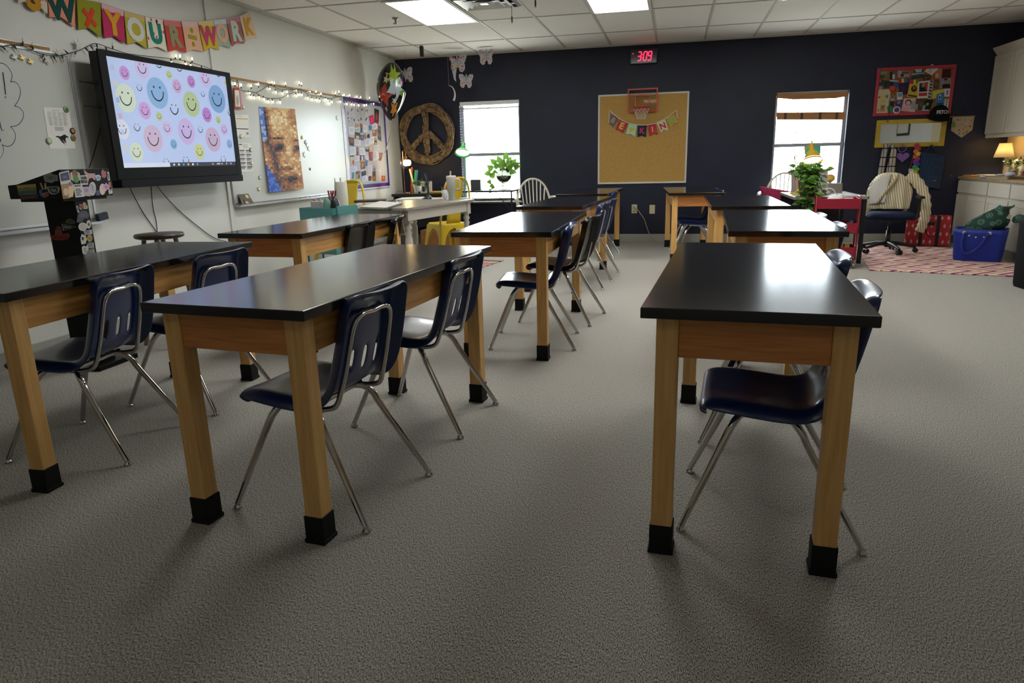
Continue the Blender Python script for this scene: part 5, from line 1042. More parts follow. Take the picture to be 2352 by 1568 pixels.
for k, (i, j, lab) in enumerate(((0, 2, 'cream base cabinet with two drawers and doors in the corner, left of the pair'), (2, 4, 'cream base cabinet with drawers and doors behind the blue tote, right of the pair'))):
    y1, y0 = ys[i], ys[j]; t = thing('base_cabinet', lab, 'cabinet', ((CF+3.96)/2, (y0+y1)/2, 0), 0, 'cream base cabinets')
    MB().box(CF, 3.961, y0+.0005, y1-.0005, .0, CTZ-.031).build('carcass', cab_m, t, world=True)
    MB().box(CF-.001, CF, y0+.001, y1-.001, .09, CTZ-.032).build('face_frame', mat('b0a998', .5), t, world=True)
    for a, b in ((ys[i], ys[i+1]), (ys[i+1], ys[j])):
        MB().box(CF-.020, CF-.0015, b+.012, a-.012, CTZ-.19, CTZ-.045).build('drawer_front', cab_m, t, world=True, bevel=.003)
        shaker('door', t, CF-.0012, b+.012, a-.012, .10, CTZ-.215)
    MB().box(CF-.021, CF-.0015, y0, y1, 0, .085).build('kick_board', mat('6a6255', .6), t, world=True)
t = thing('countertop', 'tan laminate countertop over the cream base cabinets', 'countertop', (3.7, 9, CTZ-.03)); ctm = noisy('counter_laminate', '8a7354', 'a38a66', 30, rough=.35)
MB().box(CF-.028, 3.9615, ys[4]-.02, YB, CTZ-.03, CTZ).build('slab', ctm, t, world=True, bevel=.004)
UX = 3.715; uy = on(0, UX, 2150+685/3.92, 60+560/3.92).y; uz0, uz1 = 1.268, 2.235
us = [YB, uy, uy-(YB-uy)*1.0, uy-(YB-uy)*2]
t = thing('wall_cabinet', 'cream upper wall cabinet with crown molding above the lit counter', 'cabinet', (3.83, us[1], uz0))
MB().box(UX, 3.9615, us[2], YB, uz0+.03, uz1).build('carcass', cab_m, t, world=True)
m = MB(); m.box(UX-.002, UX+.018, us[2], YB, uz0, uz0+.03); m.build('light_rail', cab_m, t, world=True, bevel=.002)
for i in (0, 1): shaker('door', t, UX, us[i+1]+.006, us[i]-.012, uz0+.045, uz1-.03)
MB().prism([(UX+.003, us[2], uz1-.03), (UX-.012, us[2], uz1), (UX-.05, us[2], uz1+.05), (UX-.052, us[2], uz1+.065), (3.961, us[2], uz1+.065), (3.961, us[2], uz1-.03)], (0, YB-us[2], 0)).build('crown_molding', cab_m, t, world=True)
# counter things
CT = lambda px, py, z=CTZ: FL(px, py, z)
lp = Vector((3.815, 9.60, CTZ)); warm = mat('ffcf7a', .5, emit=0)
t = thing('table_lamp', 'lit table lamp with cream shade under the wall cabinet', 'lamp', lp)
MB().lathe([(.055, 0), (.055, .008), (.02, .016), (.012, .04), (.008, .09), (.010, .14), (.007, .2), (.007, .235)], lp, 18).build('base', mat('3a2c1c', .35, .5), t, world=True)
shm = bpy.data.materials.new('lamp_shade'); shm.use_nodes = True; n_ = shm.node_tree.nodes; l_ = shm.node_tree.links; n_.remove(n_['Principled BSDF'])
d1 = n_.new('ShaderNodeBsdfDiffuse'); d2 = n_.new('ShaderNodeBsdfTranslucent'); mxs = n_.new('ShaderNodeMixShader'); d1.inputs[0].default_value = lin('efe4c4'); d2.inputs[0].default_value = lin('fcecc4'); mxs.inputs[0].default_value = .6
l_.new(d1.outputs[0], mxs.inputs[1]); l_.new(d2.outputs[0], mxs.inputs[2]); l_.new(mxs.outputs[0], n_['Material Output'].inputs[0])
MB().lathe([(.104, .225), (.062, .385)], lp, 32).build('lamp_shade', shm, t, world=True).data.polygons[0].use_smooth
bulbm = mat('fff0d4', .5, emit=200.)
MB().ball(lp+Vector((0, 0, .29)), (.022, .022, .03), 12).build('bulb', bulbm, t, world=True)
s_ = None
for o in t.children:
    if o.name.startswith('lamp_shade'):
        o.data.polygons.foreach_set('material_index', [0]*len(o.data.polygons))
        bm = bmesh.new(); bm.from_mesh(o.data)
        bmesh.ops.delete(bm, geom=[f for f in bm.faces if len(f.verts) > 4], context='FACES'); bm.to_mesh(o.data); bm.free()
        o.modifiers.new('thickness', 'SOLIDIFY').thickness = .002
def leaf_mb(m, base, tip, w, up=Vector((0, 0, 1)), cup=.2, k=0):
    """a heart shaped leaf from base to tip"""
    base = Vector(base); tip = Vector(tip); a = tip-base; L = a.length; u = a.normalized(); s = u.cross(up)
    if s.length < .05: s = u.cross(Vector((1, 0, 0)))
    s.normalize(); n = s.cross(u)
    prof = [(-.10, .30), (0, .46), (.2, .52), (.45, .44), (.7, .27), (.88, .12)]
    V = [base]; F = []
    for t_, h in prof:
        c = base+a*t_-n*(.12*L*t_*t_)
        V += [c+s*(h*w)+n*(cup*h*w), c, c-s*(h*w)+n*(cup*h*w)]
    V.append(tip-n*.12*L); q = len(prof)
    for i in range(q-1):
        b = 1+3*i; F += [(b, b+3, b+4, b+1), (b+1, b+4, b+5, b+2)]
    b = 1+3*(q-1); e = len(V)-1; F += [(b, e, b+1), (b+1, e, b+2)]
    m.add(V, F, k, True)
grn1 = leafmat('leaf_green', '3f6c1e', '6c9434', 14); grn2 = leafmat('leaf_dark', '27481a', '46702a', 16)
stem_m = mat('5a7a34', .6); tin = noisy('tin', '8d8a84', 'b0aca4', 20, (1, 1, 6), .35, metal=.8)
pp = Vector((3.865, 9.42, CTZ)); RG = random.Random(12)
t = thing('potted_plant', 'small leafy plant in a ribbed tin pot in front of the table lamp', 'plant', pp)
MB().lathe([(.042, 0), (.044, .02), (.046, .022), (.046, .03), (.048, .032), (.05, .06), (.052, .062), (.052, .07), (.054, .1), (.050, .1), (.045, .02), (.001, .02)], pp, 24).build('pot', tin, t, world=True)
MB().lathe([(.049, .09), (.001, .095)], pp, 16).build('soil', mat('2a2018', .9), t, world=True)
m = MB(); st = MB()
for i in range(46):
    a = RG.random()*6.28; e = RG.random()*1.0+.15; L = .05+.09*RG.random(); tip = pp+Vector((L*math.cos(a)*math.sin(e)*1.25, L*math.sin(a)*math.sin(e), .10+L*math.cos(e)*.95))
    b0 = pp+Vector((.02*math.cos(a), .02*math.sin(a), .092)); st.tube([b0, tip], .0015, 5)
    for j in range(2): q = tip+Vector((RG.uniform(-.02, .02), RG.uniform(-.02, .02), RG.uniform(-.01, .03))); leaf_mb(m, tip, q+Vector((.014*math.cos(a), .014*math.sin(a), .004)), .022)
m.build('foliage', grn2, t, world=True); st.build('stems', stem_m, t, world=True)
# papers, packets and books on the counter
def stack(lab, quad, n, cols, z0, th, name='paper_stack', cat='papers'):
    m = MB(); Q = [Vector((*q, 0)) for q in quad]; R_ = random.Random(len(lab)); mats = [mat(c, .8) for c in cols]; z = z0+.0006
    for i in range(n):
        o = Vector((R_.uniform(-.012, .012), R_.uniform(-.012, .012), z)); m.prism([q+o for q in Q], (0, 0, th), i % len(cols)); z += th
    return single(m, name, mats, lab, cat)
def quad_at(x, y, w, h, a=0.): return [tuple((Vector((x, y, 0))+RZ(a) @ Vector((u*w/2, v*h/2, 0)))[:2]) for u, v in ((-1, -1), (1, -1), (1, 1), (-1, 1))]
stack('fanned stack of manila folders spread along the counter edge', quad_at(3.66, 9.05, .25, .62, .02), 7, ['a8987a', 'b8a88c', '9c8c70'], CTZ, .004, 'folder_stack', 'folders')
stack('thin white binder lying on the papers at the back of the counter', quad_at(3.66, 9.42, .24, .34, .1), 2, ['c8c4ba', '5a564e'], CTZ+.033, .009, 'binder', 'binder') if 0 else None
stack('white binder lying flat at the corner end of the counter', quad_at(3.70, 9.60, .16, .30, .25), 2, ['8a8478', 'd2cdc2'], CTZ, .012, 'binder', 'binder')
stack('orange paper pad on the counter corner against the navy wall', quad_at(3.535, 9.72, .09, .18, .1), 4, ['b0763a', 'b8874a'], CTZ, .005, 'paper_pad', 'pad')
for i, (y, w, h, l) in enumerate(((9.33, .10, .02, 'flat pale blue packet on the counter edge, leftmost of three'), (9.045+.36, .0, 0, ''), (8.995, .09, .022, 'pale blue packet on the folders, middle of three'), (8.75, .13, .05, 'plump pale blue packet on the folders, rightmost and largest of three'))):
    if not w: continue
    z = CTZ+(.029 if y < 9.3 else .0008)
    m = MB(); m.ball((3.525 if y > 9.3 else 3.565, y, z+h/2), (.045, w/2+.02, h/2), 16); single(m, 'packet', noisy('packet_print', 'a4a8c0', 'c8cad8', 60, rough=.6), l, 'packet', 'pale blue packets on the counter')
qp = Vector((3.78, 8.93, CTZ+.0006)); t = thing('quill_ornament', 'ornament of a grey feather quill and red and white figure on the counter', 'ornament', qp)
m = MB(); P = smooth([qp+Vector(v) for v in ((0, 0, .10), (.0, -.06, .19), (.0, -.15, .27), (.0, -.27, .33))], 6); k = len(P)
for i in range(k-1):
    w0, w1 = .045*math.sin(math.pi*(i/(k-1))**.7), .045*math.sin(math.pi*((i+1)/(k-1))**.7); m.add([P[i]+Vector((-w0*.5, 0, w0)), P[i+1]+Vector((-w1*.5, 0, w1)), P[i+1]-Vector((-w1*.5, 0, w1)), P[i]-Vector((-w0*.5, 0, w0))], [(0, 1, 2, 3)], 0, True)
m.build('feather', noisy('feather', '55554f', '8d8c84', 30, (1, 5, 5), .8), t, world=True, solid=.002)
MB().lathe([(.05, 0), (.048, .02), (.02, .06), (.012, .10), (.001, .105)], qp, 16).build('red_base', mat('8a1c18', .5), t, world=True)
m = MB(); m.ball(qp+Vector((-.03, .03, .05)), (.022, .03, .03), 10); m.ball(qp+Vector((-.035, .0, .085)), (.02, .035, .024), 10); m.ball(qp+Vector((-.03, .055, .025)), (.015, .02, .02), 8); m.build('white_figure', mat('c8bc9c', .6), t, world=True)
q = [Vector((3.955, y, z)) for y, z in ((9.42, CTZ+.42), (9.1, CTZ+.42), (9.1, CTZ+.06), (9.42, CTZ+.06))]
q = [Vector((3.955, 9.10, 1.20)), Vector((3.955, 8.75, 1.20)), Vector((3.955, 8.75, .95)), Vector((3.955, 9.10, .95))]
cm, ml = card_mb(q, .004, lines(.1, .12, .9, .9, 4, 'c8b49c', .5, .1), (-1, 0, 0)); single(cm, 'red_poster', [mat('9a2420', .6)]+ml, 'red poster with pale lettering on the cream backsplash', 'poster')
pk = Vector((3.80, 8.62, CTZ+.0006)); single(MB().lathe([(.07, 0), (.085, .06), (.09, .14), (.08, .14), (.07, .01), (.001, .01)], pk, 24), 'wicker_basket', noisy('wicker', '5a4c3c', '8a7a64', 40, (1, 1, 3), .8, .5), 'grey woven basket on the counter at the right edge of the picture', 'basket')
uc = mat('ffc86a', .5, emit=9.); m = MB().box(UX+.06, UX+.09, us[2]+.1, us[0]-.15, uz0+.018, uz0+.0295); single(m, 'under_cabinet_light', uc, 'warm light strip under the cream wall cabinet', 'light')
# ------------------------------------------------------------------ rug, bags
rugm = bpy.data.materials.new('zigzag_rug'); rugm.use_nodes = True; n_ = rugm.node_tree.nodes; l_ = rugm.node_tree.links; bs = n_['Principled BSDF']; bs.inputs['Roughness'].default_value = .95; bs.inputs['Specular IOR Level'].default_value = .1
tcx = n_.new('ShaderNodeTexCoord'); sep = n_.new('ShaderNodeSeparateXYZ'); l_.new(tcx.outputs['Object'], sep.inputs[0])
def mth(op, a, b=None):
    q = n_.new('ShaderNodeMath'); q.operation = op
    for i, v in enumerate((a, b)):
        if v is None: continue
        if isinstance(v, (int, float)): q.inputs[i].default_value = v
        else: l_.new(v, q.inputs[i])
    return q.outputs[0]
zz = mth('PINGPONG', sep.outputs['Y'], .22); zx = mth('ADD', mth('MULTIPLY', sep.outputs['X'], 1.0), mth('MULTIPLY', zz, 1.25)); fr = mth('FRACT', mth('MULTIPLY', zx, 4.6))
r_ = n_.new('ShaderNodeValToRGB'); r_.color_ramp.interpolation = 'CONSTANT'; e = r_.color_ramp.elements; e[0].position = 0; e[0].color = lin('d6bca8'); e[1].position = .40; e[1].color = lin('7a2450')
for p, c in ((.60, 'c08a94'), (.74, 'dac4ae'), (.90, '9a3c44')): q = e.new(p); q.color = lin(c)
l_.new(fr, r_.inputs[0]); l_.new(r_.outputs[0], bs.inputs['Base Color'])
rq = [FL(2000, 622), FL(2329, 636)]; rq = [Vector((1.93, 7.46, 0)), Vector((3.30, 7.11, 0)), Vector((3.49, 9.2, 0)), Vector((2.25, 9.55, 0))]
single(MB().prism([q+Vector((0, 0, .0005)) for q in rq], (0, 0, .010)), 'zigzag_rug', rugm, 'pink and plum zigzag patterned rug under the office chair', 'rug', bevel=.003)
RZr = .0112
dia = bpy.data.materials.new('red_diamond_print'); dia.use_nodes = True; n_ = dia.node_tree.nodes; l_ = dia.node_tree.links; bs = n_['Principled BSDF']; bs.inputs['Roughness'].default_value = .6
tcx = n_.new('ShaderNodeTexCoord'); sep = n_.new('ShaderNodeSeparateXYZ'); l_.new(tcx.outputs['Object'], sep.inputs[0])
zrow = mth('MULTIPLY', sep.outputs['Z'], 10.5); row = mth('FLOOR', zrow); fz = mth('ABSOLUTE', mth('SUBTRACT', mth('FRACT', zrow), .5))
fx = mth('ABSOLUTE', mth('SUBTRACT', mth('FRACT', mth('ADD', mth('MULTIPLY', sep.outputs['X'], 15.), mth('MULTIPLY', row, .5))), .5))
dd = mth('ADD', mth('MULTIPLY', fx, 1.3), fz); ring = mth('LESS_THAN', dd, .30)
mx = n_.new('ShaderNodeMix'); mx.data_type = 'RGBA'; mx.inputs[6].default_value = lin('a81c22'); mx.inputs[7].default_value = lin('c09a98'); l_.new(ring, mx.inputs[0]); l_.new(mx.outputs[2], bs.inputs['Base Color'])
c = Vector((3.07, 9.52, RZr)); a = -.24; t = thing('red_tote', 'red tote bag with pale diamond print and black straps against the navy wall', 'tote bag', c, a)
m = MB(); w, d_, h = .235, .09, .36
m.add([(-w, -d_, 0), (w, -d_, 0), (w, d_, 0), (-w, d_, 0), (-w*.98, -d_*.75, h), (w*.98, -d_*.75, h), (w*.98, d_*.75, h), (-w*.98, d_*.75, h)], [(0, 3, 2, 1), (0, 1, 5, 4), (1, 2, 6, 5), (2, 3, 7, 6), (3, 0, 4, 7)]); m.build('bag_body', dia, t, solid=.004)
for x in (-.075, .10):
    s_ = MB(); P = [(-.018+x, -d_-.004, 0), (.018+x, -d_-.004, 0), (.018+x, -d_*.75-.008, h), (-.018+x, -d_*.75-.008, h)]; s_.prism(P, (0, -.003, 0)); s_.build('strap', blackm, t)
MB().tube(smooth([(-.075, -d_*.78, h-.01), (-.05, -d_-.05, h-.11), (.0, -d_-.065, .13), (.06, -d_-.05, .12), (.10, -d_-.02, .20)], 4), .012, 6, flat=.35).build('handle', blackm, t)
MB().box(-.01, .06, -d_-.004, -d_*.8-.012, .245, .285).build('name_plate', mat('1a1414', .4), t)
c = Vector((3.16, 8.22, RZr)); t = thing('blue_tote', 'big royal blue rubber tote with white rivets on the rug corner', 'tote bag', c, -.42); bl = mat('132a86', .45, spec=.4)
def rrect(w, d_, r, n=5): return [(sx*(w-r)+r*math.cos(a0+j*math.pi/2/n), sy*(d_-r)+r*math.sin(a0+j*math.pi/2/n)) for sx, sy, a0 in ((1, 1, 0), (-1, 1, math.pi/2), (-1, -1, math.pi), (1, -1, 1.5*math.pi)) for j in range(n+1)]
def tub(m, prof, w, d_, r, k=0):
    rings = []
    for s_, z in prof: rings.append([Vector((x*s_, y*s_, z)) for x, y in rrect(w, d_, r)])
    n = len(rings[0]); V = [q for R_ in rings for q in R_]; F = [(i*n+j, i*n+(j+1) % n, (i+1)*n+(j+1) % n, (i+1)*n+j) for i in range(len(rings)-1) for j in range(n)]
    m.add(V, F, k, True); m.add(rings[0], [tuple(range(n))[::-1]], k); m.add(rings[-1], [tuple(range(n))], k)
m = MB(); tub(m, [(.86, 0), (.89, .02), (.98, .28), (1.0, .33), (.97, .33), (.95, .27), (.87, .03)], .24, .165, .06); m.build('tub', bl, t)
for y in (-.163, .163):
    hs = MB(); s = 1 if y > 0 else -1
    P = [(-.12, y, .30), (-.11, y*1.02, .36), (-.05, y*.95, .40), (.05, y*.95, .40), (.11, y*1.02, .36), (.12, y, .30)] if s > 0 else [(-.13, y-.012, .30), (-.145, y-.03, .20), (-.12, y-.04, .10), (-.06, y-.035, .09), (.02, y-.03, .17), (.08, y-.012, .30)]
    hs.tube(smooth(P, 5), .012, 8, flat=.4).build('handle', bl, t)
for x, z in ((-.135, .295), (.085, .295)): MB().lathe([(.018, 0), (.018, .006), (.008, .009), (.0001, .009)], (x, -.168, z), 14, 0, RX(math.pi/2)).build('rivet', mat('b8b2a8', .4), t)
for x, z in ((-.09, .265), (-.03, .25), (.04, .255)): MB().lathe([(.008, 0), (.006, .004), (.0001, .004)], (x, -.163, z), 10, 0, RX(math.pi/2)).build('white_stud', mat('c4beb4', .5), t)
gp = bpy.data.materials.new('green_ring_print'); gp.use_nodes = True; n_ = gp.node_tree.nodes; l_ = gp.node_tree.links; bs = n_['Principled BSDF']; bs.inputs['Roughness'].default_value = .8
tcx = n_.new('ShaderNodeTexCoord'); vo = n_.new('ShaderNodeTexVoronoi'); vo.inputs['Scale'].default_value = 13.; vo.inputs['Randomness'].default_value = .35; l_.new(tcx.outputs['Object'], vo.inputs[0])
rr = n_.new('ShaderNodeValToRGB'); rr.color_ramp.interpolation = 'CONSTANT'; e = rr.color_ramp.elements; e[0].position = 0; e[0].color = lin('5f8a80'); e[1].position = .12; e[1].color = lin('16382c')
for p_, c_ in ((.26, '5f8a80'), (.31, '16382c'), (.36, '5f8a80'), (.40, '16382c')): q = e.new(p_); q.color = lin(c_)
l_.new(vo.outputs['Distance'], rr.inputs[0]); l_.new(rr.outputs[0], bs.inputs['Base Color'])
m = MB(); c2 = Vector((3.195, 8.25, .315))
def gbag(u, v):
    a = 2*math.pi*u; prof = [(.15, .10, 0.0), (.185, .115, .05), (.17, .10, .10), (.13, .07, .145), (.09, .045, .185), (.06, .03, .22), (.065, .035, .25)]
    k = v*(len(prof)-1); i = min(int(k), len(prof)-2); f_ = k-i; A_ = [prof[i][q]*(1-f_)+prof[i+1][q]*f_ for q in range(3)]
    sh = .19*v**1.1; x = A_[0]*math.cos(a)*(1+.05*math.sin(3*a+4*v)); y = A_[1]*math.sin(a)*(1+.07*math.sin(4*a+3*v))
    return c2+RZ(-.42) @ Vector((x+sh-.02, y, A_[2]+.018*math.sin(2*a+1)*v))
m.grid(gbag, 32, 20); m.add([gbag(i/32, 0) for i in range(32)], [tuple(range(32))[::-1]]); m.add([gbag(i/32, 1) for i in range(32)], [tuple(range(32))])
t = thing('green_bag', 'dark green cloth bag printed with pale rings stuffed in the blue tote', 'bag', c2); m.build('cloth', gp, t, world=True, weld=True)
MB().obox(c2+RZ(-.42) @ Vector((.2, -.05, .15)), (.03, .012, .045), RY(.5)).build('zip_pull', mat('b0a898', .5), t, world=True, bevel=.004)
m = MB(); m.lathe([(.02, 0), (.04, .03), (.035, .07), (.02, .09), (.001, .09)], c2+RZ(-.42) @ Vector((.24, -.01, .10)), 12, 0, RY(.9)); m.build('knotted_corner', gp, t, world=True)
# trash can
c = Vector((3.07, 6.60, 0)); t = thing('trash_can', 'tall black plastic trash can with rounded corners at the right edge of the picture', 'trash can', c, .1)
m = MB(); tub(m, [(.88, 0), (.92, .03), (1., .52), (1.02, .54), (1.02, .57), (.96, .60), (.5, .605)], .21, .16, .06); m.build('bin', mat('0a0a0c', .75, spec=.15), t)
MB().box(-.10, .10, -.1665, -.155, .47, .50).build('handle_recess', mat('18181a', .5), t)
# ------------------------------------------------------------------ office chair with cardigan
oc = Vector((2.44, 8.82, RZr)); t = thing('office_chair', 'dark blue swivel office chair with a cardigan over its backrest', 'office chair', oc, math.radians(-97)); fab = noisy('blue_fabric', '141b30', '1c2642', 160, rough=.95, spec=.2); bp = mat('0b0b0d', .45)
m = MB()
for k in range(5):
    a = 2*math.pi*k/5+.3; u = Vector((math.cos(a), math.sin(a), 0))
    m.tube([Vector((0, 0, .105)), u*.12+Vector((0, 0, .10)), u*.29+Vector((0, 0, .065))], [.026, .022, .014], 8)
m.cyl((0, 0, .06), (0, 0, .13), .03); m.build('star_base', bp, t)
for k in range(5):
    a = 2*math.pi*k/5+.3; u = Vector((math.cos(a), math.sin(a), 0)); w = MB(); s_ = Vector((-u.y, u.x, 0))
    for q in (-1, 1): w.cyl(u*.29+s_*(q*.007)+Vector((0, 0, .028)), u*.29+s_*(q*.026)+Vector((0, 0, .028)), .028, n=14)
    w.cyl(u*.29+Vector((0, 0, .028)), u*.29+Vector((0, 0, .066)), .008, n=8); w.build('caster', bp, t)
MB().lathe([(.026, .13), (.026, .25), (.015, .25), (.015, .36), (.05, .37)], (0, 0, 0), 14).build('gas_lift', bp, t)
m = MB(); m.grid(lambda u, v: Vector((.245*math.copysign(abs(math.cos(2*math.pi*u))**.6, math.cos(2*math.pi*u))*math.sin(math.pi*v)**.35, .245*math.copysign(abs(math.sin(2*math.pi*u))**.6, math.sin(2*math.pi*u))*math.sin(math.pi*v)**.35, .42-.045*math.cos(math.pi*v))) if 0 < v < 1 else Vector((0, 0, .42-.045*math.cos(math.pi*v))), 32, 12); m.build('seat', fab, t, weld=True)
MB().box(-.12, .12, -.1, .1, .355, .385).build('seat_plate', bp, t, bevel=.01)
m = MB(); m.grid(lambda u, v: Vector((-.25-.035*math.sin(math.pi*v)*math.cos(2*math.pi*u)*.0+.03*math.copysign(abs(math.sin(2*math.pi*u))**.7, math.sin(2*math.pi*u))*math.sin(math.pi*v)**.4-.05*(1-math.cos(math.pi*v))/2, .225*math.copysign(abs(math.cos(2*math.pi*u))**.7, math.cos(2*math.pi*u))*math.sin(math.pi*v)**.35, .645-.205*math.cos(math.pi*v))) if 0 < v < 1 else Vector((-.25-(.05 if v == 1 else 0), 0, .645-.205*math.cos(math.pi*v))), 32, 14); m.build('backrest', fab, t, weld=True)
MB().tube(smooth([(-.05, 0, .37), (-.22, 0, .38), (-.29, 0, .46), (-.295, 0, .60)], 4), .022, 8, flat=.5).build('back_support', bp, t)
for s in (-1, 1): MB().tube(smooth([(-.02, s*.20, .375), (-.02, s*.275, .40), (-.03, s*.285, .58), (.0, s*.28, .615)], 4), .016, 8, flat=.6).build('arm_post', bp, t); MB().box(-.13, .13, s*.28-.028, s*.28+.028, .61, .64).build('arm_pad', bp, t, bevel=.012)
# cardigan over the back
knit = bpy.data.materials.new('striped_knit'); knit.use_nodes = True; n_ = knit.node_tree.nodes; l_ = knit.node_tree.links; bs = n_['Principled BSDF']; bs.inputs['Roughness'].default_value = .95; bs.inputs['Specular IOR Level'].default_value = .1
tcx = n_.new('ShaderNodeTexCoord'); sep = n_.new('ShaderNodeSeparateXYZ'); l_.new(tcx.outputs['UV'], sep.inputs[0]) if 0 else l_.new(tcx.outputs['Object'], sep.inputs[0])
fr = mth('FRACT', mth('ADD', mth('MULTIPLY', sep.outputs['Y'], 40.), mth('MULTIPLY', sep.outputs['Z'], 8.))); lt = mth('LESS_THAN', fr, .45)
mx = n_.new('ShaderNodeMix'); mx.data_type = 'RGBA'; mx.inputs[6].default_value = lin('ded8c8'); mx.inputs[7].default_value = lin('b8a268'); l_.new(lt, mx.inputs[0]); l_.new(mx.outputs[2], bs.inputs['Base Color'])
lining = mat('d2cdc6', .9, spec=.1)
t2 = thing('cardigan', 'cream cardigan with mustard stripes draped over the office chair back', 'cardigan', oc, math.radians(-97)); RK = random.Random(3)
def cdg(u, v):   # u across, v from front hem over the top down the rear
    w = .215+.025*math.sin(math.pi*v)-.03*math.exp(-((v-.64)/.12)**2); y = (u-.5)*2*w; top = .875-.13*abs(2*u-1)**3.2
    fold = .012*math.sin(17*u+5*v)+.008*math.sin(31*u+2)
    if v < .6: s_ = v/.6; x = -.195+.0-.055*s_+fold*(1-s_*.5)+.02*math.cos(math.pi*(u-.5)); z = .478+(top-.478)*s_
    elif v < .68: s_ = (v-.6)/.08; x = -.25-.10*s_; z = top+.012*math.sin(math.pi*s_)
    else: s_ = (v-.68)/.32; x = -.35-.01*s_-fold*s_; z = top-.36*s_
    if abs(u-.5) > .4: x = x*(1-.0)-.02*(abs(u-.5)-.4)*10*(1 if v < .6 else -1)
    return Vector((x, y, z))
MB().grid(cdg, 36, 40).build('body', knit, t2, solid=.006)
def tubecloth(P, r, name, m_):
    q = smooth(P, 6); k = len(q); m = MB(); m.tube(q, [r*(1+.12*math.sin(i*1.7))*(1-.25*i/k) for i in range(k)], 14, flat=.55); return m.build(name, m_, t2)
tubecloth([(-.25, .17, .865), (-.23, .25, .80), (-.22, .33, .69), (-.20, .375, .55), (-.19, .385, .41), (-.20, .37, .29), (-.20, .345, .215)], .062, 'sleeve', knit)
tubecloth([(-.215, .06, .872), (-.185, .03, .80), (-.165, -.05, .68), (-.163, -.13, .55)], .026, 'neck_band', knit)
m = MB(); m.grid(lambda u, v: cdg(.03+.47*u*(1-.25*(1-v))+.0*v, .10+.49*v)+Vector((.014+.01*math.sin(math.pi*u), 0, 0)), 12, 14); m.build('lining', lining, t2, solid=.004)
# ------------------------------------------------------------------ desk corner by the right window
gt = mat('8d8780', .4)
t = thing('side_desk', 'grey topped desk with black legs behind the red cart', 'desk', (1.42, 8.42, 0)); dx0, dx1, dy0, dy1, dz = 1.25, 1.966, 7.93, 8.98, .70
MB().box(dx0, dx1, dy0, dy1, dz-.03, dz).build('desktop', gt, t, world=True, bevel=.003)
for x in (dx0+.005, dx1-.045):
    for y in (dy0+.01, dy1-.06): MB().box(x, x+.04, y, y+.04, 0, dz-.03).build('leg', blackm, t, world=True, bevel=.003)
MB().box(dx0+.05, dx1-.05, dy1-.04, dy1-.02, .2, dz-.03).build('modesty_panel', mat('101014', .5), t, world=True)
# red rolling cart
redc = mat('961630', .4); c = Vector((1.63, 7.72, 0)); t = thing('rolling_cart', 'red three tier rolling cart beside the right hand tables', 'cart', c, -.12)
w, d_ = .19, .15
for z, nm in ((.60, 'tray'), (.36, 'tray'), (.12, 'tray')):
    m = MB(); h = .10
    m.box(-w, w, -d_, d_, z, z+.004); m.box(-w, w, -d_, -d_+.004, z, z+h); m.box(-w, w, d_-.004, d_, z, z+h); m.box(-w, -w+.004, -d_+.004, d_-.004, z, z+h); m.box(w-.004, w, -d_+.004, d_-.004, z, z+h)
    m.build('tray', redc, t, bevel=.0015)
for x in (-w-.009, w+.009): MB().tube([(x, -.10, .09), (x, -.10, .70), (x, -.09, .715), (x, .09, .715), (x, .10, .70), (x, .10, .09)], .009, 8).build('side_frame', redc, t)
MB().tube([(-w-.009, -.10, .095), (w+.009, -.10, .095)], .008, 8).build('bottom_rail', redc, t)
for x in (-w, w):
    for y in (-.10, .10):
        q = MB(); q.cyl((x-.012, y, .03), (x+.012, y, .03), .03, n=14); q.cyl((x, y, .03), (x, y, .09), .008, n=8); q.build('caster', mat('8a8680', .35, .4), t)
def incart(v, z): return Vector((c.x, c.y, 0))+RZ(-.12) @ Vector((v[0], v[1], 0))+Vector((0, 0, z))
GC = 'supplies in the red cart'
RC = random.Random(21)
m = MB(); m.ball(incart((-.04, -.05), .667), (.075, .06, .06), 14); m.ball(incart((.01, -.02), .69), (.05, .05, .045), 12); single(m, 'tissue_bundle', mat('cfcac6', .9), 'crumpled white tissue bundle in the top tray of the red cart', 'tissue')
single(MB().obox(incart((.08, .04), .652), (.13, .09, .09), RZ(-.12)), 'tissue_box', mat('c2b0ac', .7), 'pale pink box in the top tray of the red cart', 'box', bevel=.003)
for k in range(3):
    single(MB().obox(incart((-.05+.01*k, .0), .372+.026*k), (.22-.02*k, .2, .022), RZ(-.12+.1*k)), 'book', mat(('3a3a40', 'a8a49c', '8a8a90')[k], .6), ('dark book at the bottom of the pile in the middle cart tray', 'pale book in the middle of the pile in the middle cart tray', 'grey book on top of the pile in the middle cart tray')[k], 'book', 'books in the middle tray of the red cart')
single(MB().obox(incart((.11, .0), .43), (.006, .2, .12), RZ(-.12) @ RY(.75)), 'magazine', mat('77727a', .6), 'grey magazine leaning in the middle tray of the red cart', 'magazine')
for k, (x, cc, l) in enumerate(((-.12, '4a6a4a', 'green'), (-.06, 'c08a1c', 'orange'), (.0, '6a8a5a', 'pale green'), (.06, 'b0a060', 'tan'), (.12, 'b8962c', 'mustard'))):
    single(MB().obox(incart((x, -.06), .183), (.045, .05, .115), RZ(-.12)), 'supply_box', mat(cc, .6), l+' little box in the bottom tray of the red cart', 'box', GC, bevel=.002)
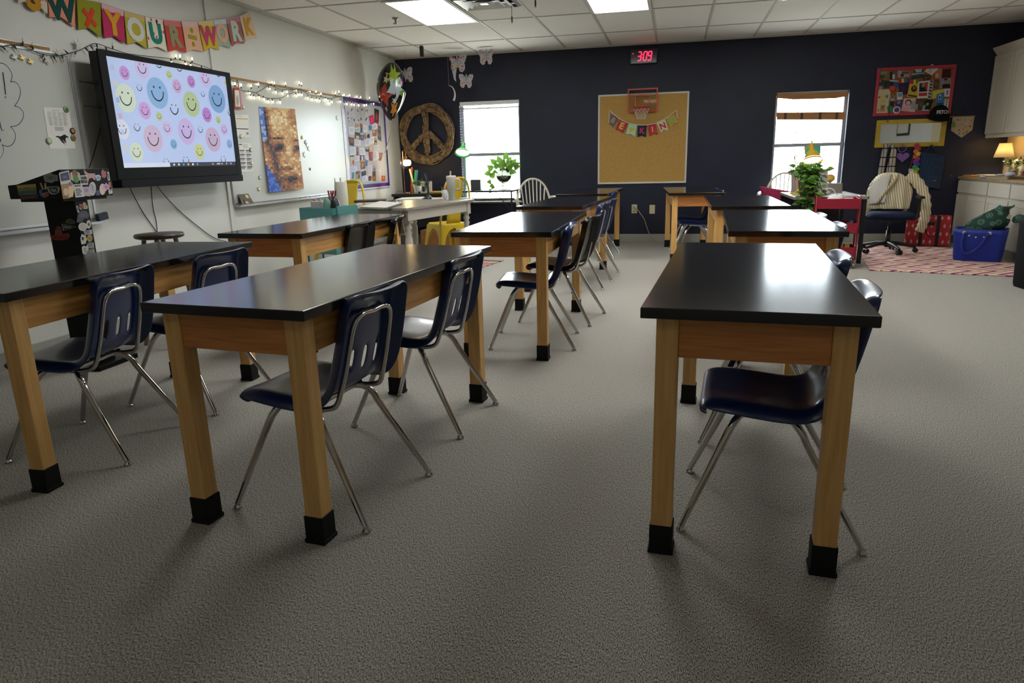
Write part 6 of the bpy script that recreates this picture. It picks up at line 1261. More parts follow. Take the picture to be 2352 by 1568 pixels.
# trailing plant in a dark pot on the desk edge
pp = Vector((on(1, 8.06, 1855, 440).x, 8.06, dz+.0006)); t = thing('trailing_plant', 'large trailing green pothos plant on the desk by the right window', 'plant', pp)
MB().lathe([(.075, 0), (.095, .10), (.105, .17), (.098, .17), (.08, .02), (.001, .02)], pp, 24).build('pot', mat('4a2028', .5), t, world=True)
RG = random.Random(31); m = MB(); st = MB(); dk = MB()
def vine(b0, P, k, big=.055):
    q = smooth([b0]+P, 5); st.tube(q, .0022, 5)
    for i in range(2, len(q), k):
        a = RG.random()*6.28; d = Vector((math.cos(a), math.sin(a)*.7-.35, RG.uniform(-.5, .35))).normalized(); L = big*(.75+.6*RG.random()); b = q[i]+d*.02
        st.tube([q[i], b], .0014, 4); leaf_mb(m if RG.random() < .55 else dk, b, b+d*L, L*.85, Vector((RG.uniform(-.5, .5), -.6, .8)).normalized())
for i in range(60):
    a = RG.random()*6.28; e = RG.random()**.8; R_ = .06+.12*e
    p1 = pp+Vector((R_*.5*math.cos(a), R_*.35*math.sin(a), .22+.10*RG.random())); p2 = pp+Vector((R_*math.cos(a)*1.15, R_*.6*math.sin(a)-.03, .16+.24*RG.random()*(1-.6*e)+.02))
    vine(pp+Vector((.03*math.cos(a), .03*math.sin(a), .165)), [p1, p2], 3)
for i in range(16):
    x = RG.uniform(-.15, .12); p1 = pp+Vector((x*.6, -.13, .18)); p2 = pp+Vector((x, -.17, .05)); p3 = pp+Vector((x+RG.uniform(-.03, .03), -.18, -.06-.13*RG.random()))
    vine(pp+Vector((x*.3, -.05, .165)), [p1, p2, p3], 2, .05)
m.build('foliage', grn1, t, world=True); dk.build('dark_foliage', grn2, t, world=True); st.build('stems', stem_m, t, world=True)
# yellow desk lamp
yl = mat('b8941c', .35); lb = Vector((1.36, 8.62, dz+.0006))
def RayY(px, py, y): return on(1, y, px, py)
e1 = RayY(1828, 356, 8.62); e2 = RayY(1862, 332, 8.62); ctr = RayY(1870, 360, 8.60); e0 = RayY(1831, 430, 8.62); lb = Vector((e0.x+.01, 8.62, dz+.0006))
t = thing('desk_lamp', 'lit yellow jointed desk lamp in front of the right window', 'lamp', lb)
MB().lathe([(.085, 0), (.085, .012), (.03, .022), (.012, .05), (.001, .05)], lb, 24).build('base', yl, t, world=True)
for o in (-.012, .012): MB().tube([lb+Vector((o, 0, .04)), e1+Vector((o, 0, 0))], .005, 7).build('lower_arm', yl, t, world=True); MB().tube([e1+Vector((o*.6, 0, o)), e2+Vector((o*.6, 0, o))], .005, 7).build('upper_arm', yl, t, world=True)
ax = Vector((.04, -.42, -.85)).normalized()*.22; apex = RayY(1864, 330, 8.62); Mx = ax.to_track_quat('Z', 'Y').to_matrix(); L = ax.length
MB().lathe([(.022, 0), (.024, .05), (.028, .075), (.075, .135), (.105, .205), (.108, .215), (.104, .212), (.072, .138), (.024, .08), (.001, .078)], apex, 28, 0, Mx).build('lamp_shade', yl, t, world=True)
MB().lathe([(.001, .212), (.06, .206), (.10, .19)], apex, 24, 0, Mx).build('bulb_face', mat('fffbe8', .5, emit=8.), t, world=True)
MB().tube([apex-Mx @ Vector((0, 0, .0)), apex-Mx @ Vector((-.004, 0, .025)), apex-Mx @ Vector((.012, 0, .06))], [.012, .008, .002], 7).build('knob', mat('7a4a34', .5), t, world=True)
# objects on the desk and window sill
p = RayY(1839, 368, 8.9); m = MB(); m.obox((p.x, 8.88, dz+.17), (.05, .16, .335), RY(.12)); t = single(m, 'speaker_box', mat('1a191c', .5), 'narrow black box standing on the desk behind the yellow lamp arm', 'box', bevel=.004)
q = [RayY(x, y, 8.72) for x, y in ((1818, 392), (1852, 392), (1852, 449), (1817, 447))]; single(MB().prism([Vector((v.x, v.y, max(v.z, dz+.0006))) for v in q], (0, .02, 0)), 'grey_binder', mat('8a7e80', .6), 'grey binder standing on the desk left of the trailing plant', 'binder')
q = [RayY(x, y, 8.45) for x, y in ((1858, 388), (1902, 388), (1902, 446), (1858, 446))]; single(MB().prism([Vector((v.x, v.y, max(v.z, dz+.0006))) for v in q], (0, .02, 0)), 'beige_folder', mat('a8a09a', .7), 'beige folder standing on the desk behind the trailing plant', 'folder')
q = [RayY(x, y, 8.75) for x, y in ((1897, 421), (1935, 421), (1934, 446), (1898, 446))]; single(MB().prism([Vector((v.x, v.y, max(v.z, dz+.0006))) for v in q], (0, .10, 0)), 'grey_basket', noisy('basket', '6a6258', '8c8478', 60, (1, 1, 4), .8), 'grey box standing on the desk below the window, right of the plant', 'box')
p = RayY(1907, 409, 8.80); t = thing('mango_ornament', 'red and yellow mango on top of the grey box at the right window', 'fruit', (p.x, p.y, p.z-.045)); mg = bpy.data.materials.new('mango'); mg.use_nodes = True; n_ = mg.node_tree.nodes; l_ = mg.node_tree.links
tcx = n_.new('ShaderNodeTexCoord'); sep = n_.new('ShaderNodeSeparateXYZ'); l_.new(tcx.outputs['Object'], sep.inputs[0]); mr = n_.new('ShaderNodeMapRange'); mr.inputs[1].default_value = 0; mr.inputs[2].default_value = .09; l_.new(sep.outputs['Z'], mr.inputs[0]); rr = n_.new('ShaderNodeValToRGB'); e = rr.color_ramp.elements; e[0].color = lin('7a9a34'); e[1].color = lin('c05a38'); q = e.new(.45); q.color = lin('d0b040'); l_.new(mr.outputs[0], rr.inputs[0]); l_.new(rr.outputs[0], n_['Principled BSDF'].inputs['Base Color'])
MB().ball((0, 0, .045), (.054, .04, .045), 20, 0, RY(.15)).build('fruit_body', mg, t); MB().lathe([(.02, 0), (.015, -.02), (.03, -.026)], (0, 0, .004), 12).build('stand', mat('9a9a94', .5), t)
p = RayY(1890, 437, 8.3); m = MB(); m.grid(lambda u, v: Vector((p.x+.08*math.sin(math.pi*u)*math.cos(v*3), p.y-.05+.1*u, dz+.004+.05*math.sin(math.pi*v)*math.sin(math.pi*u)+.006*math.sin(9*v))), 12, 12); single(m, 'crumpled_paper', mat('c6bab4', .9), 'crumpled pale cloth heap on the desk right of the plant pot', 'cloth', solid=.003)
single(MB().tube([(p.x+.06+.06*math.cos(a), p.y-.02, dz+.012+.055*abs(math.sin(a))) for a in [math.pi*i/16 for i in range(17)]], .008, 8), 'headband', mat('c8c6cc', .4), 'white headphone band arched on the desk behind the red cart', 'headphones')
for k, (x, y, cc, l) in enumerate(((1.80, 8.2, 'c4bec2', 'white paper sheet on the right part of the grey desk'), (1.86, 8.05, 'b6a4ac', 'pinkish paper sheet at the right front corner of the grey desk'))): stack(l, quad_at(x, y, .13, .18, .3+k), 2, [cc], dz, .003, 'paper_sheet', 'paper')
# ------------------------------------------------------------------ spindle back armchairs
def windsor(loc, rz, lab):
    t = thing('spindle_chair', lab, 'armchair', loc, rz, 'cream spindle back armchairs')
    m = MB(); tub(m, [(.9, .425), (1., .435), (1., .455), (.97, .462)], .225, .215, .10); m.build('seat', cream, t)
    for sx in (-1, 1):
        for sy in (-1, 1):
            q = Vector((sx*.15, sy*.14, .426)); b = Vector((sx*.215, sy*.21, 0)); P = [q.lerp(b, s_) for s_ in (0, .12, .2, .3, .55, .62, .7, 1)]
            MB().tube(P, [.014, .02, .015, .021, .019, .014, .019, .013], 10).build('leg', cream, t)
    st = MB(); 
    for sx in (-1, 1): st.tube([(sx*.185, -.18, .2), (sx*.185, .18, .2)], .010, 8)
    st.tube([(-.185, 0, .2), (.185, 0, .2)], .010, 8); st.build('stretcher', cream, t)
    H = []
    for i in range(25):
        a = math.pi*i/24; H.append(Vector((-.225*math.cos(a), .175+.085*math.sin(a)**.8, .46+.445*math.sin(a)**.72)))
    MB().tube(H, .0135, 10).build('bow', cream, t)
    for k in range(7):
        x = -.15+.05*k; a = math.acos(max(-1, min(1, -x*1.05/.225))); top = Vector((x*1.05, .175+.085*math.sin(a)**.8, .46+.445*math.sin(a)**.72)); MB().tube([(x*.82, .175, .46), top], .0075, 8).build('spindle', cream, t)
    for s in (-1, 1):
        MB().tube(smooth([(s*.222, .215, .66), (s*.262, .10, .668), (s*.27, -.06, .665), (s*.265, -.14, .66)], 4), .02, 10, flat=.45).build('armrest', cream, t)
        ap = MB(); ap.tube([(s*.195, -.10, .455), (s*.262, -.10, .655)], .012, 8); ap.tube([(s*.205, .03, .455), (s*.267, .03, .655)], .008, 8); ap.build('arm_post', cream, t)
    return t
windsor((-1.735, 9.02, 0), math.radians(20), 'cream spindle back armchair beside the left window, behind the middle tables')
windsor((1.33, 9.45, 0), math.radians(-14), 'cream spindle back armchair in front of the right window holding the red cushion')
p = RayY(1778, 447, 9.22); m = MB()
def cush(u, v):
    a, b = (u-.5)*2, (v-.5)*2; s = (1-abs(a)**2.6)*(1-abs(b)**2.6); return s
Q = [RayY(x, y, 9.2) for x, y in ((1744, 428), (1816, 446), (1815, 492), (1757, 470))]
Q = [RayY(1744, 427, 9.16), RayY(1822, 440, 9.1), RayY(1822, 492, 9.1), RayY(1760, 482, 9.16)]
for s in (-1, 1): m.grid(lambda u, v: bil(Q, u, v)+Vector((0, s*.055*max(0, cush(u, v))**.5, 0)), 18, 14)
single(m, 'red_cushion', noisy('red_cushion', '7a2440', '96304c', 60, rough=.95, spec=.2), 'wine red cushion on the spindle chair near the right window', 'cushion', weld=True)
# ------------------------------------------------------------------ left window corner: black desk, folding table
t = thing('black_desk', 'long black desk in the left corner below the twig peace sign', 'desk', (-3.2, 9.4, 0)); bx0, bx1, by0, by1, bz = -3.72, -2.93, 8.98, 9.70, .745
MB().box(bx0, bx1, by0, by1, bz-.035, bz).build('desktop', mat('0c0c0d', .3), t, world=True, bevel=.003)
MB().box(bx0+.02, bx0+.045, by0+.02, by1-.02, 0, bz-.035).build('side_panel', mat('101011', .4), t, world=True); MB().box(bx1-.045, bx1-.02, by0+.02, by1-.02, 0, bz-.035).build('side_panel', mat('101011', .4), t, world=True); MB().box(bx0+.045, bx1-.045, by0+.06, by0+.08, .30, bz-.035).build('front_panel', mat('0d0d0e', .4), t, world=True)
t = thing('folding_table', 'black folding table with braced legs under the left window', 'table', (-2.5, 9.62, 0)); fx0, fx1, fy0, fy1, fz = -2.90, -2.13, 9.42, 9.86, .755
MB().box(fx0, fx1, fy0, fy1, fz-.025, fz).build('tabletop', mat('121315', .35), t, world=True, bevel=.004)
for x in (fx0+.03, fx1-.03):
    for y in (fy0+.03, fy1-.03): MB().cyl((x, y, 0), (x, y, fz-.025), .012, n=10).build('leg', blackm, t, world=True)
    s = 1 if x < -2.5 else -1; MB().tube([(x, fy0+.03, .46), (x+s*.22, fy0+.03, fz-.026)], .006, 6).build('brace', blackm, t, world=True)
# corner lamp: a bulb in a square glass shade on a copper arm
cu = mat('8a5a38', .35, .7); lb = Vector((-3.66, 9.30, bz+.0006)); t = thing('corner_lamp', 'copper lamp with a glowing bulb in a clear glass shade, left corner desk', 'lamp', lb); bc2 = RayY(932, 374, 9.2)
t.location = lb; XF[t] = Matrix.Translation(lb); bp_ = Vector((bc2.x, 9.2, bc2.z))
pole = [Vector((bp_.x-.055, 9.24, bz+.012)), Vector((bp_.x-.055, 9.24, bp_.z+.15)), Vector((bp_.x-.03, 9.22, bp_.z+.165)), Vector((bp_.x, 9.2, bp_.z+.15)), Vector((bp_.x, 9.2, bp_.z+.09))]
MB().tube(pole, .006, 8).build('arm', cu, t, world=True)
MB().lathe([(.05, 0), (.05, .010), (.001, .012)], (bp_.x-.03, 9.24, bz+.0006), 20).build('base', cu, t, world=True)
MB().lathe([(.02, .05), (.02, .09), (.001, .092)], bp_, 14).build('socket', cu, t, world=True)
MB().ball(bp_, (.034, .034, .042), 16).build('bulb', mat('ffe6b4', .5, emit=150.), t, world=True)
m = MB(); a = .055
for s in (-1, 1): m.box(-a, a, s*a-.0015, s*a+.0015, -.075, .06); m.box(s*a-.0015, s*a+.0015, -a+.0015, a-.0015, -.075, .06)
m.v = [v+bp_ for v in m.v]; m.build('glass_shade', clearglass('shade_glass', 'e0dcd2', .10), t, world=True)
single(MB().tube(smooth([(-3.70, 9.1, bz+.004), (-3.66, 9.05, bz+.03), (-3.60, 9.03, bz+.035), (-3.54, 9.06, bz+.006)], 5), .003, 6), 'lamp_cord', mat('3a342c', .6), 'thin lamp cord looping on the left end of the black desk', 'cord')
GT = 'colored tubes on the black desk'
for k, (x0_, y0_, x1_, y1_, cc, l) in enumerate(((953, 430, 941, 388, 'b0a878', 'pale yellow tube leaning left, leftmost on the black desk'), (945, 436, 946, 384, '9c2c1c', 'tall red tube standing upright on the black desk'), (949, 436, 955, 391, '2f8a54', 'bright green tube standing on the black desk'), (952, 432, 958, 391, '3a8a9a', 'teal tube behind the green one on the black desk'))):
    a, b = RayY(x0_, y0_, 9.3+.03*k), RayY(x1_, y1_, 9.3+.03*k); a.z = bz+.0025; single(MB().cyl(a, b, .013, n=12), 'color_tube', mat(cc, .45), l, 'tube', GT)
p = RayY(958, 436, 9.06); pp = Vector((p.x, 9.10, bz+.0006)); t = thing('potted_plant', 'small green plant in a white footed pot on the black desk', 'plant', pp)
MB().lathe([(.035, .025), (.046, .10), (.041, .10), (.03, .03), (.001, .03)], pp, 20).build('pot', mat('b4aea6', .4), t, world=True)
for a in (.5, 2.6, 4.7): MB().tube([pp+Vector((.03*math.cos(a), .03*math.sin(a), .03)), pp+Vector((.042*math.cos(a), .042*math.sin(a), .0))], .007, 7).build('foot', mat('b4aea6', .4), t, world=True)
m = MB(); st = MB(); RG = random.Random(41)
for i in range(12):
    a = 6.28*i/12+RG.random()*.4; q0 = pp+Vector((.01*math.cos(a), .01*math.sin(a), .095)); q1 = pp+Vector((.04*math.cos(a), .04*math.sin(a), .13+.04*RG.random())); st.tube([q0, q1], .002, 5); leaf_mb(m, q1, q1+Vector((.06*math.cos(a), .05*math.sin(a), RG.uniform(-.05, .04))), .055)
m.build('foliage', grn1, t, world=True); st.build('stems', stem_m, t, world=True)
q = [RayY(x, y, 9.25) for x, y in ((966, 416), (992, 416), (992, 435), (966, 434))]; q[2].z = q[3].z = bz+.001
cm, ml = card_mb(q, .006, [((.15, .45, .4, .9), '2a302a'), ((.35, .2, .55, .8), '6a6e68'), ((.45, .15, .6, .35), '3a403a')], (0, -1, 0)); single(cm, 'plant_print', [mat('c0bcb4', .7)]+ml, 'small white framed print of a dark plant on the black desk', 'picture')
single(MB().prism([Vector((RayY(985, 436, 9.15).x, 9.12, bz+.001)), Vector((RayY(1015, 436, 9.15).x, 9.12, bz+.001)), Vector((RayY(1015, 436, 9.15).x+.01, 9.3, bz+.001)), Vector((RayY(988, 436, 9.15).x, 9.3, bz+.001))], (0, 0, .018)), 'yellow_folder', mat('b08c1c', .6), 'yellow folder lying on the black desk behind the tumbler', 'folder')
# plant in a glass fishbowl on the folding table, dark box behind
fb = RayY(1157, 402, 9.6); fbz = fz+.02; fp = Vector((fb.x, 9.6, fz)); t = thing('glass_bowl_plant', 'leafy pothos growing in a round glass bowl in the left window', 'plant', fp)
bw = Vector((fb.x, 9.6, fb.z)); r = .115
MB().lathe([(.045, -.155), (.05, -.145), (.012, -.135), (.010, -.118), (.05, -.100), (.098, -.055), (.112, 0), (.098, .05), (.06, .085)], bw, 28).build('bowl', clearglass('bowl_glass', '9aa296', .3), t, world=True)
MB().lathe([(.001, -.098), (.06, -.085), (.098, -.04), (.104, -.01), (.001, -.008)], bw, 24).build('roots', noisy('roots', '2c3420', '5c6a3c', 40, rough=.7), t, world=True)
MB().obox((fp.x, 9.6, fz+.004), (.26, .16, .007)).build('tray', mat('4a4a44', .5), t, world=True)
m = MB(); st = MB(); RG = random.Random(17)
for px, py in ((1133, 371), (1146, 366), (1162, 358), (1170, 368), (1180, 372), (1187, 384), (1126, 385), (1150, 378), (1140, 380), (1165, 378), (1175, 381), (1120, 398), (1131, 404), (1186, 378), (1157, 372), (1152, 385), (1168, 388), (1178, 395)):
    q = RayY(px, py, 9.6+RG.uniform(-.09, .09)); b0 = bw+Vector((RG.uniform(-.04, .04), RG.uniform(-.03, .03), .06)); mid = b0.lerp(q, .55)+Vector((0, 0, .05)); st.tube(smooth([b0, mid, q], 4), .002, 5)
    d = (q-bw); d.y *= .4; d.z += RG.uniform(-.06, .02); d.normalize(); leaf_mb(m, q-d*.035, q+d*.06, .085, Vector((RG.uniform(-.4, .4), -.9, .4)).normalized())
P = smooth([bw+Vector((-.05, -.03, .07)), RayY(1130, 396, 9.52), RayY(1122, 415, 9.52), RayY(1130, 430, 9.50), RayY(1121, 437, 9.5)], 5); st.tube(P, .002, 5)
for i in range(4, len(P), 3): d = Vector((RG.uniform(-1, 1), -.4, RG.uniform(-.7, .3))).normalized(); leaf_mb(m, P[i], P[i]+d*.075, .065, Vector((0, -.8, .5)))
m.build('foliage', grn1, t, world=True); st.build('stems', stem_m, t, world=True)
p = RayY(1095, 425, 9.62); single(MB().box(p.x-.075, p.x+.07, 9.56, 9.66, fz+.0006, fz+.145), 'grey_bin', mat('3c3e44', .6), 'dark grey bin on the folding table behind the yellow chair', 'bin', bevel=.004)
# ------------------------------------------------------------------ teacher desk
DA = -.193; d0 = Vector((-2.358, 6.02, 0)); DWX, DL, DH = .80, 1.366, .755      # near right corner, width to the left, length back
t = thing('teacher_desk', 'white farmhouse desk with turned legs and grey top, behind the left lab table', 'desk', d0, DA)
gtop = noisy('grey_desk_top', '7c766c', '918a7e', 5, (12, 1, 12), .3)
MB().box(-DWX, 0, 0, DL, DH-.025, DH).build('desktop', gtop, t, bevel=.004)
wdesk = mat('bdb7ad', .45)
m = MB(); m.box(-.060, -.042, .09, DL-.09, DH-.125, DH-.025); m.box(-DWX+.042, -DWX+.060, .09, DL-.09, DH-.125, DH-.025); m.box(-DWX+.09, -.09, .042, .060, DH-.125, DH-.025); m.box(-DWX+.09, -.09, DL-.06, DL-.042, DH-.125, DH-.025); m.build('apron', wdesk, t, bevel=.002)
for x in (-.068, -DWX+.068):
    for y in (.17, DL-.068):
        xx = x; x = x+(.0 if y > .5 else math.copysign(.030, -.4-x)); m = MB(); m.box(x-.036, x+.036, y-.036, y+.036, DH-.15, DH-.025)
        m.lathe([(.030, DH-.15), (.022, DH-.165), (.034, DH-.19), (.034, DH-.20), (.022, DH-.22), (.034, DH-.245), (.024, DH-.265), (.035, DH-.30), (.038, DH-.36), (.030, .20), (.026, .14), (.034, .12), (.024, .10), (.028, .05), (.020, 0)], (x, y, 0), 18); m.build('leg', wdesk, t); x = xx
def DK(px, py): q = FL(px, py, DH); return Vector((q.x, q.y, DH+.0006))
# teal rolling cart at the near end
tl = mat('4a8684', .45); tcw = Vector((-2.96, 5.70, 0)); t = thing('teal_cart', 'teal rolling cart of desk supplies at the near end of the white desk', 'cart', tcw, -.30)
w, d_ = .20, .155
for z, h in ((.665, .13), (.40, .11), (.13, .11)):
    m = MB(); m.box(-w, w, -d_, d_, z, z+.004); m.box(-w, w, -d_, -d_+.004, z, z+h); m.box(-w, w, d_-.004, d_, z, z+h); m.box(-w, -w+.004, -d_+.004, d_-.004, z, z+h); m.box(w-.004, w, -d_+.004, d_-.004, z, z+h); m.build('tray', tl, t, bevel=.0015)
MB().box(w+.001, w+.022, -.12, .12, .68, .81).build('side_caddy', tl, t, bevel=.002)
for y in (-.09, .09):
    for x in (-w-.009, w+.0 if 0 else w-.02): MB().cyl((x, y, .06), (x, y, .664 if x > 0 else .79), .008, n=8).build('post', tl, t)
for x in (-.15, .15):
    for y in (-.10, .10): MB().cyl((x-.012, y, .03), (x+.012, y, .03), .03, n=12).build('caster', mat('22262a', .5), t)
def tc_(x, y, z): return tcw+RZ(-.30) @ Vector((x, y, z))
TG = 'supplies in the teal cart'; TZ = .6696
single(MB().obox(tc_(-.09, -.02, TZ+.088), (.14, .07, .175), RZ(-.30)), 'patterned_box', noisy('speckle', 'a4a09c', 'c4c0ba', 90, rough=.8), 'pale speckled box at the left of the teal cart tray', 'box', TG, bevel=.004)
single(MB().lathe([(.04, 0), (.04, .16), (.038, .2), (.001, .205)], tc_(-.02, .06, TZ), 14), 'marker_cup', mat('2c1c1c', .5), 'dark cup of red tipped markers in the teal cart', 'cup', TG)
for k in range(4): single(MB().cyl(tc_(-.045+.018*k, .07+.01*(k % 2), TZ+.206), tc_(-.06+.03*k, .075, TZ+.262), .008, n=8), 'marker', mat(('8c1f24', 'a04044', '8c1f24', '6a1a30')[k], .4), 'red marker standing in the dark cup, %s from the left' % ('first', 'second', 'third', 'fourth')[k], 'marker', TG)
single(MB().lathe([(.038, 0), (.042, .06), (.040, .13), (.028, .18), (.012, .205), (.001, .21)], tc_(.035, -.05, TZ), 16), 'green_pouch', mat('5c8272', .7), 'sage green rounded pouch in the teal cart', 'pouch', TG)
single(MB().lathe([(.03, 0), (.048, .05), (.046, .12), (.036, .18), (.016, .215), (.001, .22)], tc_(.13, -.05, TZ), 16, 0), 'black_pouch', mat('0e0e10', .35), 'shiny black rounded dispenser in the teal cart', 'dispenser', TG)
for x, cc, l in ((-.14, 'b04a48', 'small red cap on the speckled box in the teal cart'), (-.08, '7a8aa0', 'tiny grey blue cap on the speckled box in the teal cart')): single(MB().lathe([(.012, 0), (.012, .018), (.001, .02)], tc_(x, -.02, TZ+.176), 10), 'bottle_cap', mat(cc, .5), l, 'cap', TG)
# paper towel roll
p = DK(800, 472); p = Vector((-3.14, 6.34, DH+.0006)); t = thing('paper_towel_roll', 'white paper towel roll on an upright holder on the near end of the desk', 'paper towels', p); ptm = mat('c6c4b8', .9, spec=.15)
MB().lathe([(.075, 0), (.075, .010), (.001, .012)], p, 24).build('holder_base', mat('b4b2aa', .5), t, world=True)
MB().lathe([(.018, .014), (.055, .014), (.057, .02), (.057, .232), (.055, .236), (.018, .236)], p, 32).build('roll', ptm, t, world=True)
MB().cyl(p+Vector((0, 0, .012)), p+Vector((0, 0, .275)), .009, n=10).build('rod', mat('b4b2aa', .5), t, world=True)
m = MB(); m.grid(lambda u, v: p+Vector((-.05-.02*u-.006*math.sin(5*v), -.02+.02*u, .02+.24*v+.02*u*v)), 6, 8); m.build('loose_sheet', ptm, t, world=True, solid=.002)
# papers, laptop, mouse, fan, tumbler, cup, green lamp
stack('thick green edged paper pad on the near right corner of the white desk', [tuple(DK(x, y)[:2]) for x, y in ((826, 480), (884, 482), (922, 470), (872, 466))], 4, ['4e5a52', 'bcb8b0'], DH, .005, 'paper_pad', 'pad')
lpv = Vector((DK(852, 464).x, DK(852, 464).y, DH+.0006)); t = thing('laptop', 'closed black laptop lying on the white desk beside the paper towels', 'laptop', lpv, .35)
MB().box(-.17, .17, -.12, .12, .004, .016).build('base', mat('101013', .4), t, bevel=.003); MB().box(-.17, .17, -.12, .12, .0165, .024).build('lid', mat('0c0c0e', .35), t, bevel=.003)
for x in (-.14, .14): MB().box(x-.012, x+.012, -.10, .10, 0, .004).build('rubber_foot', rubber, t)
p = DK(905, 466); t = thing('computer_mouse', 'black computer mouse on the white desk', 'mouse', p); MB().ball(p+Vector((0, 0, .0)), (.034, .055, .034), 16).build('shell', mat('111114', .35), t, world=True)
for o in t.children:
    bm = bmesh.new(); bm.from_mesh(o.data); bmesh.ops.bisect_plane(bm, geom=bm.verts[:]+bm.edges[:]+bm.faces[:], plane_co=(0, 0, .0005), plane_no=(0, 0, -1), clear_outer=True); bm.to_mesh(o.data); bm.free()
p = DK(893, 466); single(MB().obox(p+Vector((-.02, .03, .011)), (.10, .05, .02), RZ(.4)), 'black_case', mat('1c1c1e', .5), 'small black case lying beside the computer mouse', 'case', bevel=.006)
stack('white paper sheets at the far left of the desk', [tuple(DK(x, y)[:2]) for x, y in ((908, 460), (965, 458), (974, 453), (925, 455))], 3, ['c8c4bc', 'b8b4ac'], DH, .0025)
stack('pale paper strip on the desk in front of the tumbler', [tuple(DK(x, y)[:2]) for x, y in ((990, 458), (1022, 456), (1020, 454), (993, 455))], 2, ['c0b4a8'], DH, .0025)
p = DK(984, 456); t = thing('wire_tree_stand', 'dark metal wire tree stand on the white desk', 'stand', p); dm = mat('20262a', .45, .3)
MB().lathe([(.06, 0), (.06, .006), (.03, .02), (.018, .04), (.001, .041)], p, 18).build('base', dm, t, world=True)
m = MB(); m.tube([p+Vector((0, 0, .03)), p+Vector((.003, 0, .12)), p+Vector((0, 0, .2))], [.014, .010, .008], 8); RT_ = random.Random(6)
for k in range(14):
    a = RT_.random()*6.28; z0_ = .13+.08*RT_.random(); L = .03+.05*RT_.random(); m.tube(smooth([p+Vector((0, 0, z0_-.04)), p+Vector((L*.6*math.cos(a), L*.6*math.sin(a), z0_+.02)), p+Vector((L*math.cos(a), L*math.sin(a), z0_+.07))], 3), .003, 5)
m.build('branches', dm, t, world=True)
p = DK(1038, 459); t = thing('tumbler', 'tall pale grey handled tumbler with lid and straw on the white desk', 'tumbler', p); cup = mat('a8ada0', .5); lid = mat('b8aca4', .45)
MB().lathe([(.036, 0), (.037, .004), (.0385, .085), (.046, .092), (.050, .22), (.049, .225), (.001, .225)], p, 28).build('body', cup, t, world=True)
MB().lathe([(.051, .222), (.052, .245), (.046, .252), (.001, .254)], p, 28).build('lid', lid, t, world=True)
MB().cyl(p+Vector((-.005, 0, .252)), p+Vector((-.002, 0, .30)), .0085, n=10).build('straw', lid, t, world=True)
MB().tube(smooth([p+Vector(v) for v in ((.046, .0, .212), (.085, 0, .212), (.098, 0, .19), (.094, 0, .13), (.08, 0, .108), (.046, 0, .112))], 4), .010, 8, flat=.8).build('handle', lid, t, world=True)
p = DK(1020, 457); p += Vector((-.02, .10, 0)); t = thing('pencil_cup', 'pale pencil cup with colored pens behind the tumbler', 'cup', p)
MB().lathe([(.03, 0), (.034, .095), (.031, .095), (.028, .004), (.001, .004)], p, 18).build('cup', mat('a4a6aa', .5), t, world=True)
for k, (dx, cc, l) in enumerate(((-.025, '2f7a4a', 'green pen in the pencil cup'), (-.012, '24305a', 'navy pen in the pencil cup'), (.0, 'b8674a', 'orange pen in the pencil cup'), (.012, 'b83a3a', 'red pen in the pencil cup'))): single(MB().cyl(p+Vector((dx*.4, .0, .0065)), p+Vector((dx*1.6, .01, .128+.006*k)), .0045, n=8), 'pen', mat(cc, .4), l, 'pen', 'pens in the pencil cup')
glm = mat('2f8a44', .4); p = DK(1072, 456); p = Vector((p.x-.02, p.y-.02, p.z)); t = thing('green_desk_lamp', 'lit green cone desk lamp on a thin pole on the white desk', 'lamp', p); hd = on(1, p.y, 1066, 345)
MB().lathe([(.055, 0), (.055, .010), (.001, .014)], p, 20).build('base', mat('b0b4b0', .4), t, world=True)
MB().tube([p+Vector((0, 0, .01)), Vector((hd.x+.01, p.y+.02, hd.z+.0))], .004, 8).build('pole', glm, t, world=True)
ax = Vector((.02, -.45, -.75)).normalized(); Mx = ax.to_track_quat('Z', 'Y').to_matrix(); ap = Vector((hd.x-.01, p.y, hd.z+.035))
MB().lathe([(.022, -.045), (.026, .0), (.040, .022), (.082, .072), (.085, .085), (.080, .08), (.038, .03), (.001, .024)], ap, 24, 0, Mx).build('lamp_shade', glm, t, world=True)
MB().lathe([(.001, .078), (.045, .075), (.076, .064)], ap, 20, 0, Mx).build('bulb_face', mat('fffbe6', .5, emit=9.), t, world=True)
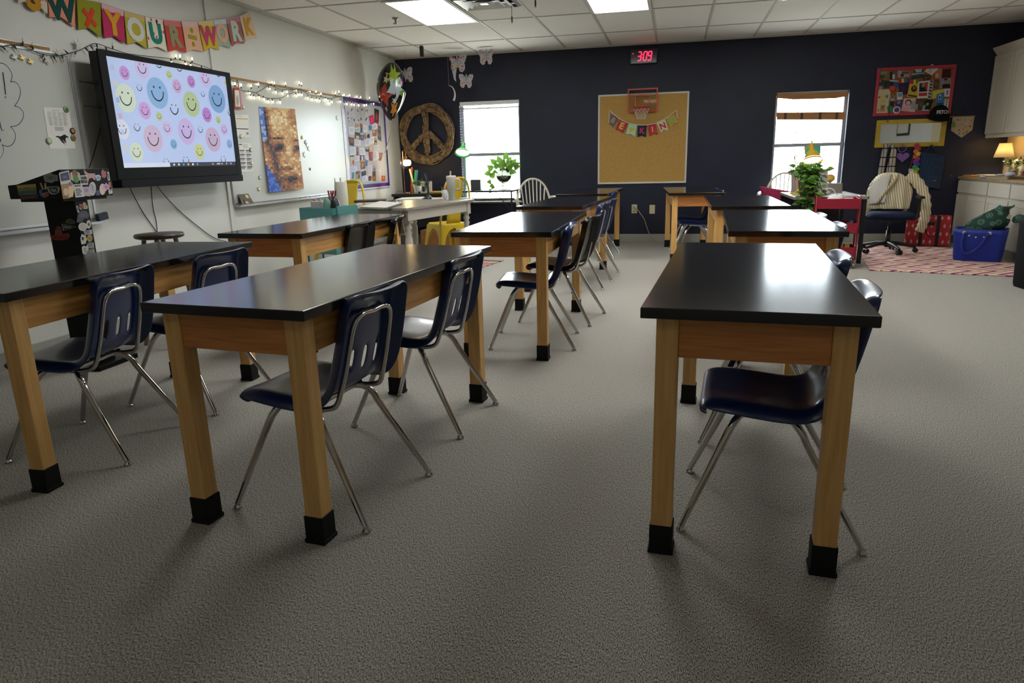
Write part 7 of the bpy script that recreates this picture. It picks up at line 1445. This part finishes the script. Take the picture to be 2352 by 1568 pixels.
# ------------------------------------------------------------------ yellow metal chairs
def metal_chair(loc, rz, lab):
    t = thing('metal_chair', lab, 'chair', loc, rz, 'yellow metal chairs at the white desk'); w = .17; z = .45
    m = MB(); n = len(rrect(w, w, .05)); tub(m, [(1.03, z-.05), (1.05, z-.01), (1.0, z), (.93, z-.004)], w, w, .06); m.build('seat', yellow_m, t)
    for sx in (-1, 1):
        for sy in (-1, 1):
            m = MB(); a = w*1.0; f_ = a+.055
            for d in (0, 1):   # two bent plates meeting at the corner
                def pt(along, z_):   # along: 0 at the corner, inward positive
                    s = 1-z_/z; c_ = a+.055*s
                    return Vector((sx*(c_-along), sy*c_, z_)) if d == 0 else Vector((sx*c_, sy*(c_-along), z_))
                out = [pt(0, z-.02), pt(0, 0)]; inn = [pt(.035, 0)]
                for k in range(9): tt = k/8*math.pi/2; inn.append(pt(.055+.115*(1-math.cos(tt)), .20+(z-.06-.20)*math.sin(tt)))
                inn.append(pt(a-.001, z-.02)); m.prism(out+inn, (0, sy*-.003, 0) if d == 0 else (sx*-.003, 0, 0))
            m.build('leg', yellow_m, t)
    H = smooth([(-w, w-.02, z-.01), (-w-.012, w+.03, z+.10), (-w-.008, w+.085, z+.32), (-w+.05, w+.115, z+.49), (0, w+.12, z+.52), (w-.05, w+.115, z+.49), (w+.008, w+.085, z+.32), (w+.012, w+.03, z+.10), (w, w-.02, z-.01)], 5)
    MB().tube(H, .013, 10).build('back_hoop', yellow_m, t)
    m = MB(); m.grid(lambda u, v: Vector(((u-.5)*.19*(1-.1*v), w-.01+.13*v, z-.005+.525*v)), 4, 8); m.build('splat', yellow_m, t, solid=.004)
    return t
metal_chair((-2.64, 8.02, 0), math.radians(-132), 'yellow metal chair beyond the far end of the white desk, its seat in view')
metal_chair((-3.60, 7.13, 0), math.radians(-14), 'yellow metal chair at the left of the white desk, only its back in view')
# waste basket and crate under the desk, colorful rug
p = Vector((-3.40, 8.58, 0)); t = thing('waste_basket', 'dark printed bucket with pale lid and yellow handle by the black desk', 'bucket', p)
MB().lathe([(.105, 0), (.125, .415), (.12, .415), (.10, .01), (.001, .01)], p, 24).build('bucket', noisy('bucket_print', '1c1b24', '2e2a36', 10, rough=.6), t, world=True)
MB().lathe([(.13, .417), (.13, .44), (.12, .447), (.001, .447)], p, 24).build('lid', mat('b4a898', .6), t, world=True)
MB().tube(smooth([p+Vector(v) for v in ((.03, -.126, .40), (.05, -.135, .30), (.075, -.135, .20), (.10, -.11, .26), (.115, -.07, .40))], 4), .005, 6).build('handle', mat('a8962c', .5), t, world=True)
m = MB(); m.text('ARTOON', p+Vector((-.03, -.1245, .26)), (1, 0, 0), (0, .05, 1), .036, depth=.003); m.build('lettering', mat('8f8428', .6), t, world=True)
single(MB().box(-3.05, -2.25, 9.0, 9.28, .0, .27), 'storage_crate', noisy('brown_crate', '7a4c28', '95603a', 6, rough=.6), 'brown wooden crate on the floor under the black desk', 'crate', bevel=.004) if 0 else None
single(MB().box(-3.24, -2.56, 8.72, 8.97, .0, .285), 'storage_crate', noisy('brown_crate', '7a4c28', '95603a', 6, rough=.6), 'brown wooden crate on the floor in front of the black desk', 'crate', bevel=.004)
t = thing('striped_mat', 'small bright striped floor mat left of the middle tables', 'mat', (-2.15, 7.9, 0)); q = [FL(1100, 617), FL(1140, 602.5), FL(1157, 597), FL(1100, 592)]
cols = ['a89a8c', 'c04a5a', '8aa090', 'b8a85a', '2c2a4a', 'b07a80', 'a8b4b0', 'c0506a']; m = MB(); A0, B0 = FL(1157, 599), FL(1100, 617); uu = (A0-B0); ww = Vector((-uu.y, uu.x, 0)).normalized()*.5; B0 = B0-uu*.4
for k in range(14): s0, s1 = k/14, (k+1)/14; e = uu*1.4; m.prism([B0+e*s0+Vector((0, 0, .0006)), B0+e*s1+Vector((0, 0, .0006)), B0+e*s1+ww+Vector((0, 0, .0006)), B0+e*s0+ww+Vector((0, 0, .0006))], (0, 0, .008), k % len(cols))
XF[t] = Matrix.Translation(t.location); m.build('woven_stripes', [mat(c_, .95, spec=.1) for c_ in cols], t, world=True)
q = [Vector((XR-.0005, y, z)) for y, z in ((5.9, 1.95), (5.2, 1.95), (5.2, 1.40), (5.9, 1.40))]; cm, ml = card_mb(q, .02, [((.06, .08, .94, .92), 'c8c4bc'), ((.35, .4, .6, .6), '8a9a98')], (-1, 0, 0)); single(cm, 'framed_print', [mat('20282c', .5)]+ml, 'dark framed pale print on the right wall, seen in the yellow mirror', 'picture')
# ------------------------------------------------------------------ lectern with stickers, stool
FX, SY = -3.30, 3.283
t = thing('lectern', 'black lectern covered in stickers standing before the left whiteboard', 'lectern', (-3.5, 3.46, 0)); lbk = mat('08080a', .5, spec=.2)
HP = lambda px, py: on(0, FX, px, py)      # front of the head, facing the class
HS = lambda px, py: on(1, SY, px, py)      # side of the head
fr_ = [HP(131.8, 388.7), HP(249.8, 386.6), HP(259.4, 446), HP(144.6, 457.8)]
fy1 = (fr_[1].y+fr_[2].y)/2; fz1 = (fr_[0].z+fr_[1].z)/2; fz0 = (fr_[2].z+fr_[3].z)/2
sd = [HS(16.6, 426), HS(25.5, 466), HS(37, 424)]; xl = (sd[0].x+sd[1].x)/2; zl = sd[0].z
out = [(xl, fz0), (FX, fz0), (FX, fz1), (sd[2].x, zl+.004), (xl, zl)]
m = MB(); m.prism([(x, SY, z) for x, z in out], (0, fy1-SY, 0)); m.build('head', lbk, t, world=True, bevel=.003)
MB().box(xl+.05, FX-.03, SY+.02, fy1-.02, fz0-.018, fz0-.0005).build('head_base', lbk, t, world=True)
PX = FX-.045; py1 = on(0, PX, 201, 460).y; pyc = on(0, PX, 171, 460).y; pxl = on(1, pyc, 101, 466).x
MB().box(pxl, PX, pyc, py1, .03, fz0-.019).build('column', lbk, t, world=True, bevel=.002)
MB().box(pxl-.06, PX+.06, pyc-.10, py1+.12, .0, .03).build('floor_plate', lbk, t, world=True, bevel=.004)
def sticker(pl, pts, col, extras=(), txt=None, tc='141414', tb=None):
    """a flat sticker on one of the lectern's faces; pts in picture pixels, extras in 0..1 of its box"""
    f, n, ux = {'hf': (HP, Vector((1, 0, 0)), Vector((0, 1, 0))), 'hs': (HS, Vector((0, -1, 0)), Vector((1, 0, 0))), 'pf': (lambda a, b: on(0, PX, a, b), Vector((1, 0, 0)), Vector((0, 1, 0))), 'ps': (lambda a, b: on(1, pyc, a, b), Vector((0, -1, 0)), Vector((1, 0, 0)))}[pl]
    P = [f(*p) for p in pts]; sticker.k += 1; o = n*(.0008+.00006*sticker.k); m = MB().prism([p+o for p in P], -n*.0006); mats = [mat(col, .35)]
    if len(P) == 4: Q = P
    else:
        us = [p.dot(ux) for p in P]; zs = [p.z for p in P]; b = P[0]-ux*P[0].dot(ux)-Vector((0, 0, P[0].z)); Q = [b+ux*a+Vector((0, 0, z)) for a, z in ((min(us), max(zs)), (max(us), max(zs)), (max(us), min(zs)), (min(us), min(zs)))]
    for e0, c in extras:
        mats.append(mat(c, .35))
        if len(e0) == 4 and not isinstance(e0[0], (tuple, list)): u0, v0, u1, v1 = e0; e0 = [(u0, v0), (u1, v0), (u1, v1), (u0, v1)]
        m.add([bil(Q, *p)+o+n*(.0004+.00004*len(mats)) for p in e0], [tuple(range(len(e0)))], len(mats)-1)
    if txt:
        mats.append(mat(tc, .4)); rows = txt.split('/'); u0, v0, u1, v1 = tb or (.05, .1, .95, .9); h = (v1-v0)/len(rows)
        for i, rw in enumerate(rows):
            c = bil(Q, (u0+u1)/2, v0+h*(i+.5)); uu = (bil(Q, u1, v0+h*(i+.5))-bil(Q, u0, v0+h*(i+.5))); hh = (bil(Q, .5, v0)-bil(Q, .5, v0+h)).length; g = text_geo(rw, .03); wd_ = max(p.x for p in g[0])*2; ht = max(p.y for p in g[0])*2
            L_ = uu.length; d = uu.normalized(); up = (n.cross(d)).normalized()
            m.add([c+o+n*.0011+d*(p.x/wd_*L_)+up*(p.y/ht*hh*.84)+n*(p.z*.0004) for p in g[0]], g[1], len(mats)-1)
    return m.build('sticker', mats, t, world=True)
sticker.k = 0
a9 = lambda l: [(100+x/6.274, 370+y/6.274) for x, y in l]
a2 = lambda l: [(x/4.704, 360+y/4.704) for x, y in l]
def oval(cx, cy, rx, ry, n=18): return [(cx+rx*math.cos(2*math.pi*i/n), cy+ry*math.sin(2*math.pi*i/n)) for i in range(n)]
st_ = [('hf', [(220, 170), (362, 133), (402, 330), (248, 352)], 'c2c0bc', [((.08, .08, .92, .68), '2a2c4a'), ((.3, .3, .7, .5), '4a4e78')]), ('hf', [(440, 125), (520, 175), (525, 270), (470, 312), (395, 268), (382, 172)], 'bdb69a', [(circ(.5, .3, .3, 10), '6a4a30'), (circ(.5, .72, .3, 10), '3f7a34'), (circ(.35, .45, .12, 8), 'b04a24')]),
       ('hf', [(575, 115), (610, 150), (640, 175), (745, 178), (735, 215), (752, 270), (735, 275), (700, 240), (660, 250), (640, 300), (628, 290), (632, 230), (590, 180)], 'b58c86', []), ('hf', [(735, 205), (800, 195), (828, 225), (815, 275), (770, 285)], 'b4bcc6', [(circ(.5, .5, .3, 10), '7a96a8')]),
       ('hf', [(850, 112), (875, 150), (895, 135), (905, 215), (880, 245), (840, 230), (826, 160)], '9a4a48', []), ('hf', [(918, 150), (940, 160), (958, 270), (930, 285), (915, 240)], 'b8b6b8', [((.3, .2, .7, .8), '24283a')]), ('hf', [(245, 335), (365, 320), (385, 530), (280, 545)], 'a0764a', [(circ(.5, .55, .33, 12, .8), 'c8b496'), ((.05, .8, .6, .97), '7a5230')]),
       ('hf', [(365, 310), (410, 305), (440, 400), (420, 515), (365, 520), (355, 400)], 'd6b48a', [(circ(.5, .12, .3, 10, .5), '7a6490')]), ('hf', [(425, 335), (550, 325), (592, 510), (460, 525)], 'c4c2c2', lines(.12, .35, .9, .92, 5, '3a3a3c', .55, .3) + [((.1, .06, .8, .2), '6a5a5c')]), ('hf', [(562, 372), (645, 365), (680, 508), (590, 500)], 'b49cb4', [((.2, .2, .8, .55), '8a90b8'), ((.2, .65, .8, .9), 'b8b078'), (circ(.45, .38, .14, 8), 'b86a5a')]),
       ('hf', oval(702, 398, 52, 100), 'bcbabc', [(circ(.5, .5, .36, 14), 'a8a6aa'), ((.48, .15, .56, .6), '7a787c')]), ('hf', [(755, 425), (795, 415), (808, 490), (760, 498)], '34406e', []), ('hf', oval(847, 405, 44, 82), 'd2b8a8', []), ('hf', star2(898, 370, 62, 6, .62), 'c49ac0', [(circ(.5, .5, .2, 10), 'a86aa0')]), ('hf', [(928, 305), (960, 300), (968, 375), (940, 382)], 'b4545a', []), ('hf', [(930, 410), (985, 400), (992, 465), (940, 475)], 'c0b4a0', [((.3, .05, .8, .4), '5a7a90')])]
for pl, pts, c_, ex in st_: sticker(pl, a9(pts), c_, ex)
sticker('hf', a9([(520, 205), (625, 203), (640, 338), (530, 342)]), 'c8c6c4', [((.05, .50, .95, .56), '1a1a1c')], 'UNDER/MIFFLIN', '161618', (.08, .08, .92, .92))
sticker('hs', a2([(185, 308), (390, 293), (405, 405), (205, 420)]), '6a7a3c', [((0, 0, 1, .3), 'b09a2c'), (circ(.5, .4, .22, 12, .8), '7a6a50'), ((0, .6, 1, 1), '34582c'), ((.3, .85, .85, .97), '3a6a86')]); sticker('hs', a2([(212, 425), (420, 405), (415, 448), (228, 466)]), '100c0c', [], 'BANFF', '8a2a20', (.12, .2, .88, .85))
sticker('hs', a2([(470, 215), (490, 190), (540, 172), (580, 190), (625, 198), (630, 262), (600, 262), (560, 282), (490, 270)]), '9a9c94', [((.15, .25, .85, .75), '84867e'), (circ(.5, .5, .15, 10), '6a6478')])
sticker('hs', a2([(425, 362), (450, 352), (470, 400), (530, 380), (530, 415), (490, 442), (455, 435), (430, 402)]), '3a6484', [([(.5, .35), (1, .25), (1, .7), (.6, 1)], 'a03c2a'), (star2(.45, .55, .14), 'b8b6ae')]); sticker('hs', a2([(432, 285), (448, 278), (478, 352), (462, 360)]), 'b4a884', []); sticker('hs', a2([(482, 285), (500, 278), (512, 352), (486, 355)]), 'b4a884', [])
sticker('hs', a2([(510, 322), (630, 318), (652, 340), (640, 385), (600, 405), (555, 405), (528, 380)]), 'b0b2ac', [([(.10, .12), (.80, .08), (.82, .5), (.7, .85), (.38, .9), (.2, .7)], '0c0c0d')], 'TEA', 'b0b2ac', (.24, .28, .72, .78))
sticker('ps', a2([(705, 715), (720, 680), (760, 666), (805, 688), (822, 718), (770, 728)]), '5a4f34', [(circ(.5, .6, .3, 10), '4a4028')])
sticker('ps', a2([(668, 722), (834, 754), (682, 800)]), '7e8078', [([(.05, .1), (.92, .42), (.12, .9)], '121214')], 'TEXAS', 'a4a69e', (.10, .28, .62, .72))
sticker('ps', a2([(540, 850), (595, 850), (600, 790), (615, 755), (640, 746), (662, 760), (672, 800), (680, 835), (735, 822), (762, 845), (745, 885), (690, 900), (600, 900), (560, 885)]), '8e2418', [((.30, .34, .60, .44), '5a6a30'), (circ(.45, .16, .06, 8), '3a2a20')], 'MEXICO', '4a1410', (.16, .70, .88, .92))
for pts, c_, ex, tx, tb in (([(462, 650), (490, 640), (512, 735), (490, 742)], 'bcbcb8', [], 'I', (.3, .1, .7, .9)), ([(560, 600), (590, 590), (632, 650), (630, 685), (575, 690)], 'bcbcb8', [(circ(.5, .55, .35, 8), 'b0a82c')], None, None),
          ([(510, 730), (560, 710), (610, 715), (650, 770), (640, 830), (590, 820), (545, 880), (470, 880), (490, 780)], '2c2c32', [((.3, .3, .7, .6), '3a3a42')], None, None), (oval(560, 945, 62, 60), 'b9b4b0', [(circ(.5, .5, .38, 12), 'a8a29e')], None, None), (oval(645, 910, 34, 62), 'b8aca0', [(circ(.5, .5, .2, 10), '3a302c')], None, None),
          ([(570, 1005), (690, 985), (698, 1050), (590, 1062)], 'a8a8a6', lines(.1, .15, .9, .9, 2, '4a4a4c', .6, .2), None, None), ([(525, 1110), (545, 1050), (600, 1070), (620, 1120), (600, 1190), (540, 1200)], 'b8b6b2', [(circ(.35, .45, .2, 8), '22221f'), (circ(.75, .4, .14, 8), 'b8a848')], None, None), (oval(660, 1112, 38, 54), 'a88a4c', [(circ(.5, .5, .3, 10), '8a6c34')], None, None),
          ([(625, 1180), (715, 1170), (735, 1340), (640, 1345)], '8a989c', lines(.08, .06, .92, .38, 2, '5a6a72', .6, .1)+[((.08, .42, .92, .62), 'a08a40')]+lines(.08, .68, .92, .95, 2, '5a6a72', .6, .1), 'BEACH', (.12, .43, .9, .61)), ([(545, 1235), (580, 1215), (600, 1235), (625, 1205), (640, 1260), (620, 1340), (590, 1365), (555, 1320)], 'bcbabb', lines(.25, .3, .8, .8, 3, '6a6668', .4, .3), None, None)):
    sticker('pf', a9(pts), c_, ex, tx, tb=tb)
hb = a9([(508, 620), (562, 625), (560, 680), (535, 705), (508, 675)]); sticker('pf', hb, 'bcbcb8', [(HEART, 'a02a24')])
sticker('pf', [(204, 690), (219, 688), (220, 735), (210, 738)], '3a7a7a', [((0, .45, .8, .75), 'a8502c'), ((.2, .75, .9, 1), '9a8a34')])
# stool
sc = FL(365, 536, .745); sc.z = 0; t = thing('wooden_stool', 'dark round topped stool below the wall screen', 'stool', sc); wst = noisy('dark_wood', '2a241c', '453a2c', 6, (1, 8, 1), .35)
MB().lathe([(.001, .715), (.13, .715), (.150, .722), (.153, .735), (.148, .745), (.001, .747)], sc, 32).build('seat', wst, t, world=True)
for k in range(4):
    a = math.pi*k/2+.5; u = Vector((math.cos(a), math.sin(a), 0)); MB().tube([sc+u*.095+Vector((0, 0, .714)), sc+u*.18], [.015, .017], 10).build('leg', mat('8a7c64', .4), t, world=True)
m = MB(); R_ = [sc+Vector((.145*math.cos(a), .145*math.sin(a), .28)) for a in [math.pi*k/2+.5 for k in range(4)]]
for k in range(4): m.tube([R_[k], R_[(k+1) % 4]], .008, 8)
m.build('stretcher', wst, t, world=True)
